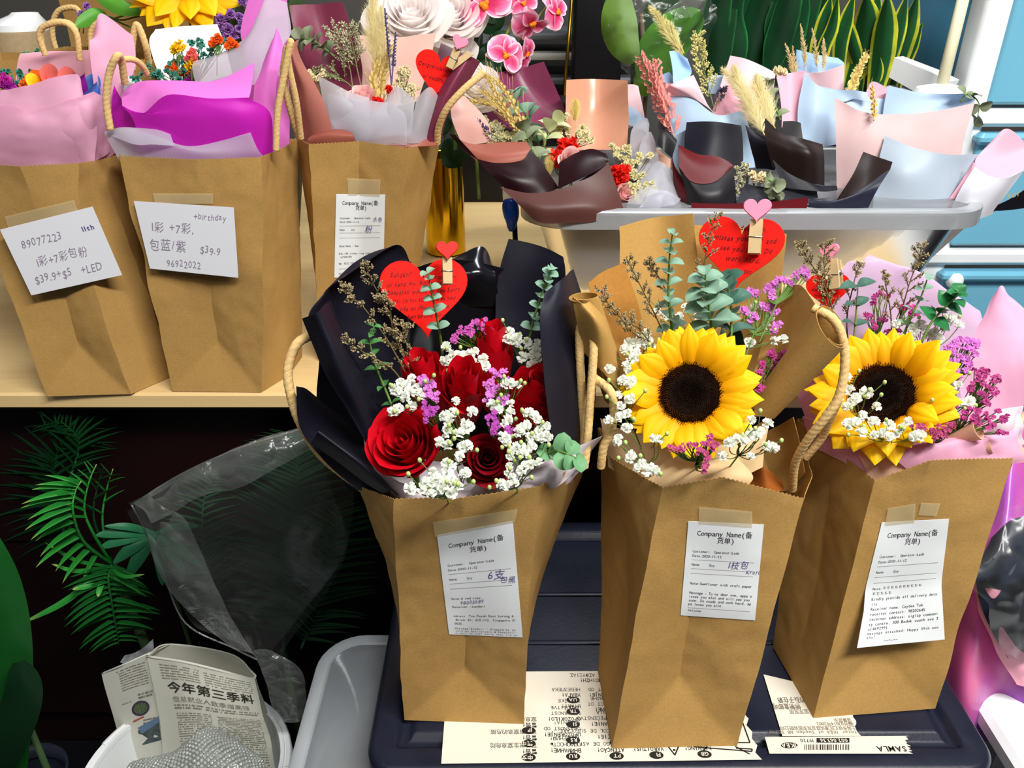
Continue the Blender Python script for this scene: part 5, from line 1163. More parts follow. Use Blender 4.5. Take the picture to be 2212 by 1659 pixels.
def frond(parent, rach, n, L0, matl, side=0, seed=1, droop=.25, wid=.10, name='leaflet', start=.1, fwd=.6, lift=0, out=None):
    rnd = random.Random(seed); sp = crv([P(*q) if not isinstance(q, Vector) else q for q in rach], 40); m = MB(); m.tube(sp, [.0022*(1 - .75*i/40) for i in range(41)], 6); st = m.part('frond_stem', matl, parent)
    g = LM.get((matl.name, 'pl', droop))
    if g is None:
        def fn(u, v): hw = .5*min(1, v*10 + .25)*(1 - v**2.5) + .003; return V(u*hw, v, -droop*v*v + abs(u)*hw*.3)
        g = petal_mesh(matl, fn, 4, 10); LM[(matl.name, 'pl', droop)] = g
    for i in range(n):
        f = start + (1 - start)*i/n; k = min(39, int(f*40)); p = sp[k].lerp(sp[k+1], f*40 - k); ax = (sp[k+1] - sp[k]).normalized()
        sgn = side if side else (1 if i % 2 else -1)
        o = ax.cross(TOCAM(p)).normalized()*sgn
        L = L0*msz(p)*(sin(pi*min(1, .15 + f*.8))**.6)*rnd.uniform(.85, 1.12)
        d = (o + ax*fwd + V(rnd.uniform(-.12,.12), rnd.uniform(-.25,.1), lift + rnd.uniform(-.12,.12))).normalized()
        put(name, g, parent, MY(p, d, TOCAM(p)*.6 + V(0,0,.7), (L*wid, L, L)))
def broad(parent, pts, wpx, matl, name='leaf', nv=16, cup=.15, wave=.0, seed=0, shape=None, twist=0):
    """long leaf along px path, width px"""
    sp = crv([P(*q) for q in pts], nv); g = []
    for i, p in enumerate(sp):
        v = i/nv; ax = (sp[min(nv, i+1)] - sp[max(0, i-1)]).normalized(); sd = ax.cross(TOCAM(p)).normalized(); nn = sd.cross(ax)
        if twist: sd = (sd*cos(twist*v) + nn*sin(twist*v)); nn = sd.cross(ax)
        hw = wpx*msz(p)*.5*((shape(v)) if shape else (sin(pi*min(1, v*.96 + .04))**.6)); row = []
        for j in range(9):
            u = -1 + j/4; row.append(p + sd*u*hw + nn*(-abs(u)**1.5*hw*cup) + nn*sin(v*14 + u*2 + seed)*wave*abs(u))
        g.append(row)
    g = [r[::1] for r in g]; vs, fs, uv = gridmesh(g); return part(name, vs, fs, matl, parent, thick=.0004, uvs=uv)

# ------------------------------------------------------------------ BAG A pink bouquet
def q1(L, Y, s=.10): return [(*T1(a, b), Y + s*(330 - T1(a, b)[1])/300) for a, b in L]
pa = wrap('wrapping_paper', 'pale pink translucent wrapping of the left end bouquet', (80, 330, .88))
sheet('paper_sheet', [q1([(-300,1280),(0,1290),(300,1290),(560,1290),(700,1230)], .875, 0), [(*T1(-300,950), .87), (*T1(0,960), .865), (*T1(300,950), .862), (*T1(560,960), .862), (*T1(720,950), .88)], [(*T1(-300,720), .89), (*T1(0,683), .885), (*T1(200,640), .88), (*T1(560,560), .88), (*T1(612,712), .885)]], TISP, pa, crumple=.004, seed=2)
sheet('paper_sheet', [[(*T1(-300,1290), .872), (*T1(100,1290), .865), (*T1(400,1280), .865), (*T1(700,1210), .88), (*T1(860,1130), .92)], [(*T1(-300,1000), .868), (*T1(100,1000), .858), (*T1(400,980), .858), (*T1(650,900), .87), (*T1(800,800), .90)], [(*T1(-300,860), .87), (*T1(60,800), .862), (*T1(250,830), .862), (*T1(560,740), .868), (*T1(700,690), .885)]], TISP, pa, crumple=.006, seed=5)
sheet('paper_sheet', [[(*T1(690,1200), .90), (*T1(800,1180), .905), (*T1(880,1120), .92)], [(*T1(690,750), .90), (*T1(800,700), .91), (*T1(960,660), .93)], [(*T1(660,320), .91), (*T1(800,400), .92), (*T1(1000,420), .95)], [(*T1(690,300), .93), (*T1(770,110), .94), (*T1(975,262), .96)]], TISP, pa, seed=3, wr=.004)
sheet('paper_sheet', [[(*T1(700,620), .955), (*T1(820,600), .955), (*T1(1000,560), .96)], [(*T1(700,270), .965), (*T1(840,280), .965), (*T1(970,350), .97)], [(*T1(760,130), .97), (*T1(800,160), .97), (*T1(975,262), .975)]], PINKW, pa, seed=3)
sheet('paper_sheet', [[(*T1(110,700), .99), (*T1(400,720), 1.0), (*T1(700,700), .99)], [(*T1(140,430), 1.0), (*T1(400,410), 1.01), (*T1(690,400), 1.0)], [(*T1(180,402), 1.005), (*T1(400,400), 1.015), (*T1(690,392), 1.0)]], PINKW, pa, seed=6)
GB = 'dyed blossom sprigs in the back left bouquets'
def tealpts(x0, x1, y0, y1, n, seed): rnd = random.Random(seed); return [(rnd.uniform(x0, x1), rnd.uniform(y0, y1)) for _ in range(n)]
GRN = mat('dyed_green_blossom', srgb(70,150,100), .7, vary=.4, vscale=200)
sprig('dyed_blossom_sprig', 'sprig of small green dyed blossoms in front of the pale pink paper', 'flower', GB, q1([(a, b + abs(a-350)*.25) for a, b in tealpts(170, 680, 360, 560, 34, 2)], .93, .25), (100,260,.95), GRN, rpx=6, per=2, jit=4, fk=dict(n=10))
sprig('dyed_blossom_sprig', 'teal dyed blossoms at the left edge behind the purple bloom', 'flower', GB, q1(tealpts(-40, 260, 540, 640, 22, 3), .92), (60,280,.95), TEAL, rpx=8, per=2, jit=4, fk=dict(n=10))
for i, (x, y, c, l) in enumerate([(60,640,3,'violet dyed bloom at the left picture edge'),(30,610,5,'magenta dyed bloom above the violet one at the left edge'),(210,610,0,'orange dyed bloom left of the rainbow rose'),(270,600,5,'magenta dyed bloom between orange and yellow petals'),(640,680,3,'violet dyed bloom under the blue petals')]):
    sprig('dyed_bloom', l, 'flower', GB, q1([(x, y), (x+25, y+10), (x-25, y+8), (x+5, y-22)], .90), (*T1(x, y+250), .92), RAINB[c], rpx=9, per=3, jit=6)
t = thing('rainbow_rose', P(*T1(440, 600), .92), 'rainbow dyed rose with coral, yellow and blue petals in the pink bouquet', 'rose')
for i, (x, y, c) in enumerate([(380,560,2),(470,555,2),(330,590,1),(400,590,1),(440,600,1),(520,580,2),(560,570,3),(610,600,4),(640,610,4),(590,640,4),(300,600,0),(660,640,4)]):
    p = P(*T1(x, y), .90); me = rose_template(RAINB[c], 16, 1.0, 3)[6 + i % 5]; put('petal', me, t, MX(p - V(0,0,.008), V(.1*sin(i), -.5, .9), .018, i*1.3))
m = MB(); m.tube([P(*T1(440, 640), .91), P(*T1(440, 1000), .93)], .002, 6); m.part('stem', STEM, t)

# ------------------------------------------------------------------ BAG B magenta bouquet
pb = wrap('wrapping_paper', 'magenta and frosted white wrapping of the second bouquet on the table', (430, 330, .89))
t1 = lambda *L: [(*T1(a, b), Y) for a, b, Y in L]
sheet('paper_sheet', [t1((1080,1230,.875),(1280,1220,.865),(1500,1220,.862),(1800,1210,.868),(2040,1180,.885)), t1((1000,900,.872),(1250,880,.86),(1550,880,.858),(1800,880,.862),(2020,850,.88)), t1((905,780,.88),(1060,845,.868),(1250,712,.862),(1600,735,.862),(1850,725,.87),(1945,615,.885))[0:5]], MAG, pb, seed=1)
sheet('paper_fold', [t1((915,800,.879),(1060,850,.869),(1250,718,.863),(1600,740,.863),(1860,728,.871)), t1((908,720,.89),(1060,700,.885),(1250,660,.88),(1600,670,.88),(1880,640,.885)), t1((930,680,.90),(1030,615,.90),(1250,603,.895),(1600,603,.895),(1900,470,.90))], MAGL, pb, seed=2, wr=.001)
sheet('paper_sheet', [t1((1880,1200,.89),(1960,1190,.888),(2045,1170,.895)), t1((1890,700,.90),(1980,700,.895),(2060,700,.90)), t1((1940,540,.91),(2020,450,.905),(2100,450,.91)), t1((2060,240,.92),(2072,215,.92),(2110,330,.92))], MAGL, pb, seed=4)
sheet('paper_sheet', [t1((1880,1150,.93),(2060,1150,.925),(2160,1080,.94)), t1((1850,500,.96),(2000,450,.955),(2165,400,.955)), t1((1800,230,.98),(1960,160,.975),(2150,120,.97)), t1((1870,-40,.99),(2000,-40,.985),(2140,-40,.98))], MAGL, pb, seed=5)
sheet('frosted_sheet', [t1((1460,640,.905),(1700,640,.90),(1950,620,.905),(2090,560,.92)), t1((1440,480,.915),(1700,440,.91),(1900,360,.915),(2110,350,.93)), t1((1560,430,.93),(1800,330,.93),(1950,150,.935),(2170,240,.945)), t1((1880,300,.945),(1930,170,.945),(1985,-10,.95),(2140,20,.96))], FROST, pb, seed=6)
sheet('frosted_sheet', [t1((890,1200,.862),(1200,1215,.856),(1600,1215,.856),(1990,1190,.872)), t1((790,1020,.866),(1150,1050,.855),(1500,1130,.852),(1930,1120,.866)), t1((785,985,.87),(1000,962,.862),(1400,1092,.857),(1870,990,.864))], FROST, pb, seed=7)
sheet('frosted_fold', [t1((785,1000,.868),(1000,1080,.85),(1150,1080,.848),(1300,1090,.852)), t1((780,985,.87),(900,950,.865),(1150,965,.86),(1270,1000,.858))], FROST, pb, seed=8)
sheet('paper_sheet', [t1((860,950,.90),(950,960,.895),(1070,970,.885)), t1((835,800,.905),(900,820,.90),(980,850,.89)), t1((850,620,.92),(870,680,.91),(900,740,.90))], MAG, pb, seed=9)
sprig('dyed_blossom_sprig', 'teal and green dyed blossoms inside the magenta bouquet', 'flower', GB, [(*T1(a, b), .95 - .0001*(b-300)) for a, b in [(1110,500),(1080,550),(1140,560),(1190,570),(1240,530),(1290,570),(1330,590),(1380,500),(1370,540),(1180,540),(1000,600),(950,630),(1040,600),(1290,480),(1340,440),(1400,430),(1450,400),(1500,360),(1520,420),(1560,390),(1600,350),(1640,350),(1660,320),(1700,310),(1580,430),(1480,460),(1440,330),(1500,330),(1320,480),(1350,380)]], (440,290,.93), TEAL, rpx=9, per=2, jit=5, fk=dict(n=10))
for i, (x, y, c, l) in enumerate([(1290,520,0,'orange dyed bloom in the middle of the magenta bouquet'),(1400,530,0,'second orange bloom right of the first, magenta bouquet'),(1440,480,1,'yellow dyed bloom in the magenta bouquet'),(1430,420,2,'coral dyed bloom high in the magenta bouquet'),(1620,310,0,'small orange bloom beside the white note paper'),(1430,590,3,'violet dyed bloom just above the magenta paper edge'),(1330,360,1,'yellow green bloom at the far end of the magenta bouquet'),(1740,340,0,'orange bloom at the frosted paper edge')]):
    sprig('dyed_bloom', l, 'flower', GB, [(*T1(x, y), .93), (*T1(x+28, y+12), .93), (*T1(x-28, y+10), .93), (*T1(x+5, y-22), .93)], (*T1(x, y+250), .92), RAINB[c], rpx=8, per=3, jit=6)
nt = wrap('note_card', 'blank white paper sheet standing behind the magenta bouquet', (400,120,1.05), 'loose cards', 'paper')
sheet('card_sheet', [t1((1220,660,1.0),(1420,640,1.0),(1740,560,1.0)), t1((1115,330,1.04),(1350,320,1.04),(1690,380,1.04)), t1((1160,215,1.06),(1390,200,1.06),(1620,180,1.06))], mat('white_card', srgb(240,240,244), .5), nt, seed=3)
nt2 = wrap('rolled_paper', 'white rolled paper tube between the two left bouquets', (285,170,.93), 'loose cards', 'paper')
roll('tube_sheet', nt2, mat('white_card', (1,1,1,1)), P(286,172,.92), P(300,290,.93), .011, .011, 1.1)

# ------------------------------------------------------------------ BAG C maroon bouquet
pc = wrap('wrapping_paper', 'maroon and dusty rose wrapping of the heart card bouquet on the table', (790, 300, .95))
t2 = lambda *L: [(*T2(a, b), Y) for a, b, Y in L]
sheet('paper_sheet', [t2((150,700,1.0),(350,760,1.02),(600,760,1.02)), t2((140,400,1.02),(350,430,1.05),(630,480,1.04)), t2((85,45,1.06),(280,30,1.08),(490,20,1.07))], [MAROON], pc, seed=1)
sheet('paper_sheet', [t2((560,800,1.03),(800,800,1.03),(1050,760,1.03)), t2((590,500,1.05),(850,520,1.06),(1130,480,1.05)), t2((605,262,1.07),(880,275,1.08),(1182,250,1.07))], mat('blush_wrap', srgb(236,196,184), .45, trans=.2), pc, seed=2)
sheet('paper_sheet', [t2((150,1060,.945),(280,1080,.935),(440,1060,.93)), t2((110,700,.93),(210,700,.915),(330,730,.93)), t2((75,400,.925),(110,420,.905),(160,410,.925)), t2((80,300,.93),(105,330,.915),(145,300,.93))], mat('dusty_satin_wrap', srgb(168,104,92), .3), pc, seed=3)
sheet('paper_sheet', [t2((1060,1080,.94),(1130,1080,.935),(1210,1060,.94)), t2((1130,850,.95),(1200,850,.935),(1280,850,.95)), t2((1230,600,.96),(1320,600,.945),(1420,620,.965)), t2((1370,400,.97),(1440,420,.96),(1510,460,.975))], MAROON, pc, seed=4)
sheet('paper_sheet', [t2((1180,760,1.0),(1250,760,1.0),(1330,700,1.0)), t2((1170,500,1.02),(1250,500,1.02),(1380,520,1.02)), t2((1215,325,1.03),(1300,360,1.03),(1400,400,1.03))], mat('deep_maroon', srgb(70,22,44), .4), pc, seed=5)
sheet('paper_fold', [t2((220,1100,.925),(400,1100,.918),(590,1080,.92)), t2((228,1030,.925),(380,1000,.918),(560,1000,.92)), t2((300,985,.935),(420,960,.94),(525,930,.94))], DUSTY, pc, seed=6)
sheet('paper_fold', [t2((620,1110,.925),(900,1100,.922),(1180,1090,.93)), t2((620,1040,.925),(900,1010,.925),(1195,1050,.94))], DUSTY, pc, seed=7)
for i, rws in enumerate(([t2((320,1060,.935),(500,1080,.93),(690,1080,.93)), t2((330,780,.94),(500,820,.925),(690,860,.925)), t2((310,560,.955),(480,670,.94),(692,740,.94))], [t2((660,1080,.928),(800,1080,.926),(1000,1080,.93)), t2((700,860,.93),(850,840,.925),(1000,860,.93)), t2((780,790,.94),(885,645,.935),(1025,735,.94))], [t2((940,1080,.926),(1030,1080,.926),(1130,1060,.935)), t2((1000,860,.935),(1080,840,.93),(1180,860,.945)), t2((1030,735,.94),(1140,650,.94),(1225,790,.955))], [t2((560,1080,.927),(700,1080,.922),(960,1090,.924)), t2((400,900,.932),(600,900,.92),(960,880,.925)), t2((370,690,.94),(560,740,.93),(860,760,.93))])):
    sheet('frosted_sheet', rws, FROST, pc, seed=i+11, wr=.003)
rose(*T2(630,715), .955, 30, 'soft pink rose behind frosted paper, heart card bouquet', d=(0,-.5,.9), matl=PINKF, seed=5, group='single roses in the dried bouquets', name='pink_rose')
sprig('scarlet_blossom_sprig', 'scarlet blossoms low in the heart card bouquet', 'flower', 'dried blossoms', [(*T2(a, b), .945) for a, b in ((740,740),(760,770),(720,780),(740,800),(820,670),(830,690))], (810,290,.96), REDF, rpx=9, per=2, jit=4)
C2 = 'dried blossoms'
caspia('greyish dried sprig at the left of the heart card bouquet', [(*T2(560,660), .98),(*T2(540,520), 1.0),(*T2(500,400), 1.01),(*T2(450,300), 1.015),(*T2(415,230), 1.02)], 18, 42, seed=61, bud=1.2, matl=mat('pale_caspia', srgb(204,200,168), .8, vary=.4, vscale=400), stemmat=mat('green_grey_stem', srgb(110,120,74), .6))
caspia('second greyish dried sprig against the maroon sheet', [(*T2(620,640), .98),(*T2(590,500), 1.0),(*T2(570,380), 1.01),(*T2(545,280), 1.015),(*T2(530,190), 1.02)], 18, 42, seed=62, bud=1.2, matl=MT['pale_caspia'], stemmat=MT['green_grey_stem'])
caspia('bushy dried sprig low at the left of the heart card bouquet', [(*T2(600,700), .975),(*T2(520,620), .98),(*T2(420,560), .985),(*T2(330,540), .99),(*T2(250,560), .99)], 16, 44, seed=63, bud=1.3, matl=mat('green_caspia', srgb(150,156,110), .8, vary=.4, vscale=400), stemmat=MT['green_grey_stem'])
euc('dried dark eucalyptus at the upper left of the heart card bouquet', [(*T2(420,420), 1.0),(*T2(360,370), 1.0),(*T2(290,320), 1.0),(*T2(220,290), 1.0),(*T2(170,290), 1.0)], 7, 32, 26, DRYG, seed=31, flat=.3, start=.15)
sprig('cream_blossom_sprig', 'cream blossoms at the left of the heart card bouquet', 'dried flower', C2, [(*T2(a, b), .965) for a, b in ((260,560),(290,600),(350,550),(240,590),(320,580),(470,700),(500,690))], (750,290,.97), CREAMF, rpx=6, per=3, jit=6)
plume('tall fluffy cream pampas plume in the heart card bouquet', [(*T2(770,800), .985),(*T2(760,600), 1.0),(*T2(730,350), 1.01),(*T2(710,120), 1.02),(*T2(715,-120), 1.03)], 24, 1500, seed=4)
plume('second pampas plume leaning right of the first', [(*T2(790,800), .985),(*T2(800,600), .995),(*T2(800,400), 1.005),(*T2(790,200), 1.01),(*T2(770,40), 1.015)], 18, 900, seed=5)
ear('golden wheat ear in the middle of the heart card bouquet', [(*T2(790,800), .97),(*T2(770,700), .975),(*T2(780,560), .98),(*T2(815,450), .985),(*T2(840,350), .99)], 34, 17, seed=3, start=.25)
ear('golden wheat ear left of the first one, low', [(*T2(740,800), .965),(*T2(730,700), .97),(*T2(710,600), .975),(*T2(730,520), .98),(*T2(760,430), .985)], 30, 16, seed=8, start=.2)
for i, (x0, y0, x1, y1, l) in enumerate(((850,640,800,60,'tall dried lavender in front of the peony'),(850,640,880,240,'dried lavender right beside the wheat'))):
    ear(l, [(*T2(x0, y0), .965),(*T2(x0*.6+x1*.4, y0*.6+y1*.4), .97),(*T2(x0*.3+x1*.7, y0*.3+y1*.7), .975),(*T2(x1, y1), .98)], 30, 8, matl=LAV, name='lavender_stalk', group='dried lavender stalks', start=.3, awn=0, seed=i, wid=.6)
sprig('cream_blossom_sprig', 'cream blossoms beside the heart card of the maroon bouquet', 'dried flower', C2, [(*T2(a, b), .965) for a, b in ((900,520),(930,540),(960,520),(910,570),(950,580),(980,560),(930,640),(960,660),(1000,640),(980,690),(1010,700),(940,690),(1030,680),(890,620))], (860,290,.97), CREAMF, rpx=6, per=3, jit=6)
nrm = (TOCAM(P(*T2(1190,540), .95)) + V(-.05, 0, .1)).normalized()
heart_card('red heart card with congratulations, leaning in the maroon bouquet', *T2(1195,560), .958, 108, -14, [(-.85,.20,.15,'Congratulations'), (-.80,-.22,.15,'ur wedding of')], nrm=nrm)
peg('mini peg with pink heart on the congratulations card', *T2(1315,430), .950, 48, -25, PINKH, nrm=nrm, hscale=.95, jaw2=(3.4,.12))

# ------------------------------------------------------------------ BROWN BOUQUET leaning over the clear box
pd_ = wrap('wrapping_paper', 'dusty rose, wine and mauve wrapping of the dried bouquet leaning on the clear box', (1200, 400, 1.02))
t3 = lambda *L: [(*T3(a, b), Y) for a, b, Y in L]; t4 = lambda *L: [(*T4(a, b), Y) for a, b, Y in L]
sheet('paper_sheet', [t2((1560,900,1.14),(1850,1000,1.16),(2180,1050,1.16)), t2((1570,700,1.16),(1850,750,1.19),(2160,860,1.18)), t2((1590,545,1.18),(1780,520,1.21),(1985,460,1.20))], mat('maroon_satin', srgb(118,48,78), .28), pd_, seed=1)
sheet('paper_sheet', [t2((2080,1000,1.19),(2140,1000,1.19),(2200,1000,1.19)), t2((2080,720,1.2),(2140,710,1.2),(2200,715,1.2))], WINE, pd_, seed=2)
sheet('paper_sheet', [t3((80,1120,1.10),(300,1120,1.11),(535,1120,1.08)), t3((78,850,1.13),(300,850,1.15),(545,850,1.12)), t3((80,593,1.15),(300,588,1.17),(538,603,1.14))], PEACHW, pd_, seed=3, wr=.0008)
sheet('paper_sheet', [t2((1390,1100,1.02),(1480,1080,1.03),(1600,1060,1.04)), t2((1300,900,1.02),(1420,880,1.03),(1560,900,1.05)), t2((1290,770,1.04),(1340,710,1.05),(1400,720,1.07))], mat('blush_outer_wrap', srgb(208,160,150), .45), pd_, seed=4)
sheet('paper_sheet', [t2((1480,1200,.985),(1620,1220,.975),(1800,1205,.975),(1885,1150,.985)), t2((1400,1130,.995),(1600,1150,.985),(1760,1140,.985),(1890,1120,.99)), t2((1280,1000,1.02),(1450,1075,1.02),(1650,1065,1.02),(1860,1060,1.01))], DUSTY, pd_, seed=5, wr=.0006)
sheet('paper_sheet', [t2((1720,1430,.955),(1850,1450,.95),(2000,1440,.955),(2095,1405,.97)), t2((1600,1310,.965),(1750,1330,.955),(1900,1320,.96),(2010,1270,.975)), t2((1480,1185,.983),(1640,1218,.973),(1820,1198,.973),(1890,1110,.985))], [WINE], pd_, seed=6, wr=.0006)
sheet('paper_sheet', [t2((1400,1140,.99),(1500,1200,.98)), t2((1280,1000,1.01),(1330,1010,1.0))], WINE, pd_, seed=16, wr=.0006)
sheet('paper_sheet', [[(*T2(1905,1640), .93),(*T3(-60,1668), .925),(*T3(300,1655), .93),(*T3(520,1620), .95)], [(*T2(1790,1520), .935),(*T3(-80,1560), .925),(*T3(250,1540), .93),(*T3(500,1540), .95)], [(*T2(1660,1395), .95),(*T2(1900,1445), .94),(*T3(100,1390), .945),(*T3(390,1210), .965)]], MAUVE, pd_, seed=7, wr=.0006)
sheet('paper_sheet', [t3((395,1215,.966),(450,1400,.958),(495,1630,.95)), t3((375,1150,.975),(430,1320,.965),(480,1500,.96))], MAUVE, pd_, seed=8)
sheet('paper_fold', [t3((20,1410,.95),(150,1350,.945),(300,1280,.95),(392,1220,.965)), t3((25,1300,.97),(150,1240,.97),(300,1190,.975),(396,1190,.975)), t3((28,1215,.99),(150,1145,.995),(270,1112,.99),(380,1150,.98))], WINE, pd_, seed=9, wr=.0005)
sheet('paper_fold', [t3((330,1662,.935),(430,1650,.935),(535,1640,.945)), t3((380,1620,.94),(450,1600,.94),(515,1592,.95))], WINE, pd_, seed=10)
tt = wrap('tissue_paper', 'white tissue flaring around the dried bouquet at the clear box rim', (1420, 440, 1.0), 'tissue papers', 'tissue paper')
sheet('tissue_sheet', [t3((500,1650,.96),(620,1640,.965),(760,1600,.97),(930,1560,.98)), t3((560,1450,.985),(680,1430,.98),(800,1430,.985),(935,1480,.99)), t3((640,1330,1.02),(720,1230,1.03),(800,1230,1.02),(890,1330,1.01))], FROST, tt, crumple=.008, seed=3)
sheet('tissue_sheet', [t3((590,1400,1.02),(680,1400,1.02),(780,1380,1.02)), t3((600,1200,1.04),(690,1180,1.04),(760,1200,1.03)), t3((650,1030,1.06),(700,990,1.06),(740,1060,1.05))], FROST, tt, crumple=.006, seed=13)
sheet('tissue_sheet', [t3((560,1640,.95),(700,1640,.955),(850,1610,.965)), t3((640,1520,.96),(760,1500,.96),(890,1540,.97)), t3((700,1420,.98),(820,1440,.98),(930,1490,.985))], FROST, tt, crumple=.014, seed=5)
sheet('tissue_sheet', [t3((560,1200,1.06),(640,1200,1.05),(740,1200,1.04)), t3((560,1000,1.08),(650,960,1.08),(700,1000,1.07)), t3((620,900,1.10),(680,880,1.10),(700,920,1.09))], FROST, tt, seed=6)
sheet('tissue_sheet', [t3((540,930,1.16),(620,960,1.15),(685,1000,1.14)), t3((540,780,1.18),(610,830,1.17),(690,920,1.16))], PALEB, tt, seed=7)
sheet('tissue_sheet', [t3((538,960,1.185),(600,940,1.185),(680,940,1.18)), t3((536,632,1.20),(590,630,1.20),(620,640,1.20))], PALEP, tt, seed=8)
sheet('tissue_sheet', [t3((540,1100,1.09),(700,1180,1.06),(860,1280,1.03)), t3((560,1060,1.10),(700,1080,1.08),(860,1190,1.05))], mat('tan_tissue', srgb(196,150,124), .6), tt, seed=9)
SB = 'scarlet blooms in the leaning dried bouquet'
for x, y, Y, r, l in ((90,1090,1.03,17,'scarlet ruffled bloom by the rose gold sheet'),(30,1175,1.02,15,'scarlet ruffled bloom at the upper left of the wine roll'),(470,1300,1.0,17,'scarlet ruffled bloom right of the wine paper roll')):
    sprig('scarlet_bloom', l, 'flower', SB, [(*T3(x+a, y+b), Y) for a, b in ((0,0),(38,-26),(-36,-20),(10,42),(-30,34),(44,26))], (*T3(x+20, y+350), Y + .02), REDF, rpx=r, per=1, fk=dict(n=9, cup=.9, wid=.62))
rose(*T3(520,1450), .985, 26, 'soft pink rose beside the clear box rim', d=(.3,-.8,.5), matl=PINKF, seed=24, n=18, group='single roses in the dried bouquets', name='pink_rose', stem_to=P(*T3(400,1640), 1.03))
rose(*T3(110,1180), 1.0, 26, 'soft pink rose behind the wine paper roll', d=(0,-.8,.6), matl=PINKF, seed=25, n=18, group='single roses in the dried bouquets', name='pink_rose', stem_to=P(*T3(150,1600), 1.03))
CR = mat('cream_gyps', srgb(232,226,180), .7, trans=.25)
def crb(l, pts, Y, base, **k): return sprig('dried_blossom_sprig', l, 'dried flower', 'dried blossoms', [(a, b, Y + .1*(400 - b)/300) for a, b in pts], base, CR, rpx=7, per=3, jit=7, stem=CASPS, **k)
crb('cream dried baby\'s breath right of the rose gold sheet foot', [T3(a, b) for a, b in [(430,1100),(480,1130),(520,1120),(540,1180),(500,1200),(460,1170),(560,1230),(600,1200),(640,1180),(700,1160),(580,1300),(600,1340),(640,1320),(680,1340),(560,1280),(520,1240)]], 1.01, (*T3(500,1550), 1.03))
crb('cream dried baby\'s breath down the right side of the scarlet bloom', [T3(a, b) for a, b in [(580,1380),(620,1400),(660,1400),(700,1390),(740,1400),(600,1440),(650,1450),(690,1470),(560,1400),(620,1480),(640,1520),(720,1430)]], .99, (*T3(520,1640), 1.02))
crb('cream dried blossoms left of the rose gold sheet', [T3(a, b) for a, b in [(10,860),(30,900),(60,890),(20,960),(50,940),(80,980),(40,1000),(10,990),(200,970),(240,1010),(210,1040),(260,1060),(180,1000)]], 1.04, (*T3(100,1300), 1.06))
cspts = [T2(a, b) for a, b in [(1500,930),(1540,900),(1580,960),(1620,940),(1560,1000),(1600,1020),(1500,1000),(1470,1020),(1650,980),(1690,960),(1640,1030),(1700,1010),(1740,990),(1440,1050),(1530,1040),(1580,1050),(1680,1040),(1750,1040),(1780,1010),(1450,1020)]]
crb('cream and yellow dried blossoms above the dusty rose fold', cspts, 1.05, (*T2(1750,1250), 1.06))
caspia('dried caspia at the left of the leaning brown bouquet', [(*T2(1760,1150), 1.03),(*T2(1680,1060), 1.03),(*T2(1600,1000), 1.04),(*T2(1520,980), 1.05),(*T2(1450,1000), 1.05)], 14, 40, seed=71, bud=1.3, matl=MT['pale_caspia'], stemmat=MT['green_grey_stem'])
ear('dried lavender at the left tip of the leaning brown bouquet', [(*T2(1640,1050), 1.04),(*T2(1560,970), 1.04),(*T2(1490,900), 1.04),(*T2(1430,860), 1.04)], 22, 9, matl=LAV, name='lavender_stalk', group='dried lavender stalks', start=.3, awn=0, seed=5, wid=.6)
for i, (pts, l) in enumerate((([(1900,1150),(1800,950),(1680,780),(1600,640),(1540,540)], 'tall bearded wheat leaning left over the peony'), ([(1880,1150),(1780,960),(1640,800),(1540,760),(1440,760)], 'bearded wheat bending to the left, brown bouquet'), ([(1920,1150),(1850,950),(1750,760),(1680,650),(1580,560)], 'bearded wheat right of the tall one, brown bouquet'), ([(1890,1150),(1800,980),(1700,840),(1600,730),(1530,680)], 'bearded wheat between the other two, brown bouquet'))):
    ear(l, [(*T2(a, b), 1.06 + .04*(1150-b)/600) for a, b in pts], 30, 14, seed=i + 30, start=.25, awn=3.4)
euc('pale dried eucalyptus against the maroon sheet', [(*T2(1960,1150), 1.07),(*T2(1930,1000), 1.09),(*T2(1870,880), 1.10),(*T2(1800,780), 1.11),(*T2(1740,700), 1.12)], 7, 44, 40, EUC, seed=33, flat=.3, start=.15, spiral=1.2)
euc('pale pointed leaves in the middle of the brown bouquet', [(*T2(1950,1200), 1.04),(*T2(1990,1080), 1.06),(*T2(2030,980), 1.07),(*T2(2060,920), 1.08)], 6, 52, 44, mat('pale_sage_leaf', srgb(206,212,164), .6, trans=.2), seed=34, flat=.3, start=.1, shape='oval', asp=1.2)
euc('grey green leaves above the wine fold, brown bouquet', [(*T2(1930,1200), 1.01),(*T2(1900,1120), 1.02),(*T2(1870,1040), 1.03),(*T2(1850,980), 1.04)], 4, 40, 36, DRYG, seed=35, flat=.3, start=.1)
def bunny(label, x, y, h, Y):
    plume(label, [(x, y + h*1.4, Y), (x, y + h*.5, Y + .01), (x - 1, y, Y + .015), (x, y - h*.5, Y + .02)], 11, 900, matl=mat('bunny_tail_fluff', srgb(238,220,140), .8, trans=.3), name='bunny_tail', start=.45, seed=int(x), w=.0003)
bunny('cream bunny tail grass in front of the rose gold sheet', *T3(150, 850), 62, 1.08)
bunny('pale bunny tail grass low in the brown bouquet', *T3(-40, 1250), 60, 1.0)

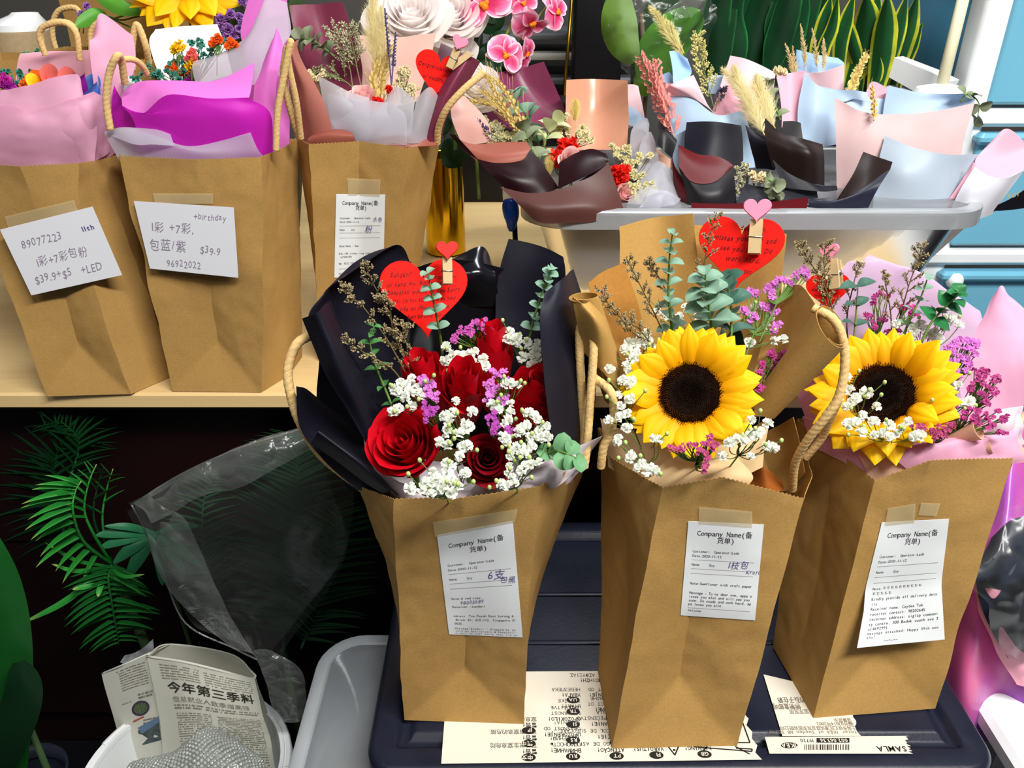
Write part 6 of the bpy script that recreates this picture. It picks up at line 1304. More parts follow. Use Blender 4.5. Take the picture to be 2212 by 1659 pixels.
# ------------------------------------------------------------------ PALE BLUE AND PINK BOUQUETS in the clear box
pe = wrap('wrapping_paper', 'pale blue and pink wrapping of the left bouquet in the clear box', (1560, 400, 1.1))
sheet('paper_sheet', [t3((880,1250,1.06),(1100,1260,1.06),(1300,1260,1.07),(1490,1250,1.10)), t3((860,950,1.07),(1050,960,1.065),(1250,980,1.08),(1460,1000,1.11)), t3((830,700,1.08),(1000,712,1.075),(1200,858,1.085),(1400,828,1.12))], PALEB, pe, seed=1, wr=.001)
sheet('paper_fold', [t3((825,720,1.078),(1000,722,1.073),(1120,790,1.08),(1190,850,1.085)), t3((800,640,1.09),(900,660,1.065),(1040,660,1.075),(1140,790,1.09)), t3((782,605,1.10),(870,622,1.07),(960,590,1.075),(1030,560,1.095))], PALEP, pe, seed=2, wr=.0005)
sheet('paper_fold', [t3((880,622,1.085),(940,610,1.085),(1000,580,1.095)), t3((870,500,1.11),(940,500,1.12),(1015,530,1.105)), t3((850,383,1.13),(900,385,1.13),(985,440,1.12))], mat('sky_blue_wrap', srgb(160,196,232), .45, trans=.15), pe, seed=3, wr=.0005)
sheet('paper_fold', [t3((780,625,1.11),(830,640,1.11),(900,620,1.11)), t3((780,600,1.13),(800,560,1.13),(850,535,1.13))], MT['sky_blue_wrap'], pe, seed=4, wr=.0005)
sheet('paper_sheet', [t3((1150,900,1.15),(1350,900,1.17),(1620,900,1.17)), t3((1230,640,1.18),(1400,650,1.20),(1630,660,1.19)), t3((1305,415,1.20),(1450,450,1.22),(1645,545,1.21))], PALEP, pe, seed=5, wr=.001)
sheet('paper_fold', [t3((1170,900,1.12),(1350,880,1.13),(1500,900,1.14)), t3((1200,740,1.13),(1350,730,1.15),(1500,750,1.15)), t3((1270,640,1.15),(1380,620,1.17),(1520,680,1.17))], PINKW, pe, seed=6, wr=.001)
sheet('paper_sheet', [t3((1140,700,1.23),(1200,700,1.23),(1270,700,1.23)), t3((1140,565,1.24),(1200,562,1.24),(1265,565,1.24))], PALEB, pe, seed=7, wr=.0005)
pf = wrap('wrapping_paper', 'pale pink and blue wrapping of the middle bouquet in the clear box', (1740, 380, 1.13))
sheet('paper_sheet', [t3((1690,950,1.12),(1760,950,1.12),(1840,950,1.12)), t3((1680,750,1.14),(1750,740,1.145),(1830,740,1.14)), t3((1645,575,1.16),(1760,545,1.17),(1862,528,1.16))], PINKW, pf, seed=1, wr=.001)
sheet('paper_sheet', [t3((1830,1100,1.10),(1950,1100,1.10),(2100,1080,1.10)), t3((1810,850,1.12),(1950,850,1.11),(2100,850,1.12)), t3((1860,530,1.15),(1960,640,1.13),(2090,690,1.13))], PALEB, pf, seed=2, wr=.001)
sheet('paper_sheet', [t3((1990,760,1.15),(2150,760,1.14),(2230,740,1.14),(2330,760,1.13)), t3((1960,640,1.16),(2100,670,1.15),(2230,672,1.14),(2330,690,1.14))], PALEB, pf, seed=3, wr=.0005)
sheet('paper_fold', [t3((1860,700,1.17),(2000,720,1.18),(2155,700,1.18)), t3((1880,545,1.18),(2000,535,1.17),(2156,480,1.19))], PALEP, pf, seed=4, wr=.0005)
sheet('paper_fold', [t3((1800,560,1.20),(1960,560,1.22),(2130,520,1.21)), t3((1798,450,1.21),(1960,460,1.23),(2156,478,1.21)), t3((1800,370,1.22),(1950,408,1.24),(2110,435,1.23))], mat('sky_blue_wrap', (1,1,1,1)), pf, seed=5, wr=.0005)
pg = wrap('wrapping_paper', 'large pale pink and blue wrapping of the right bouquet in the clear box', (1960, 400, 1.06))
sheet('paper_sheet', [t4((575,1500,1.05),(850,1500,1.03),(1200,1500,1.03),(1480,1400,1.05)), t4((570,1050,1.06),(850,1100,1.04),(1200,1130,1.04),(1530,1050,1.07)), t4((565,735,1.09),(800,840,1.06),(1200,845,1.06),(1605,770,1.10))], mat('blush_sheer_wrap', srgb(236,206,206), .45, trans=.3), pg, seed=1, wr=.0015)
sheet('paper_sheet', [t4((915,900,1.12),(1150,900,1.13),(1400,880,1.13),(1600,780,1.105)), t4((940,740,1.13),(1150,780,1.15),(1400,760,1.15),(1605,745,1.11)), t4((968,638,1.14),(1180,690,1.16),(1400,700,1.15),(1560,700,1.12))], PALEB, pg, seed=2, wr=.0006)
sheet('paper_sheet', [t4((560,900,1.13),(700,900,1.13),(940,880,1.13)), t4((520,670,1.15),(640,700,1.15),(940,740,1.14))], PALEB, pg, seed=3, wr=.0006)
sheet('paper_fold', [t4((790,760,1.15),(880,760,1.15),(940,760,1.15)), t4((800,680,1.155),(850,610,1.16),(968,662,1.155))], PINKW, pg, seed=4, wr=.0006)
sheet('paper_sheet', [t4((840,1620,1.0),(1100,1620,.99),(1350,1620,.99),(1420,1570,1.0)), t4((880,1280,1.02),(1100,1320,1.0),(1350,1360,1.0),(1560,1320,1.02)), t4((935,1018,1.04),(1150,1100,1.02),(1400,1150,1.01),(1632,1150,1.04))], mat('grey_blue_wrap', srgb(176,190,204), .4, trans=.15), pg, seed=5, wr=.001)
sheet('paper_sheet', [t4((1400,1640,.985),(1500,1640,.975),(1620,1640,.975),(1740,1600,.99)), t4((1500,1420,.99),(1600,1440,.975),(1750,1450,.975),(1860,1430,.99)), t4((1610,1245,1.0),(1720,1320,.98),(1850,1325,.98),(1977,1270,1.0))], PALEP if False else mat('pearl_wrap', srgb(222,222,232), .35, trans=.15), pg, seed=6, wr=.0006)
sheet('paper_fold', [t4((1612,1250,1.003),(1720,1330,.985),(1850,1335,.985),(1977,1280,1.003)), t4((1620,1180,1.03),(1740,1190,1.03),(1860,1190,1.03),(1990,1160,1.03)), t4((1720,1070,1.05),(1845,960,1.05),(1990,1070,1.05),(2020,1100,1.05))], PINKW, pg, seed=7, wr=.0006)
sheet('paper_sheet', [t4((1310,1620,.998),(1370,1620,.995),(1440,1620,.99)), t4((1480,1400,1.0),(1540,1380,.995),(1590,1330,.993)), t4((1580,1240,1.01),(1600,1210,1.005),(1620,1240,1.0))], PINKW, pg, seed=8, wr=.0006)  # pink strip standing in for the shadow between the roll and the grey-blue sheet
sheet('paper_sheet', [t4((560,1560,1.08),(800,1560,1.07),(1000,1560,1.06)), t4((570,1300,1.09),(760,1300,1.08),(980,1250,1.07))], TISW, pg, seed=9, crumple=.01)
# grasses of the pale bouquets
ear('pink dried grass plume left of the pale blue fold', [(*T3(900,1070), 1.04),(*T3(830,850), 1.06),(*T3(740,640), 1.08),(*T3(680,500), 1.09),(*T3(640,405), 1.10)], 130, 15, matl=PINKG, name='pink_grass_plume', seed=3, start=.12, awn=0, wid=.42)
ear('short branch of pink grass beside the main plume', [(*T3(850,850), 1.05),(*T3(790,700), 1.06),(*T3(760,580), 1.07),(*T3(745,440), 1.08)], 80, 13, matl=PINKG, name='pink_grass_plume', seed=4, start=.1, awn=0, wid=.35)
plume('cream feathery grass leaning against the wrapped green leaf', [(*T3(1000,560), 1.14),(*T3(920,370), 1.16),(*T3(830,230), 1.18),(*T3(760,120), 1.19),(*T3(700,50), 1.20)], 15, 700, matl=mat('cream_grass', srgb(226,216,150), .7, trans=.2), seed=7, start=.15, w=.0004, L=.02)
plume('small cream feather grass branch beside it', [(*T3(960,400), 1.15),(*T3(900,280), 1.17),(*T3(860,200), 1.18),(*T3(815,140), 1.19)], 9, 300, matl=MT['cream_grass'], seed=8, start=.15, w=.0004)
caspia('yellow cream dried sprig right of the blue curl', [(*T3(1180,800), 1.10),(*T3(1130,600), 1.12),(*T3(1090,480), 1.14),(*T3(1070,380), 1.15),(*T3(1065,260), 1.16)], 22, 30, seed=81, bud=1.8, matl=mat('yellow_cream_bud', srgb(230,222,150), .7, trans=.2), stemmat=MT['green_grey_stem'], dens=12, start=.1)
plume('large fluffy cream pampas plume over the black paper', [(*T3(1560,1010), 1.03),(*T3(1500,880), 1.06),(*T3(1430,740), 1.08),(*T3(1370,620), 1.10),(*T3(1330,490), 1.11)], 26, 1600, seed=9, start=.05)
plume('fluffy cream pampas plume right of the large one', [(*T3(1640,960), 1.04),(*T3(1590,860), 1.06),(*T3(1550,750), 1.08),(*T3(1520,660), 1.09),(*T3(1500,560), 1.10)], 24, 1300, seed=10, start=.05)
plume('wispy pampas edge reaching left behind the large plume', [(*T3(1420,760), 1.12),(*T3(1350,640), 1.13),(*T3(1290,560), 1.14),(*T3(1240,510), 1.15)], 14, 400, seed=11, start=.05)
euc('dry grey leaves behind the cream plumes', [(*T3(1680,900), 1.08),(*T3(1640,780), 1.09),(*T3(1600,680), 1.10),(*T3(1575,600), 1.11)], 5, 26, 20, DRYG, seed=41, flat=.3, start=.1)
for i, (x, y, x1, y1, l) in enumerate(((1870,560,1830,175,'tall dry grass head before the snake plant'),(1960,560,1915,205,'dry grass head right of the tallest'),(1800,640,1715,320,'dry grass head left of the tallest'),(1790,650,1770,340,'thin dry grass head between the others'),(2000,560,2000,280,'short dry grass head at the blue curl'))):
    plume(l, [(*T3(x, y), 1.18),(*T3((x+x1)/2 + 6, (y+y1)/2), 1.20),(*T3(x1, y1), 1.22)], 7, 260, matl=mat('tan_grass', srgb(214,190,140), .7, trans=.2), seed=i + 50, start=.15, w=.0004)
sprig('starry_dried_flower', 'starry pale yellow dried flower beside the snake plant', 'dried flower', 'dried blossoms', [(*T3(1680,540), 1.17), (*T3(1660,520), 1.17), (*T3(1700,545), 1.17)], (*T3(1720,750), 1.16), CREAMF, rpx=12, per=1)
ear('fat golden wheat ear in front of the yellow edged leaves', [(*T4(650,760), 1.14),(*T4(690,640), 1.16),(*T4(740,530), 1.17),(*T4(800,410), 1.18)], 44, 20, seed=44, start=.12, awn=.6)
ear('thin wheat stalk seen through the blush sheet', [(*T4(855,900), 1.04),(*T4(858,820), 1.05),(*T4(850,730), 1.06),(*T4(840,650), 1.07)], 18, 13, seed=45, start=.1, awn=.6, matl=mat('tan_wheat', srgb(214,176,100), .7))
euc('dark dried eucalyptus sticking out right of the blush curl', [(*T4(1500,760), 1.12),(*T4(1560,700), 1.12),(*T4(1640,770), 1.12),(*T4(1630,880), 1.12)], 4, 24, 24, DRYG, seed=46, flat=.2, start=.2)
caspia('purple tinged dried sprig inside the pink sheet', [(*T3(1190,830), 1.11),(*T3(1210,760), 1.12),(*T3(1240,700), 1.13),(*T3(1250,660), 1.13)], 8, 22, seed=82, bud=1.3, matl=LAV, stemmat=CASPS)

# ------------------------------------------------------------------ BLACK AND DARK RED BOUQUETS in the clear box
ph = wrap('wrapping_paper', 'black and dark red wrapping of the left dark bouquet in the clear box', (1530, 430, 1.0))
sheet('paper_sheet', [t3((950,1300,1.03),(1150,1300,1.04),(1400,1300,1.03)), t3((965,1050,1.04),(1170,1060,1.06),(1400,1070,1.05)), t3((978,912,1.05),(1180,908,1.07),(1388,938,1.06))], BLK, ph, seed=1, wr=.0006)
sheet('paper_sheet', [t3((760,1080,1.03),(810,1130,1.03),(870,1180,1.02)), t3((765,980,1.04),(820,1010,1.04),(900,1080,1.03)), t3((772,898,1.05),(810,940,1.05),(905,1045,1.04))], mat('charcoal_wrap', srgb(30,28,32), .4), ph, seed=2, wr=.0006)
sheet('paper_fold', [t3((925,1250,.985),(1020,1360,.97),(1180,1360,.97),(1320,1250,.985)), t3((920,1150,1.0),(1050,1230,.99),(1200,1250,.99),(1325,1240,.99)), t3((918,1080,1.01),(1060,1150,1.01),(1200,1165,1.01),(1310,1215,.995))], REDIN, ph, seed=3, wr=.0006)
sheet('paper_sheet', [t3((990,1600,.965),(1100,1610,.955),(1250,1600,.955),(1350,1540,.97)), t3((970,1430,.975),(1080,1470,.96),(1230,1450,.96),(1340,1400,.975)), t3((922,1245,.987),(1015,1355,.972),(1180,1352,.972),(1322,1250,.987))], mat('charcoal_wrap', (1,1,1,1)), ph, seed=4, wr=.0006)
sheet('paper_sheet', [t3((930,1640,.99),(980,1640,.98),(1040,1640,.965)), t3((885,1400,.995),(940,1430,.98),(1010,1480,.97)), t3((870,1180,1.01),(900,1260,1.0),(960,1350,.985))], REDIN, ph, seed=5, wr=.0006)
sheet('paper_fold', [t3((1030,1640,.945),(1300,1640,.94),(1600,1625,.94),(1870,1610,.95)), t3((1010,1515,.95),(1300,1520,.945),(1600,1505,.945),(1888,1475,.955))], mat('crimson_band', srgb(88,10,20), .4), ph, seed=6, wr=.0006)
sheet('paper_sheet', [t3((1350,1520,.96),(1550,1520,.955),(1750,1500,.96),(1960,1480,.97)), t3((1415,1372,.98),(1550,1395,.975),(1750,1400,.975),(1950,1420,.98))], BLK, ph, seed=7, wr=.0006)
pi_ = wrap('wrapping_paper', 'black and dark brown wrapping of the right dark bouquet in the clear box', (1720, 400, 1.0))
DBR = mat('dark_brown_wrap', srgb(34,22,20), .4)
sheet('paper_sheet', [t3((1620,1250,.99),(1800,1330,.975),(1920,1370,.97),(2010,1385,.98)), t3((1570,1050,1.0),(1750,1130,.98),(1900,1150,.97),(2003,1180,.985)), t3((1563,880,1.02),(1680,985,1.0),(1850,1035,.99),(1990,1080,1.0))], DBR, pi_, seed=1, wr=.0006)
sheet('paper_fold', [t3((1700,1400,.97),(1850,1420,.965),(2000,1430,.965),(2105,1420,.98)), t3((1620,1190,.985),(1750,1300,.975),(1930,1375,.97),(2100,1390,.985))], BLK, pi_, seed=2, wr=.0006)
sheet('paper_sheet', [t3((1500,1260,1.02),(1570,1260,1.01),(1640,1270,1.0)), t3((1455,1080,1.03),(1520,1080,1.02),(1590,1100,1.01)), t3((1415,930,1.05),(1480,980,1.04),(1570,1030,1.02))], BLK, pi_, seed=3, wr=.0006)
sheet('paper_sheet', [t3((1680,1080,1.09),(1770,1080,1.09),(1850,1060,1.09)), t3((1700,905,1.10),(1770,905,1.10),(1830,920,1.10))], mat('charcoal_wrap', (1,1,1,1)), pi_, seed=4, wr=.0006)
sheet('paper_fold', [t4((575,1500,.965),(700,1470,.955),(860,1400,.96)), t4((700,1300,.98),(820,1300,.975),(960,1290,.985)), t4((780,1133,1.0),(880,1170,.995),(995,1210,1.0))], DBR, pi_, seed=5, wr=.0006)
sheet('paper_sheet', [t4((365,1600,.955),(550,1600,.945),(800,1580,.955)), t4((370,1520,.957),(600,1500,.947),(880,1420,.957)), t4((375,1485,.96),(640,1480,.95),(985,1260,.975))], mat('navy_wrap', srgb(34,36,52), .36), pi_, seed=6, wr=.0006)
sprig('dried_blossom_sprig', 'greenish dried blossoms among the black sheets', 'dried flower', 'dried blossoms', [(*T3(a, b), .985) for a, b in ((1360,1260),(1400,1240),(1430,1260),(1370,1300),(1410,1310),(1350,1340),(1390,1350),(1440,1320),(1360,1400),(1400,1390),(1350,1450),(1440,1240))], (*T3(1420,1600), 1.0), MT['pale_caspia'], rpx=5, per=3, jit=5, stem=CASPS)
sprig('dried_blossom_sprig', 'pale yellow dried flower in the black wrapping', 'dried flower', 'dried blossoms', [(*T3(a, b), .98) for a, b in ((1480,1310),(1510,1330),(1540,1310),(1490,1340),(1560,1330))], (*T3(1500,1600), 1.0), CREAMF, rpx=9, per=2, jit=4, stem=CASPS)
euc('small dried eucalyptus hanging over the black sheet edge', [(*T3(1560,1330), .97),(*T3(1620,1360), .965),(*T3(1650,1420), .96),(*T3(1645,1480), .955)], 6, 26, 18, DRYG, seed=51, flat=.2, start=.1)
rb = thing('black_ribbon', P(2180, 430, 1.0), 'glossy black ribbon with gold script at the right picture edge', 'ribbon')
sheet('ribbon_band', [t4((1710,1575,.99),(1850,1570,.985),(2100,1540,.98)), t4((1740,1545,.99),(1880,1480,.985),(2110,1330,.98))], BLKS, rb, seed=2, wr=.0005)
tm = MB(); fp = P(*T4(1855,1490), .978); fb = frame(fp, TOCAM(fp), 22); text(tm, 'for you', 0, 0, .0075, lambda a, b: fb(a, b, .001), slant=.35); tm.part('script', mat('gold_script', srgb(170,150,110), .4), rb, smooth=False)
# ------------------------------------------------------------------ back left: roll, bags, artificial sunflower
pr = thing('paper_roll', V(P(30, 60, 1.25).x, 1.25, TZ), 'big brown paper roll with a white plastic end cap, top left corner', 'paper roll')
c = P(38, 52, 1.25); Rr = 62*msz(c)
def ringz(c, r, z, n=40): return [c + V(r*cos(2*pi*i/n), r*sin(2*pi*i/n), z) for i in range(n)]
m = MB(); m.loft([ringz(c, Rr*1.05, TZ - c.z + .001), ringz(c, Rr*1.05, -.012), ringz(c, Rr, -.008)], True, True, True); m.part('roll_body', ROLLK, pr, sharp=40)
m = MB(); c2 = c + V(Rr*.35, .0, 0); m.loft([ringz(c, Rr*1.0, -.008), ringz(c, Rr*.97, 0.0), ringz(c.lerp(c2, .9), Rr*.48, .012), ringz(c2, Rr*.42, .015), ringz(c2, Rr*.36, .013), ringz(c2, Rr*.26, .004), ringz(c2, Rr*.26, -.02)], True, False, False); m.part('end_cap', WPL, pr, sharp=35)
m = MB(); m.loft([ringz(c2, Rr*.26, -.012), ringz(c2, Rr*.01, -.013)], True); m.part('core_hole', mat('dark_core', srgb(46,28,18), .8), pr)
def kbag(key, x0, x1, ytop, Y, lab, dz=.09):
    a, b = P(x0, ytop, Y), P(x1, ytop, Y); B0, B1 = V(a.x*.97, Y, TZ+.001), V(b.x*.97, Y, TZ+.001); d = V(0, dz, 0)
    bag(key, lab, [C(B0, a), C((B0+B1)/2, (a+b)/2 + V(0,-.01,0)), C(B1, b), C(B1 + d*.5, b + d*.5), C(B1 + d, b + d), C((B0+B1)/2 + d, (a+b)/2 + d), C(B0 + d, a + d), C(B0 + d*.5, a + d*.5)], (B0+B1)/2, 13, nv=24, fold=False)
kbag('d', 62, 200, 116, 1.06, 'kraft paper bag behind the pink bouquet with a looped cord handle')
kbag('e', 106, 330, -60, 1.22, 'tall kraft paper bag at the back left, behind the looped handles')
kbag('f', -90, 44, 130, 1.04, 'low kraft paper bag at the left picture edge under the paper roll')
hA(BAGS['d'][0], [(*T1(322,390), 1.05),(*T1(310,300), 1.05),(*T1(305,220), 1.05),(*T1(400,165), 1.05),(*T1(520,175), 1.05),(*T1(575,260), 1.05),(*T1(592,420), 1.06)], .0032)
hA(BAGS['d'][0], [(*T1(430,400), 1.14),(*T1(395,280), 1.14),(*T1(395,170), 1.14),(*T1(440,80), 1.14),(*T1(540,55), 1.14),(*T1(590,90), 1.14),(*T1(600,200), 1.14)], .0034)
kbag('g', 226, 330, 128, 1.10, 'kraft paper bag behind the pale pink tip with two cord handles')
hA(BAGS['g'][0], [(*T1(690,460), 1.07),(*T1(675,280), 1.07),(*T1(700,200), 1.07),(*T1(760,165), 1.07),(*T1(830,220), 1.07),(*T1(850,430), 1.07)], .0034)
hA(BAGS['g'][0], [(*T1(990,520), .99),(*T1(985,360), .99),(*T1(1010,200), .99),(*T1(1040,210), .99),(*T1(1090,350), .99),(*T1(1110,470), 1.0)], .0036)
af = sunflower(402, -42, 1.12, 128, 'large artificial yellow sunflower cut by the top picture edge', (.1,-.75,.65), matl=YELF, disc=.34, n=34, name='artificial_sunflower', group=None, seed=9, up=.15)
lf = thing('green_leaf_stem', P(*T1(900,200), 1.12), 'stem with two fresh green leaves left of the artificial sunflower', 'leaf')
broad(lf, [(*T1(1050,90), 1.12),(*T1(920,60), 1.11),(*T1(820,20), 1.10),(*T1(700,-40), 1.09)], 34, LGRN, cup=.25)
broad(lf, [(*T1(790,100), 1.11),(*T1(720,110), 1.10),(*T1(640,150), 1.09),(*T1(560,200), 1.08)], 30, LGRN, cup=.25)
m = MB()
for L in ([(1080,100),(950,110),(800,150),(760,110)], [(1100,110),(1000,130),(900,150),(780,110)], [(800,120),(900,170),(1000,220),(1080,330)]): m.tube(crv([P(*T1(a, b), 1.13) for a, b in L], 10), .0012, 5)
m.part('stem', STEM, lf)
BP = 'purple ball blossoms'
for i, (x, y, r) in enumerate([(1655,150,13),(1700,215,12),(1750,265,12),(1790,215,11),(1640,215,11),(1720,110,12),(1790,130,10),(1690,280,10),(1810,10,11),(650,50,8),(610,110,8),(680,190,9),(1810,170,9)]):
    sprig('purple_ball_blossom', 'purple ball blossom ' + ['beside the artificial sunflower','right of the white note, largest','near the orchid pink paper','touching the frosted paper','low against the white note','high above the others','upper right beside the pink paper','lowest over the white note','at the top picture edge','left above the green leaf','left of the green leaf tip','under the green leaf','between the two right ones'][i], 'flower', BP, [(*T1(x, y), 1.10)], (*T1(x - 30, y + 200), 1.12), BERRY, rpx=r, per=3, jit=2, fk=dict(n=40))
# dark backdrop foliage behind sunflower: maroon/green leaves in a dark pot
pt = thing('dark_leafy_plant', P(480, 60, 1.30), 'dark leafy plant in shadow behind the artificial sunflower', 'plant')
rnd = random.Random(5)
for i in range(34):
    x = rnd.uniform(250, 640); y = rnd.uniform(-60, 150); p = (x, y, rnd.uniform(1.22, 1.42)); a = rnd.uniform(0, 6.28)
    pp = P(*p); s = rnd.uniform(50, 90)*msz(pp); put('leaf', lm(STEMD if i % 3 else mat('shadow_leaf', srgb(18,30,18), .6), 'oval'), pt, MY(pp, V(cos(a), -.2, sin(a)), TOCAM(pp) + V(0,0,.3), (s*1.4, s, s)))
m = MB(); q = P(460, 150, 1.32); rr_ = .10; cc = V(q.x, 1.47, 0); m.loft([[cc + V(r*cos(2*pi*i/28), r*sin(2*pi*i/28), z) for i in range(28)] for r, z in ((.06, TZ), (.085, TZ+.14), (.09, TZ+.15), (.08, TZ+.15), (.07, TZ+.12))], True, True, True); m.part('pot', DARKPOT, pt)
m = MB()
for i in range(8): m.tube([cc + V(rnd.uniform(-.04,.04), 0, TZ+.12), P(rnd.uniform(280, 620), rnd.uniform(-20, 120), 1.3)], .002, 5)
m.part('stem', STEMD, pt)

# ------------------------------------------------------------------ peonies, orchid, vase
rose(*T2(990,110), 1.16, 72, 'large white peony with blush centre behind the heart card bouquet', d=(.1,-.7,.7), matl=PEON, seed=41, n=34, opn=1.1, group='artificial white peonies', name='white_peony', cat='peony', flare=1.8)
rose(*T2(1300,90), 1.22, 62, 'white peony at the top picture edge left of the orchid', d=(.2,-.8,.5), matl=PEON, seed=42, n=30, opn=1.1, group='artificial white peonies', name='white_peony', cat='peony', flare=1.8)
rose(*T2(1480,640), 1.12, 44, 'white peony peeking out under the bearded wheat', d=(.2,-.8,.5), matl=PEON, seed=43, n=26, opn=1.1, group='artificial white peonies', name='white_peony', cat='peony', flare=1.8)
rose(*T2(1290,300), 1.24, 50, 'white peony low behind the pink heart peg', d=(0,-.9,.3), matl=PEON, seed=44, n=26, opn=1.1, group='artificial white peonies', name='white_peony', cat='peony', flare=1.8)
gv = thing('gold_vase', V(P(958, 420, 1.30).x, 1.34, TZ), 'shiny gold metal vase on the table right of the heart card bag', 'vase')
q = P(958, 500, 1.30); gc = V(q.x, 1.34, TZ)
m = MB(); m.loft([ringz(gc, r, z) for r, z in ((.030,0),(.034,.003),(.034,.165),(.0335,.167),(.0325,.165),(.0325,.03))], True, True, False); m.part('vase_body', GOLD, gv, sharp=40)
od = thing('orchid_branch', gc + V(0,0,.1), 'branch of pink orchids with white rimmed petals above the maroon sheet', 'orchid')
ol = petal_mesh(ORC, lambda u, v: V(u*(.62*sin(pi*min(1, v*.86 + .10))**.7 + .02), v, .10*sin(v*pi) - .25*v*v + .06*u*u + .03*sin(u*7)*v), 10, 10)
os_ = petal_mesh(ORC, lambda u, v: V(u*(.34*sin(pi*min(1, v*.9 + .08))**.8 + .02), v, .14*sin(v*pi) - .2*v*v + .1*u*u), 8, 8)
def orchid(x, y, r, Y, d, rot):
    p = P(*T2(x, y), Y); s = r*msz(p); dd = Vector(d).normalized(); q = (dd.to_track_quat('Z', 'Y').to_matrix() @ Matrix.Rotation(rot, 3, 'Z')).to_4x4()
    fl = put('flower', None, od, Matrix.Translation(p)); fl.empty_display_size = .01
    def sub(nm, me, mm): o = bpy.data.objects.new(nm, me); COL.objects.link(o); o.parent = fl; o.matrix_local = mm
    for a, me, k in ((90, os_, 1.0), (210, os_, .98), (330, os_, .98), (15, ol, 1.0), (165, ol, 1.0)):
        sub('petal', me, q @ Matrix.Rotation(radians(a - 90), 4, 'Z') @ Matrix.Diagonal((s*k*1.15, s*k, s, 1)) @ Matrix.Translation((0, 0, .04 if me is ol else 0)))
    m = MB(); m.ball((0, -.10*s, .14*s), .13*s, 10, 6, sq=(1, 1.3, .9)); m.ball((.1*s, -.02*s, .16*s), .09*s, 8, 5); m.ball((-.1*s, -.02*s, .16*s), .09*s, 8, 5)
    sub('lip', m.mesh(ORCL), q)
for a in ((1545,30,62,1.22,(-.15,-.95,.25),.35),(1890,175,46,1.26,(.3,-.6,-.6),2.6),(1700,410,44,1.20,(.35,-.85,.25),-.6),(2075,90,40,1.30,(.7,-.6,.2),.9),(1850,400,34,1.27,(.8,-.5,-.2),1.2),(1830,20,34,1.28,(.2,-.9,.2),.3)): orchid(*a)
m = MB(); m.tube(crv([gc + V(0,0,.03), P(*T2(1460,700), 1.33), P(*T2(1620,430), 1.30), P(*T2(1760,140), 1.30), P(*T2(1830,-60), 1.32)], 24), .0022, 7); m.tube(crv([P(*T2(1690,500), 1.28), P(*T2(1800,300), 1.28), P(*T2(2000,60), 1.31), P(*T2(2050,-40), 1.32)], 14), .0016, 6); m.part('stem', mat('orchid_stem', srgb(130,140,60), .5), od)
vl = thing('vase_foliage', gc + V(0,0,.15), 'dark green leaves spilling from the gold vase below the peonies', 'leaf')
for i, (x, y, w_) in enumerate(((1300,1080,50),(1250,1010,40),(1360,1060,40),(1230,1130,40),(1480,230,50),(1440,170,46),(1530,500,44),(1540,560,40),(1700,120,50),(1600,330,46),(1290,260,40),(1640,250,50),(1750,250,50),(1480,380,50))):
    p = P(*T2(x, y), 1.30); a = i*1.9; s = w_*1.3*msz(p); put('leaf', lm(mat('vase_leaf', srgb(24,62,34), .45, vary=.4, vscale=30) if i != 10 else LGRN, 'oval'), vl, MY(p, V(cos(a), -.2, sin(a)), TOCAM(p), (s*1.5, s, s)))
m = MB()
for a in (0, 1, 2, 3): m.tube([gc + V(.01*cos(a), .01*sin(a), .02), P(*T2(1250 + a*90, 1000 - a*260), 1.31)], .0018, 5)
m.part('stem', STEMD, vl)
gh = thing('blue_handle', P(1100, 470, 1.16), 'blue plastic handle with a white body standing left of the clear box', 'tool')
q0, q1_, q2, q3 = P(1098, 404, 1.19), P(1100, 432, 1.18), P(1105, 470, 1.17), P(1104, 500, 1.165)
m = MB(); m.tube(crv([q1_, q2, q3], 10), [.009,.0115,.0125,.0125,.012,.011,.0095,.008,.007,.0055,.003], 14); m.part('handle_grip', BLUEP, gh)
m = MB(); m.tube([q0, q1_], [.009,.0095], 14); m.part('handle_body', WPL, gh)
m = MB(); m.tube([q2 + V(.004,.01,0), V(q3.x+.01, q3.y+.01, TZ)], .004, 8); m.part('support_rod', NAVY, gh)

# ------------------------------------------------------------------ snake plants and wrapped fig
sn = thing('snake_plant', V(P(1560, 200, 1.62).x, 1.62, TZ), 'dark snake plant with broad mottled leaves behind the pale bouquets', 'plant')
for i, (pts, w_) in enumerate((([(1180,620),(1200,400),(1190,150),(1230,-80)], 62),([(1300,620),(1330,380),(1290,120),(1340,-80)], 70),([(1420,640),(1440,400),(1500,180),(1560,-60)], 76),([(1520,600),(1530,380),(1590,180),(1640,-90)], 70),([(1600,560),(1640,380),(1700,160),(1760,-80)], 60),([(1700,620),(1740,350),(1790,120),(1810,-80)], 66),([(1800,560),(1830,330),(1850,100),(1920,-90)], 60),([(1450,640),(1400,400),(1370,160),(1400,-80)], 56),([(1250,640),(1230,420),(1250,220),(1280,60)], 50),([(1650,640),(1690,420),(1660,220),(1700,20)], 54),([(1900,600),(1920,420),(1960,200),(2000,-80)], 54))):
    broad(sn, [(*T3(a, b), 1.58 + .02*(i % 4)) for a, b in pts], w_, SNAKED, cup=.35, shape=lambda v: min(1, .5 + v*1.2)*(1 if v < .75 else 1 - (v-.75)*.6), twist=.35*(-1)**i)
m = MB(); cc = V(P(1650, 200, 1.66).x, 1.66, 0); m.loft([[cc + V(r*cos(2*pi*i/32), r*.7*sin(2*pi*i/32), z) for i in range(32)] for r, z in ((.15, TZ), (.19, TZ+.13), (.20, TZ+.13), (.20, TZ+.15), (.18, TZ+.15), (.17, TZ+.12))], True, True, True); m.part('pot', DARKPOT, sn)
sy = thing('snake_plant', V(P(1880, 200, 1.36).x, 1.40, TZ), 'snake plant with yellow edged upright leaves left of the blue drawers', 'plant')
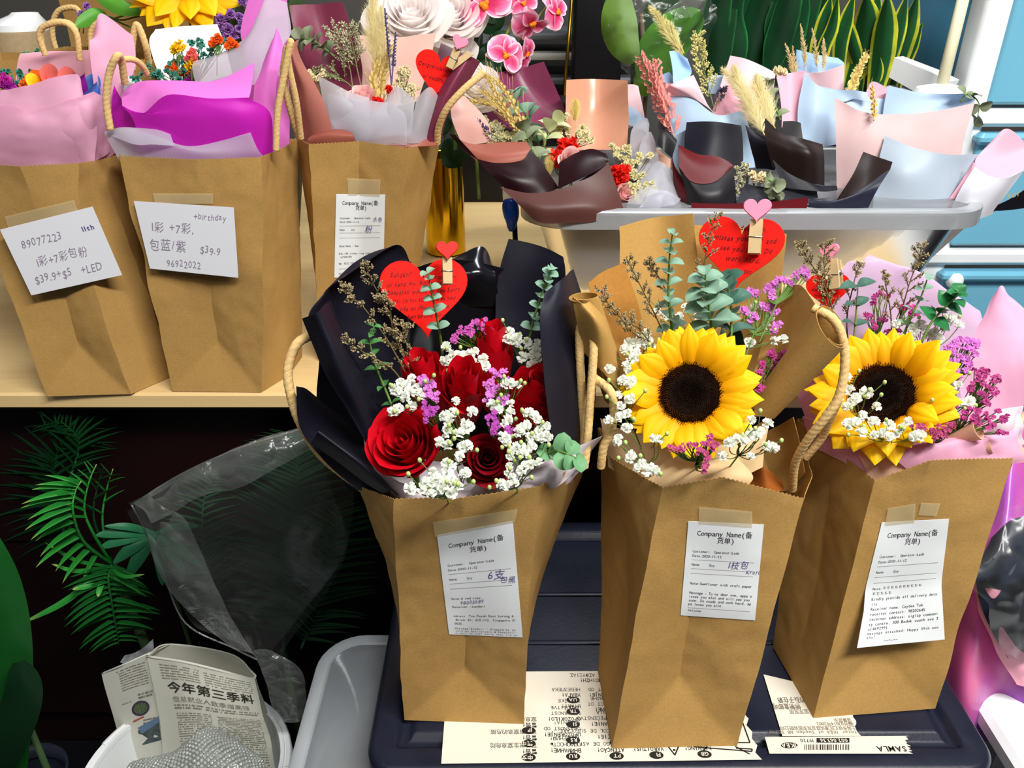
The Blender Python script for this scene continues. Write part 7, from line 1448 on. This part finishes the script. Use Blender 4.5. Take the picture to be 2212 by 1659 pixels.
for i, (pts, w_) in enumerate((([(480,700),(470,400),(540,200),(590,-40)], 30),([(590,700),(610,350),(660,150),(715,-60)], 34),([(740,700),(745,520),(690,320),(650,170),(700,20)], 30),([(790,720),(830,420),(860,150),(900,-60)], 50),([(860,720),(900,480),(930,200),(960,-60)], 54),([(900,700),(980,420),(1050,200),(1110,-60)], 40),([(960,700),(1030,450),(1110,200),(1190,-60)], 44),([(1000,700),(1080,480),(1150,330),(1222,165)], 34),([(850,700),(880,560),(905,430)], 22),([(420,560),(440,380),(500,150),(540,-40)], 36),([(680,660),(760,400),(790,150),(800,-60)], 60),([(980,680),(1010,520),(1080,350),(1120,200)], 34))):
    broad(sy, [(*T4(a, b), 1.33 + .015*(i % 4)) for a, b in pts], w_, SNAKE, cup=.5, shape=lambda v: min(1, .6 + v*1.0)*(1 if v < .6 else max(.02, 1 - ((v-.6)/.4)**1.6)), twist=.5*(-1)**i)
m = MB(); cc = V(P(1880, 200, 1.36).x - .06, 1.42, 0); m.loft([[cc + V(r*cos(2*pi*i/32), r*.8*sin(2*pi*i/32), z) for i in range(32)] for r, z in ((.08, TZ), (.11, TZ+.12), (.115, TZ+.14), (.10, TZ+.14), (.095, TZ+.11))], True, True, True); m.part('pot', DARKPOT, sy)
fg = thing('wrapped_fig_plant', V(P(1400, 200, 1.5).x, 1.5, TZ), 'broad leaved plant in clear plastic beside the black post', 'plant')
rnd_ = lambda v: sin(pi*min(1, v*.9 + .08))**.5
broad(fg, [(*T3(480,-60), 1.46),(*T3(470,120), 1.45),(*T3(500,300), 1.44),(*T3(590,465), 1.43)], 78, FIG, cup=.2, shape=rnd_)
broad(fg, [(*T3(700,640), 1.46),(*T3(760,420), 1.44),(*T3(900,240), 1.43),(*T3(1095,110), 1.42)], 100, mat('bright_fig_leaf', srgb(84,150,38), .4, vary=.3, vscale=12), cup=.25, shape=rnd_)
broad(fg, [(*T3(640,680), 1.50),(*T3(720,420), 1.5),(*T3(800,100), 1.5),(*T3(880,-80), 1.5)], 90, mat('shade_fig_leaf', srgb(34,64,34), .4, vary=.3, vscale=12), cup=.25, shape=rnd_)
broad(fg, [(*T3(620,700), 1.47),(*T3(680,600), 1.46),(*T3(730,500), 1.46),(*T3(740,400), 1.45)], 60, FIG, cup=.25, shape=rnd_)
m = MB(); q = P(*T3(680,640), 1.5); m.tube([P(*T3(640,100), 1.5), q, V(q.x, 1.5, TZ+.1)], .004, 7); m.part('stem', mat('brown_stem', srgb(96,80,62), .7, vary=.5, vscale=60), fg)
m = MB(); cc = V(q.x - .03, 1.55, 0); m.loft([[cc + V(r*cos(2*pi*i/28), r*.8*sin(2*pi*i/28), z) for i in range(28)] for r, z in ((.06, TZ), (.08, TZ+.11), (.07, TZ+.11), (.065, TZ+.09))], True, True, True); m.part('pot', DARKPOT, fg)
sheet('plastic_sleeve', [[(*T3(520,640), 1.40),(*T3(700,660), 1.39),(*T3(900,640), 1.39),(*T3(1060,600), 1.42)],[(*T3(380,200), 1.41),(*T3(600,230), 1.38),(*T3(950,250), 1.38),(*T3(1160,200), 1.42)],[(*T3(350,-60), 1.42),(*T3(620,-60), 1.39),(*T3(900,-60), 1.39),(*T3(1150,-60), 1.43)]], CELLO, fg, thick=0, crumple=.02, seed=4, nu=50, nv=50)
sheet('plastic_sleeve', [[(*T3(750,150), 1.375),(*T3(900,160), 1.37),(*T3(1010,140), 1.375)],[(*T3(860,60), 1.375),(*T3(960,40), 1.37),(*T3(1060,60), 1.375)],[(*T3(1000,-60), 1.38),(*T3(1060,-60), 1.375),(*T3(1120,-60), 1.38)]], CELLOC, fg, thick=0, crumple=.03, seed=7, nu=50, nv=40)

# ------------------------------------------------------------------ lower left: palms, broad leaf, cellophane, bucket
def KA(x, y): return (.3254*x, 860 + .3254*y)
def KB(x, y): return (150 + .3165*x, 1300 + .3165*y)
ka = lambda *L: [(*KA(a, b), Y) for a, b, Y in L]
pl = thing('artificial_palm', P(*KA(740,1110), .78), 'bright green artificial palm under the table at the left', 'plant', 'artificial palms under the table')
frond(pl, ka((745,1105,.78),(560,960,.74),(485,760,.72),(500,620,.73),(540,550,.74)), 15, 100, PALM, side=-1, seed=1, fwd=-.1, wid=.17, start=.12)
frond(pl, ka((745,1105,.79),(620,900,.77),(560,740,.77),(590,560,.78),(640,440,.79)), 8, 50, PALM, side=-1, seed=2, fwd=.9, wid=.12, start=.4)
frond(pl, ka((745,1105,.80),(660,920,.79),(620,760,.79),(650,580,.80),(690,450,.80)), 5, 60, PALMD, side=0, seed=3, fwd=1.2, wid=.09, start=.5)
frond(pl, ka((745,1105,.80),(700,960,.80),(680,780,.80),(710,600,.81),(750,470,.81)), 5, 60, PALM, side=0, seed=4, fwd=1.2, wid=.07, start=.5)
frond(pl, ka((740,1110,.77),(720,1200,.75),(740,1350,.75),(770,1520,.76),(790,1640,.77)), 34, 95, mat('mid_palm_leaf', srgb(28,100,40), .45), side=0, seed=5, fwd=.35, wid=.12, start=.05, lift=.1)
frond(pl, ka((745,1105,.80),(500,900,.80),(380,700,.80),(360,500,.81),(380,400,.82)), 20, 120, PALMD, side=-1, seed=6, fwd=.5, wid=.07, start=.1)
frond(pl, ka((400,900,.80),(350,650,.80),(370,400,.82),(450,250,.83),(380,150,.83)), 30, 110, mat('half_shaded_palm_leaf', srgb(20,70,34), .45), side=0, seed=7, fwd=.9, wid=.06, start=.05)  # duller green carries the shade under the table
frond(pl, ka((420,900,.79),(450,600,.79),(520,350,.81),(500,240,.82),(400,150,.83)), 26, 90, MT['half_shaded_palm_leaf'], side=0, seed=8, fwd=.9, wid=.06, start=.2)
for i, (x1, y1, w_) in enumerate(((480,1270,14),(650,1320,12),(300,960,8),(340,1100,9),(160,1490,14),(960,1170,8))):
    broad(pl, ka((720,1115,.77),((720+x1)/2 - 20*(i % 2), (1115+y1)/2 + 40, .74),(x1, y1, .73)), w_, PALM, name='leaflet', cup=.2)
m = MB(); q = P(*KA(745,1105), .80); m.tube([q, q + V(.01, .01, -.2), V(q.x+.01, q.y+.01, .12)], [.006,.007,.008], 8); m.part('stem', STEMD, pl)
m = MB(); cc = V(q.x + .01, q.y + .01, 0); m.loft([[cc + V(r*cos(2*pi*i/24), r*sin(2*pi*i/24), z) for i in range(24)] for r, z in ((.05, 0), (.065, .13), (.055, .13), (.05, .11))], True, True, True); m.part('pot', DARKPOT, pl)
fp_ = thing('fan_palm', P(*KA(1000,980), .80), 'dusty green broad fan leaf touching the clear plastic bag', 'plant', 'artificial palms under the table')
FAN = mat('fan_leaf', srgb(40,110,72), .45, vary=.3, vscale=30)
for x1, y1, w_ in ((630,912,26),(660,995,26),(750,1100,28),(840,1205,30),(1080,1250,22),(1230,1160,24),(1340,1130,22),(690,850,16),(1320,850,18)):
    broad(fp_, ka((1030,900,.81),((1030+x1)/2, (900+y1)/2 - 20, .79),(x1, y1, .78)), w_, FAN, name='leaflet', cup=.2)
m = MB(); q = P(*KA(1030,900), .815); m.tube([q, q + V(0,.02,-.3), V(q.x, q.y+.02, .0)], .003, 6); m.part('stem', STEMD, fp_)
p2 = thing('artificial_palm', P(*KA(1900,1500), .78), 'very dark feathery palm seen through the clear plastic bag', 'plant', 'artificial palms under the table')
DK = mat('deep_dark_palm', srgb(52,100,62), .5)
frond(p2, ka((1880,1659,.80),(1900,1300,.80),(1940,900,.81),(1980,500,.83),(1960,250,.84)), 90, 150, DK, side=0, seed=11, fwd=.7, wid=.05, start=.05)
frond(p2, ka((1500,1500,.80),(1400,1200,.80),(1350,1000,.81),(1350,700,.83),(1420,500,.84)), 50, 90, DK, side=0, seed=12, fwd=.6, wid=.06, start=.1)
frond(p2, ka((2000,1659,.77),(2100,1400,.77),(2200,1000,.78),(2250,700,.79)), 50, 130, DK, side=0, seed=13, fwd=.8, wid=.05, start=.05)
m = MB(); q = P(*KA(1880,1659), .80); m.tube([q, V(q.x, q.y, .0)], .005, 7); m.part('stem', STEMD, p2)
bl = thing('broad_leaf_plant', V(P(0, 1400, .66).x, .66, 0), 'ribbed broad green leaf at the lower left picture edge', 'plant')
broad(bl, [(30,1700,.66),(25,1450,.64),(5,1280,.63),(-40,1130,.63)], 84, BLEAF, cup=.2, wave=.0015, shape=rnd_)
broad(bl, [(-20,1700,.64),(20,1600,.63),(50,1500,.63),(40,1430,.63)], 80, mat('dark_broad_leaf', srgb(14,48,24), .4, vary=.4, vscale=20), cup=.2, shape=rnd_)
m = MB(); q = P(60,1560,.67); m.tube([q, V(q.x, q.y, 0)], .004, 7); m.part('stem', STEMD, bl)
# cellophane bag
ce = thing('cellophane_bag', P(400, 1300, .70), 'large crumpled clear plastic bag left of the rose bag', 'plastic bag')
sheet('bag_front', [[(505,1400,.67),(530,1415,.66),(556,1430,.65),(575,1425,.66)], [(400,1350,.68),(470,1330,.66),(560,1330,.65),(640,1340,.67)], [(350,1230,.69),(450,1230,.665),(600,1220,.655),(730,1200,.68)], [(310,1140,.69),(430,1110,.67),(600,1080,.66),(760,1040,.69)], [(284,1090,.69),(400,1030,.675),(560,975,.67),(700,930,.69)]], CELLO, ce, thick=0, crumple=.004, seed=3, nu=90, nv=80, wr=.014, ws=7)
sheet('bag_back', [[(510,1400,.72),(560,1425,.72),(600,1425,.72)], [(380,1250,.74),(560,1240,.74),(740,1200,.74)], [(286,1088,.71),(480,1000,.73),(680,922,.73)]], CELLO, ce, thick=0, crumple=.003, seed=8, nu=60, nv=60, wr=.006, ws=10)
sheet('folded_band', [[(330,1125,.672),(430,1082,.66),(560,1030,.655),(690,968,.672)], [(310,1100,.674),(400,1050,.662),(540,990,.657),(685,950,.674)], [(284,1088,.685),(395,1020,.672),(520,965,.668),(660,922,.685)]], CELLOC, ce, thick=0, crumple=.010, seed=5, nu=90, nv=40, wr=.005, ws=22)
sheet('side_fold', [[(505,1400,.662),(540,1410,.655),(552,1420,.65)], [(380,1300,.672),(430,1290,.66),(480,1310,.655)], [(310,1150,.682),(350,1140,.67),(400,1130,.665)], [(285,1092,.686),(320,1080,.68),(360,1100,.675)]], CELLOC, ce, thick=0, crumple=.012, seed=6, nu=40, nv=50, wr=.006, ws=14)
sheet('bag_skirt', [[(590,1560,.66),(640,1560,.66),(660,1540,.67)], [(575,1480,.655),(610,1460,.655),(650,1450,.66)], [(545,1405,.655),(565,1402,.655),(585,1405,.66)]], CELLOC, ce, thick=0, crumple=.010, seed=7, nu=30, nv=40)
m = MB(); m.tube(crv([P(284,1090,.69), P(310,1140,.69), P(350,1230,.69), P(400,1345,.68), P(505,1400,.67), P(556,1425,.65)], 40), .0010, 6); m.tube(crv([P(284,1090,.69), P(395,1022,.672), P(520,967,.668), P(660,924,.685)], 30), .0008, 6); m.part('sealed_edge', CELLOC, ce)
# bucket
BKZ = .285; bc = G(400, 1668, BKZ); BR = 224*msz(bc)
bk = thing('white_bucket', V(bc.x, bc.y, 0), 'white plastic bucket on the floor holding newspaper and bubble wrap', 'bucket')
def rz(r, z, n=56): return [V(bc.x + r*cos(2*pi*i/n), bc.y + r*sin(2*pi*i/n), z) for i in range(n)]
m = MB(); m.loft([rz(BR*.80, .0), rz(BR*.95, BKZ - .02), rz(BR*.955, BKZ), rz(BR*.90, BKZ), rz(BR*.89, BKZ-.02), rz(BR*.75, .006)], True, True, True); m.part('bucket_body', WPL, bk, sharp=40)
m = MB(); m.loft([rz(BR*.94, BKZ-.022), rz(BR*1.0, BKZ-.022), rz(BR*1.0, BKZ-.002), rz(BR*.985, BKZ+.001), rz(BR*.94, BKZ+.001), rz(BR*.93, BKZ+.004), rz(BR*.895, BKZ+.004), rz(BR*.89, BKZ-.002)], True); m.part('rim', WPL, bk, sharp=35)
for a0 in (150, 15):
    m = MB(); ri = [[V(bc.x + BR*k*cos(radians(a)), bc.y + BR*k*sin(radians(a)), BKZ + z) for a in range(a0 - 12, a0 + 13, 2)] for k, z in ((.945,.001),(.95,.0025),(.985,.0025),(.99,.001))]; m.loft(ri, False); m.part('rim_tab', WPL, bk)
# newspaper
nw = thing('newspaper_bag', P(*KB(700,800), .70), 'folded newspaper pouch with a large headline standing in the white bucket', 'newspaper')
kb = lambda *L: [(*KB(a, b), Y) for a, b, Y in L]
fq = [kb((660,1500,.665),(900,1500,.655),(1150,1480,.66),(1440,1400,.68)), kb((640,1060,.675),(870,1040,.66),(1120,1000,.665),(1385,1010,.685)), kb((600,700,.685),(830,700,.67),(1080,740,.672),(1320,760,.69)), kb((528,372,.70),(780,410,.685),(1030,470,.685),(1262,525,.70))]
sheet('front_page', fq, NEWS, nw, seed=3, wr=.0012, ws=22, thick=.0008)
sheet('side_page', [kb((480,1500,.69),(560,1500,.685),(665,1500,.675)), kb((390,1090,.70),(510,1080,.69),(642,1060,.68)), kb((300,790,.71),(450,740,.70),(600,700,.69)), kb((222,490,.725),(380,420,.715),(530,370,.704))], NEWS, nw, seed=4, wr=.0012, ws=22, thick=.0008)
sheet('back_page', [kb((560,1500,.72),(900,1500,.73),(1440,1400,.71)), kb((600,800,.735),(950,820,.74),(1370,850,.72)), kb((222,488,.728),(680,288,.74),(1100,355,.74),(1268,510,.705))[1:4]], NEWS, nw, seed=5, wr=.001, ws=22, thick=.0008)
sheet('side_page', [kb((400,1000,.73),(560,1000,.735),(700,900,.74)), kb((228,492,.727),(400,410,.733),(676,290,.741))], NEWS, nw, seed=6, wr=.0005, thick=.0008)
def edge(pts, r=.0011): m = MB(); m.tube(crv([P(*q) for q in pts], 20), r, 6); m.part('folded_edge', NEWS, nw)
edge(kb((528,372,.70),(780,410,.685),(1030,470,.685),(1240,525,.70),(1272,500,.705)), .0016); edge(kb((1268,500,.705),(1100,358,.74),(680,290,.74),(528,372,.702))); edge(kb((222,490,.725),(400,415,.715),(680,290,.74)))
fg_ = crgrid([[P(*q) for q in r] for r in fq], 24, 24)
def fnp(x, y, lift=.0022):   # x 0..1 left-right, y 0..1 top-down
    u = min(max(x, 0), .999)*24; v = (1 - min(max(y, 0), .999))*24; v = min(v, 23.99); i = int(v); j = int(u); a = u - j; b = v - i
    p = fg_[i][j].lerp(fg_[i][j+1], a).lerp(fg_[i+1][j].lerp(fg_[i+1][j+1], a), b); return p + (CAM - p).normalized()*lift
hm = MB(); text(hm, '今年第三季料', .13, 0, .100, lambda a, b: fnp(a, .245 - b*.62), adv=.068, bold=True); hm.part('headline', NEWSH, nw, smooth=False)
hm = MB(); text(hm, '但总就业人数季增高强', .16, 0, .05, lambda a, b: fnp(a, .315 - b*.62), adv=.036); hm.part('subheading', mat('grey_newsprint_ink', srgb(140,138,126), .7), nw, smooth=False)
hm = MB(); rnd = random.Random(3)
def dash(fn, x0, x1, y, h, dens=.8):
    x = x0
    while x < x1:
        w_ = rnd.uniform(.006, .011)
        if rnd.random() < dens: hm.add([fn(x, y), fn(x + w_, y), fn(x + w_, y - h), fn(x, y - h)], [(0,1,2,3)])
        x += w_ + .003
for y in (.05,.07,.09,.11,.13,.15): dash(fnp, .10, .45, y, .007); dash(fnp, .50, .95, y + .005, .007)
for y in (.345,.365): dash(fnp, .17, .95, y, .011)
y = .40
while y < .80:
    dash(fnp, .18, .50, y, .006); dash(fnp, .56, .95, y + .01, .006); y += .0155
hm.part('body_text', mat('light_newsprint_ink', srgb(132,128,112), .7), nw, smooth=False, kind='stuff')
sgq = crgrid([[P(*q) for q in r] for r in ([*[kb((480,1500,.69),(560,1500,.685),(665,1500,.675)), kb((390,1090,.70),(510,1080,.69),(642,1060,.68)), kb((300,790,.71),(450,740,.70),(600,700,.69)), kb((222,490,.725),(380,420,.715),(530,370,.704))]])], 16, 24)
def fns(x, y, lift=.002):
    u = min(max(x, 0), .999)*16; v = min((1 - min(max(y, 0), .999))*24, 23.99); i = int(v); j = int(u); a = u - j; b = v - i
    p = sgq[i][j].lerp(sgq[i][j+1], a).lerp(sgq[i+1][j].lerp(sgq[i+1][j+1], a), b); return p + (CAM - p).normalized()*lift
hm = MB()
for k in range(9): dash(lambda a, b: fns(a, b), .32 if k else .28, .92, .04 + k*.0175, .007)
for k in range(2): dash(fns, .62, .95, .245 + k*.022, .014); dash(fns, .62, .9, .42 + k*.02, .010)
dash(fns, .25, .45, .27, .006); hm.part('side_text', MT['light_newsprint_ink'], nw, smooth=False, kind='stuff')
def blob(cx, cy, rx, ry, fn, k0=0): return [fn(cx + rx*cos(2*pi*i/24), cy + ry*sin(2*pi*i/24)) for i in range(24)]
hm = MB(); hm.add(blob(.62, .33, .20, .050, lambda a, b: fns(a, b, .0022)), [tuple(range(24))]); hm.part('printed_round_picture', mat('print_purple', srgb(74,60,84), .7), nw, smooth=False)
hm = MB()
for k in range(16):
    a = k*.39; hm.add([fns(.62, .33, .0026), fns(.62 + .15*cos(a), .33 + .036*sin(a), .0026), fns(.62 + .15*cos(a+.22), .33 + .036*sin(a+.22), .0026)], [(0,1,2)])
hm.part('printed_green_star', mat('print_green', srgb(110,140,78), .7), nw, smooth=False)
hm = MB(); hm.add([fns(.46,.475), fns(.98,.425), fns(.98,.565), fns(.52,.575)], [(0,1,2,3)]); hm.part('printed_photo', mat('print_photo', srgb(92,104,110), .7, vary=.8, vscale=60, col2=srgb(50,60,52)), nw, smooth=False)
hm = MB(); hm.add([fns(.47,.455,.0024), fns(.98,.412,.0024), fns(.98,.45,.0024), fns(.55,.50,.0024)], [(0,1,2,3)]); hm.part('printed_sky', mat('print_blue', srgb(104,132,164), .7), nw, smooth=False)
hm = MB(); hm.add([fns(.40,.40), fns(.66,.385), fns(.66,.395), fns(.40,.412)], [(0,1,2,3)]); hm.part('printed_red_bar', mat('print_red', srgb(196,90,70), .7), nw, smooth=False)
# bubble wrap
bw = thing('bubble_wrap', P(*KB(900,1100), .62), 'crumpled clear bubble wrap in the bucket in front of the newspaper', 'bubble wrap')
gr = [kb((360,1300,.60),(620,1290,.585),(900,1290,.58),(1150,1280,.585),(1370,1260,.60)), kb((400,1150,.615),(640,1120,.60),(900,1080,.595),(1120,1100,.60),(1340,1150,.615)), kb((450,1090,.635),(700,1040,.625),(880,920,.62),(1080,960,.625),(1320,1080,.64)), kb((560,1100,.66),(760,1010,.65),(930,850,.645),(1080,910,.65),(1250,1040,.66))]
sheet('film_sheet', gr, BUBB, bw, thick=.0003, crumple=.012, seed=3, nu=60, nv=50)
g3 = crgrid([[P(*q) for q in r] for r in gr], 40, 30); m = MB(); rnd = random.Random(6)
for i in range(1, 30):
    for j in range(40):
        p = g3[i][j].copy(); a = abs(nz(p, 22, 6)); b = abs(nz(p, 55, 11)); p += V(.5, -.6, .6)*(a + .5*b)*.012 + (CAM - p).normalized()*.002
        if j % 2 == i % 2: m.ball(p, .0027*rnd.uniform(.8, 1.1), 8, 5)
m.part('air_bubbles', BUBB, bw, kind='stuff')
fc = thing('crumpled_film', P(300, 1430, .78), 'small grey crumpled plastic film left behind the newspaper', 'plastic film')
sheet('film_sheet', [[(258,1430,.79),(290,1440,.78),(330,1425,.78)], [(268,1415,.80),(300,1405,.79),(330,1380,.79)]], TRANS2, fc, thick=.0003, crumple=.015, seed=3)
dpl = thing('dark_tub', V(P(60, 1640, .60).x, .60, 0), 'dark tub rim in shadow at the lower left corner', 'tub')
m = MB(); cc = G(50, 1680, .22); rr_ = 85*msz(cc); m.loft([[cc + V(r*rr_*cos(2*pi*i/40), r*rr_*sin(2*pi*i/40), z - .22) for i in range(40)] for r, z in ((.7,.0),(1,.21),(1.04,.22),(.98,.222),(.9,.2))], True, True, False); m.part('tub_body', mat('dark_tub_plastic', srgb(34,38,52), .4), dpl)

# ------------------------------------------------------------------ right edge: satin bag, plastic, white table
wt = thing('white_side_table', V(G(2250,1620,.52).x + .05, .55, 0), 'white table corner at the lower right picture edge', 'table')
wx = G(2165, 1600, .50).x; wy = G(2180, 1640, .50).y
m = MB(); m.box((wx, wy - .12, .475), (wx + .30, .80, .50), .006); m.part('table_top', WPL, wt, sharp=40)
for dx, dy in ((.02, -.10), (.26, -.10), (.02, .28), (.26, .28)):
    m = MB(); m.box((wx + dx, wy + dy, 0), (wx + dx + .025, wy + dy + .025, .476), .002); m.part('leg', WPL, wt, sharp=40)
sb = thing('satin_bag', P(2160, 1400, .62), 'shiny pink and purple satin bag at the right picture edge', 'bag')
srw = []
for y, Y, x0, x1 in ((1600,.555,2050,2300),(1500,.56,2040,2310),(1380,.575,2050,2320),(1250,.60,2060,2330),(1120,.64,2070,2330),(1000,.68,2090,2330),(900,.71,2120,2330)):
    srw.append([(x0 + (x1-x0)*k/5, y, Y + .012*sin(k*2.2 + y*.006)) for k in range(6)])
sheet('satin_front', srw, SATIN, sb, wr=.004, ws=12, nu=50, nv=60, seed=3, thick=.0008)
sheet('satin_fold', [[(2200,1480,.552),(2240,1490,.55),(2290,1500,.56)], [(2130,1360,.562),(2170,1370,.556),(2260,1400,.56)], [(2108,1270,.575),(2150,1270,.565),(2250,1300,.57)]], mat('pink_edge_paper', srgb(250,170,190), .4), sb, seed=4, wr=.003)
dk = thing('dark_film_bag', P(2170, 1270, .58), 'dark grey clear plastic bag crumpled over the satin at the right edge', 'plastic bag')
sheet('dark_lining', [[(2180,1420,.555),(2230,1440,.555),(2290,1450,.56)], [(2110,1260,.568),(2170,1260,.565),(2280,1270,.565)], [(2140,1160,.60),(2190,1120,.60),(2290,1120,.60)]], mat('slate_lining', srgb(34,38,56), .35), dk, seed=3, wr=.006, ws=14)
sheet('film_sheet', [[(2160,1410,.545),(2220,1440,.545),(2290,1450,.55)], [(2085,1245,.558),(2160,1260,.552),(2280,1260,.555)], [(2100,1180,.59),(2170,1100,.59),(2290,1090,.59)]], CELLO, dk, thick=0, crumple=.014, seed=5, nu=60, nv=50)
rr2 = wrap('tissue_bundle', 'purple tissue behind the right kraft bag', (2180, 960, .70), 'tissue papers', 'tissue paper')
sheet('tissue_sheet', [[(2080,1180,.68),(2160,1180,.675),(2300,1180,.68)], [(2110,1020,.70),(2180,1020,.69),(2300,1020,.70)], [(2170,860,.73),(2205,850,.72),(2300,850,.73)]], mat('purple_tissue', srgb(134,66,166), .6, trans=.3), rr2, crumple=.012, seed=3)

# ------------------------------------------------------------------ lower paper cones of the bouquets standing in the clear box
def cone(parent, x0, x1, py, Y, bx, by, r1, mt, sd):
    a, b = P(x0, py, Y), P(x1, py, Y); c = (a + b)/2; r = (b - a).length/2; rings = []
    for i in range(9):
        v = i/8; q = c.lerp(V(c.x + bx, c.y + by, TZ + .006), v); rr = r + (r1 - r)*v
        rings.append([q + V(rr*cos(2*pi*j/36)*(1 + .06*sin(3*j*.17 + sd)), rr*.62*sin(2*pi*j/36), 0) for j in range(36)])
    m = MB(); m.loft(rings, True, False, True); m.part('lower_cone', mt, parent, thick=.0005)
cone(pd_, 1190, 1370, 475, 1.03, -.01, .02, .045, mat('cone_brown', srgb(96,62,58), .45), 0)
cone(ph, 1440, 1640, 475, 1.03, 0, .02, .05, mat('cone_black', srgb(30,30,40), .45), 1)
cone(pi_, 1660, 1800, 475, 1.03, 0, .02, .045, MT['cone_black'], 2)
cone(pg, 1810, 2080, 475, 1.05, -.06, .02, .055, mat('cone_white', srgb(226,222,228), .45), 3)
cone(pe, 1500, 1640, 440, 1.19, 0, .01, .04, PALEB, 4)
cone(pf, 1680, 1820, 440, 1.19, 0, .01, .04, PALEP, 5)
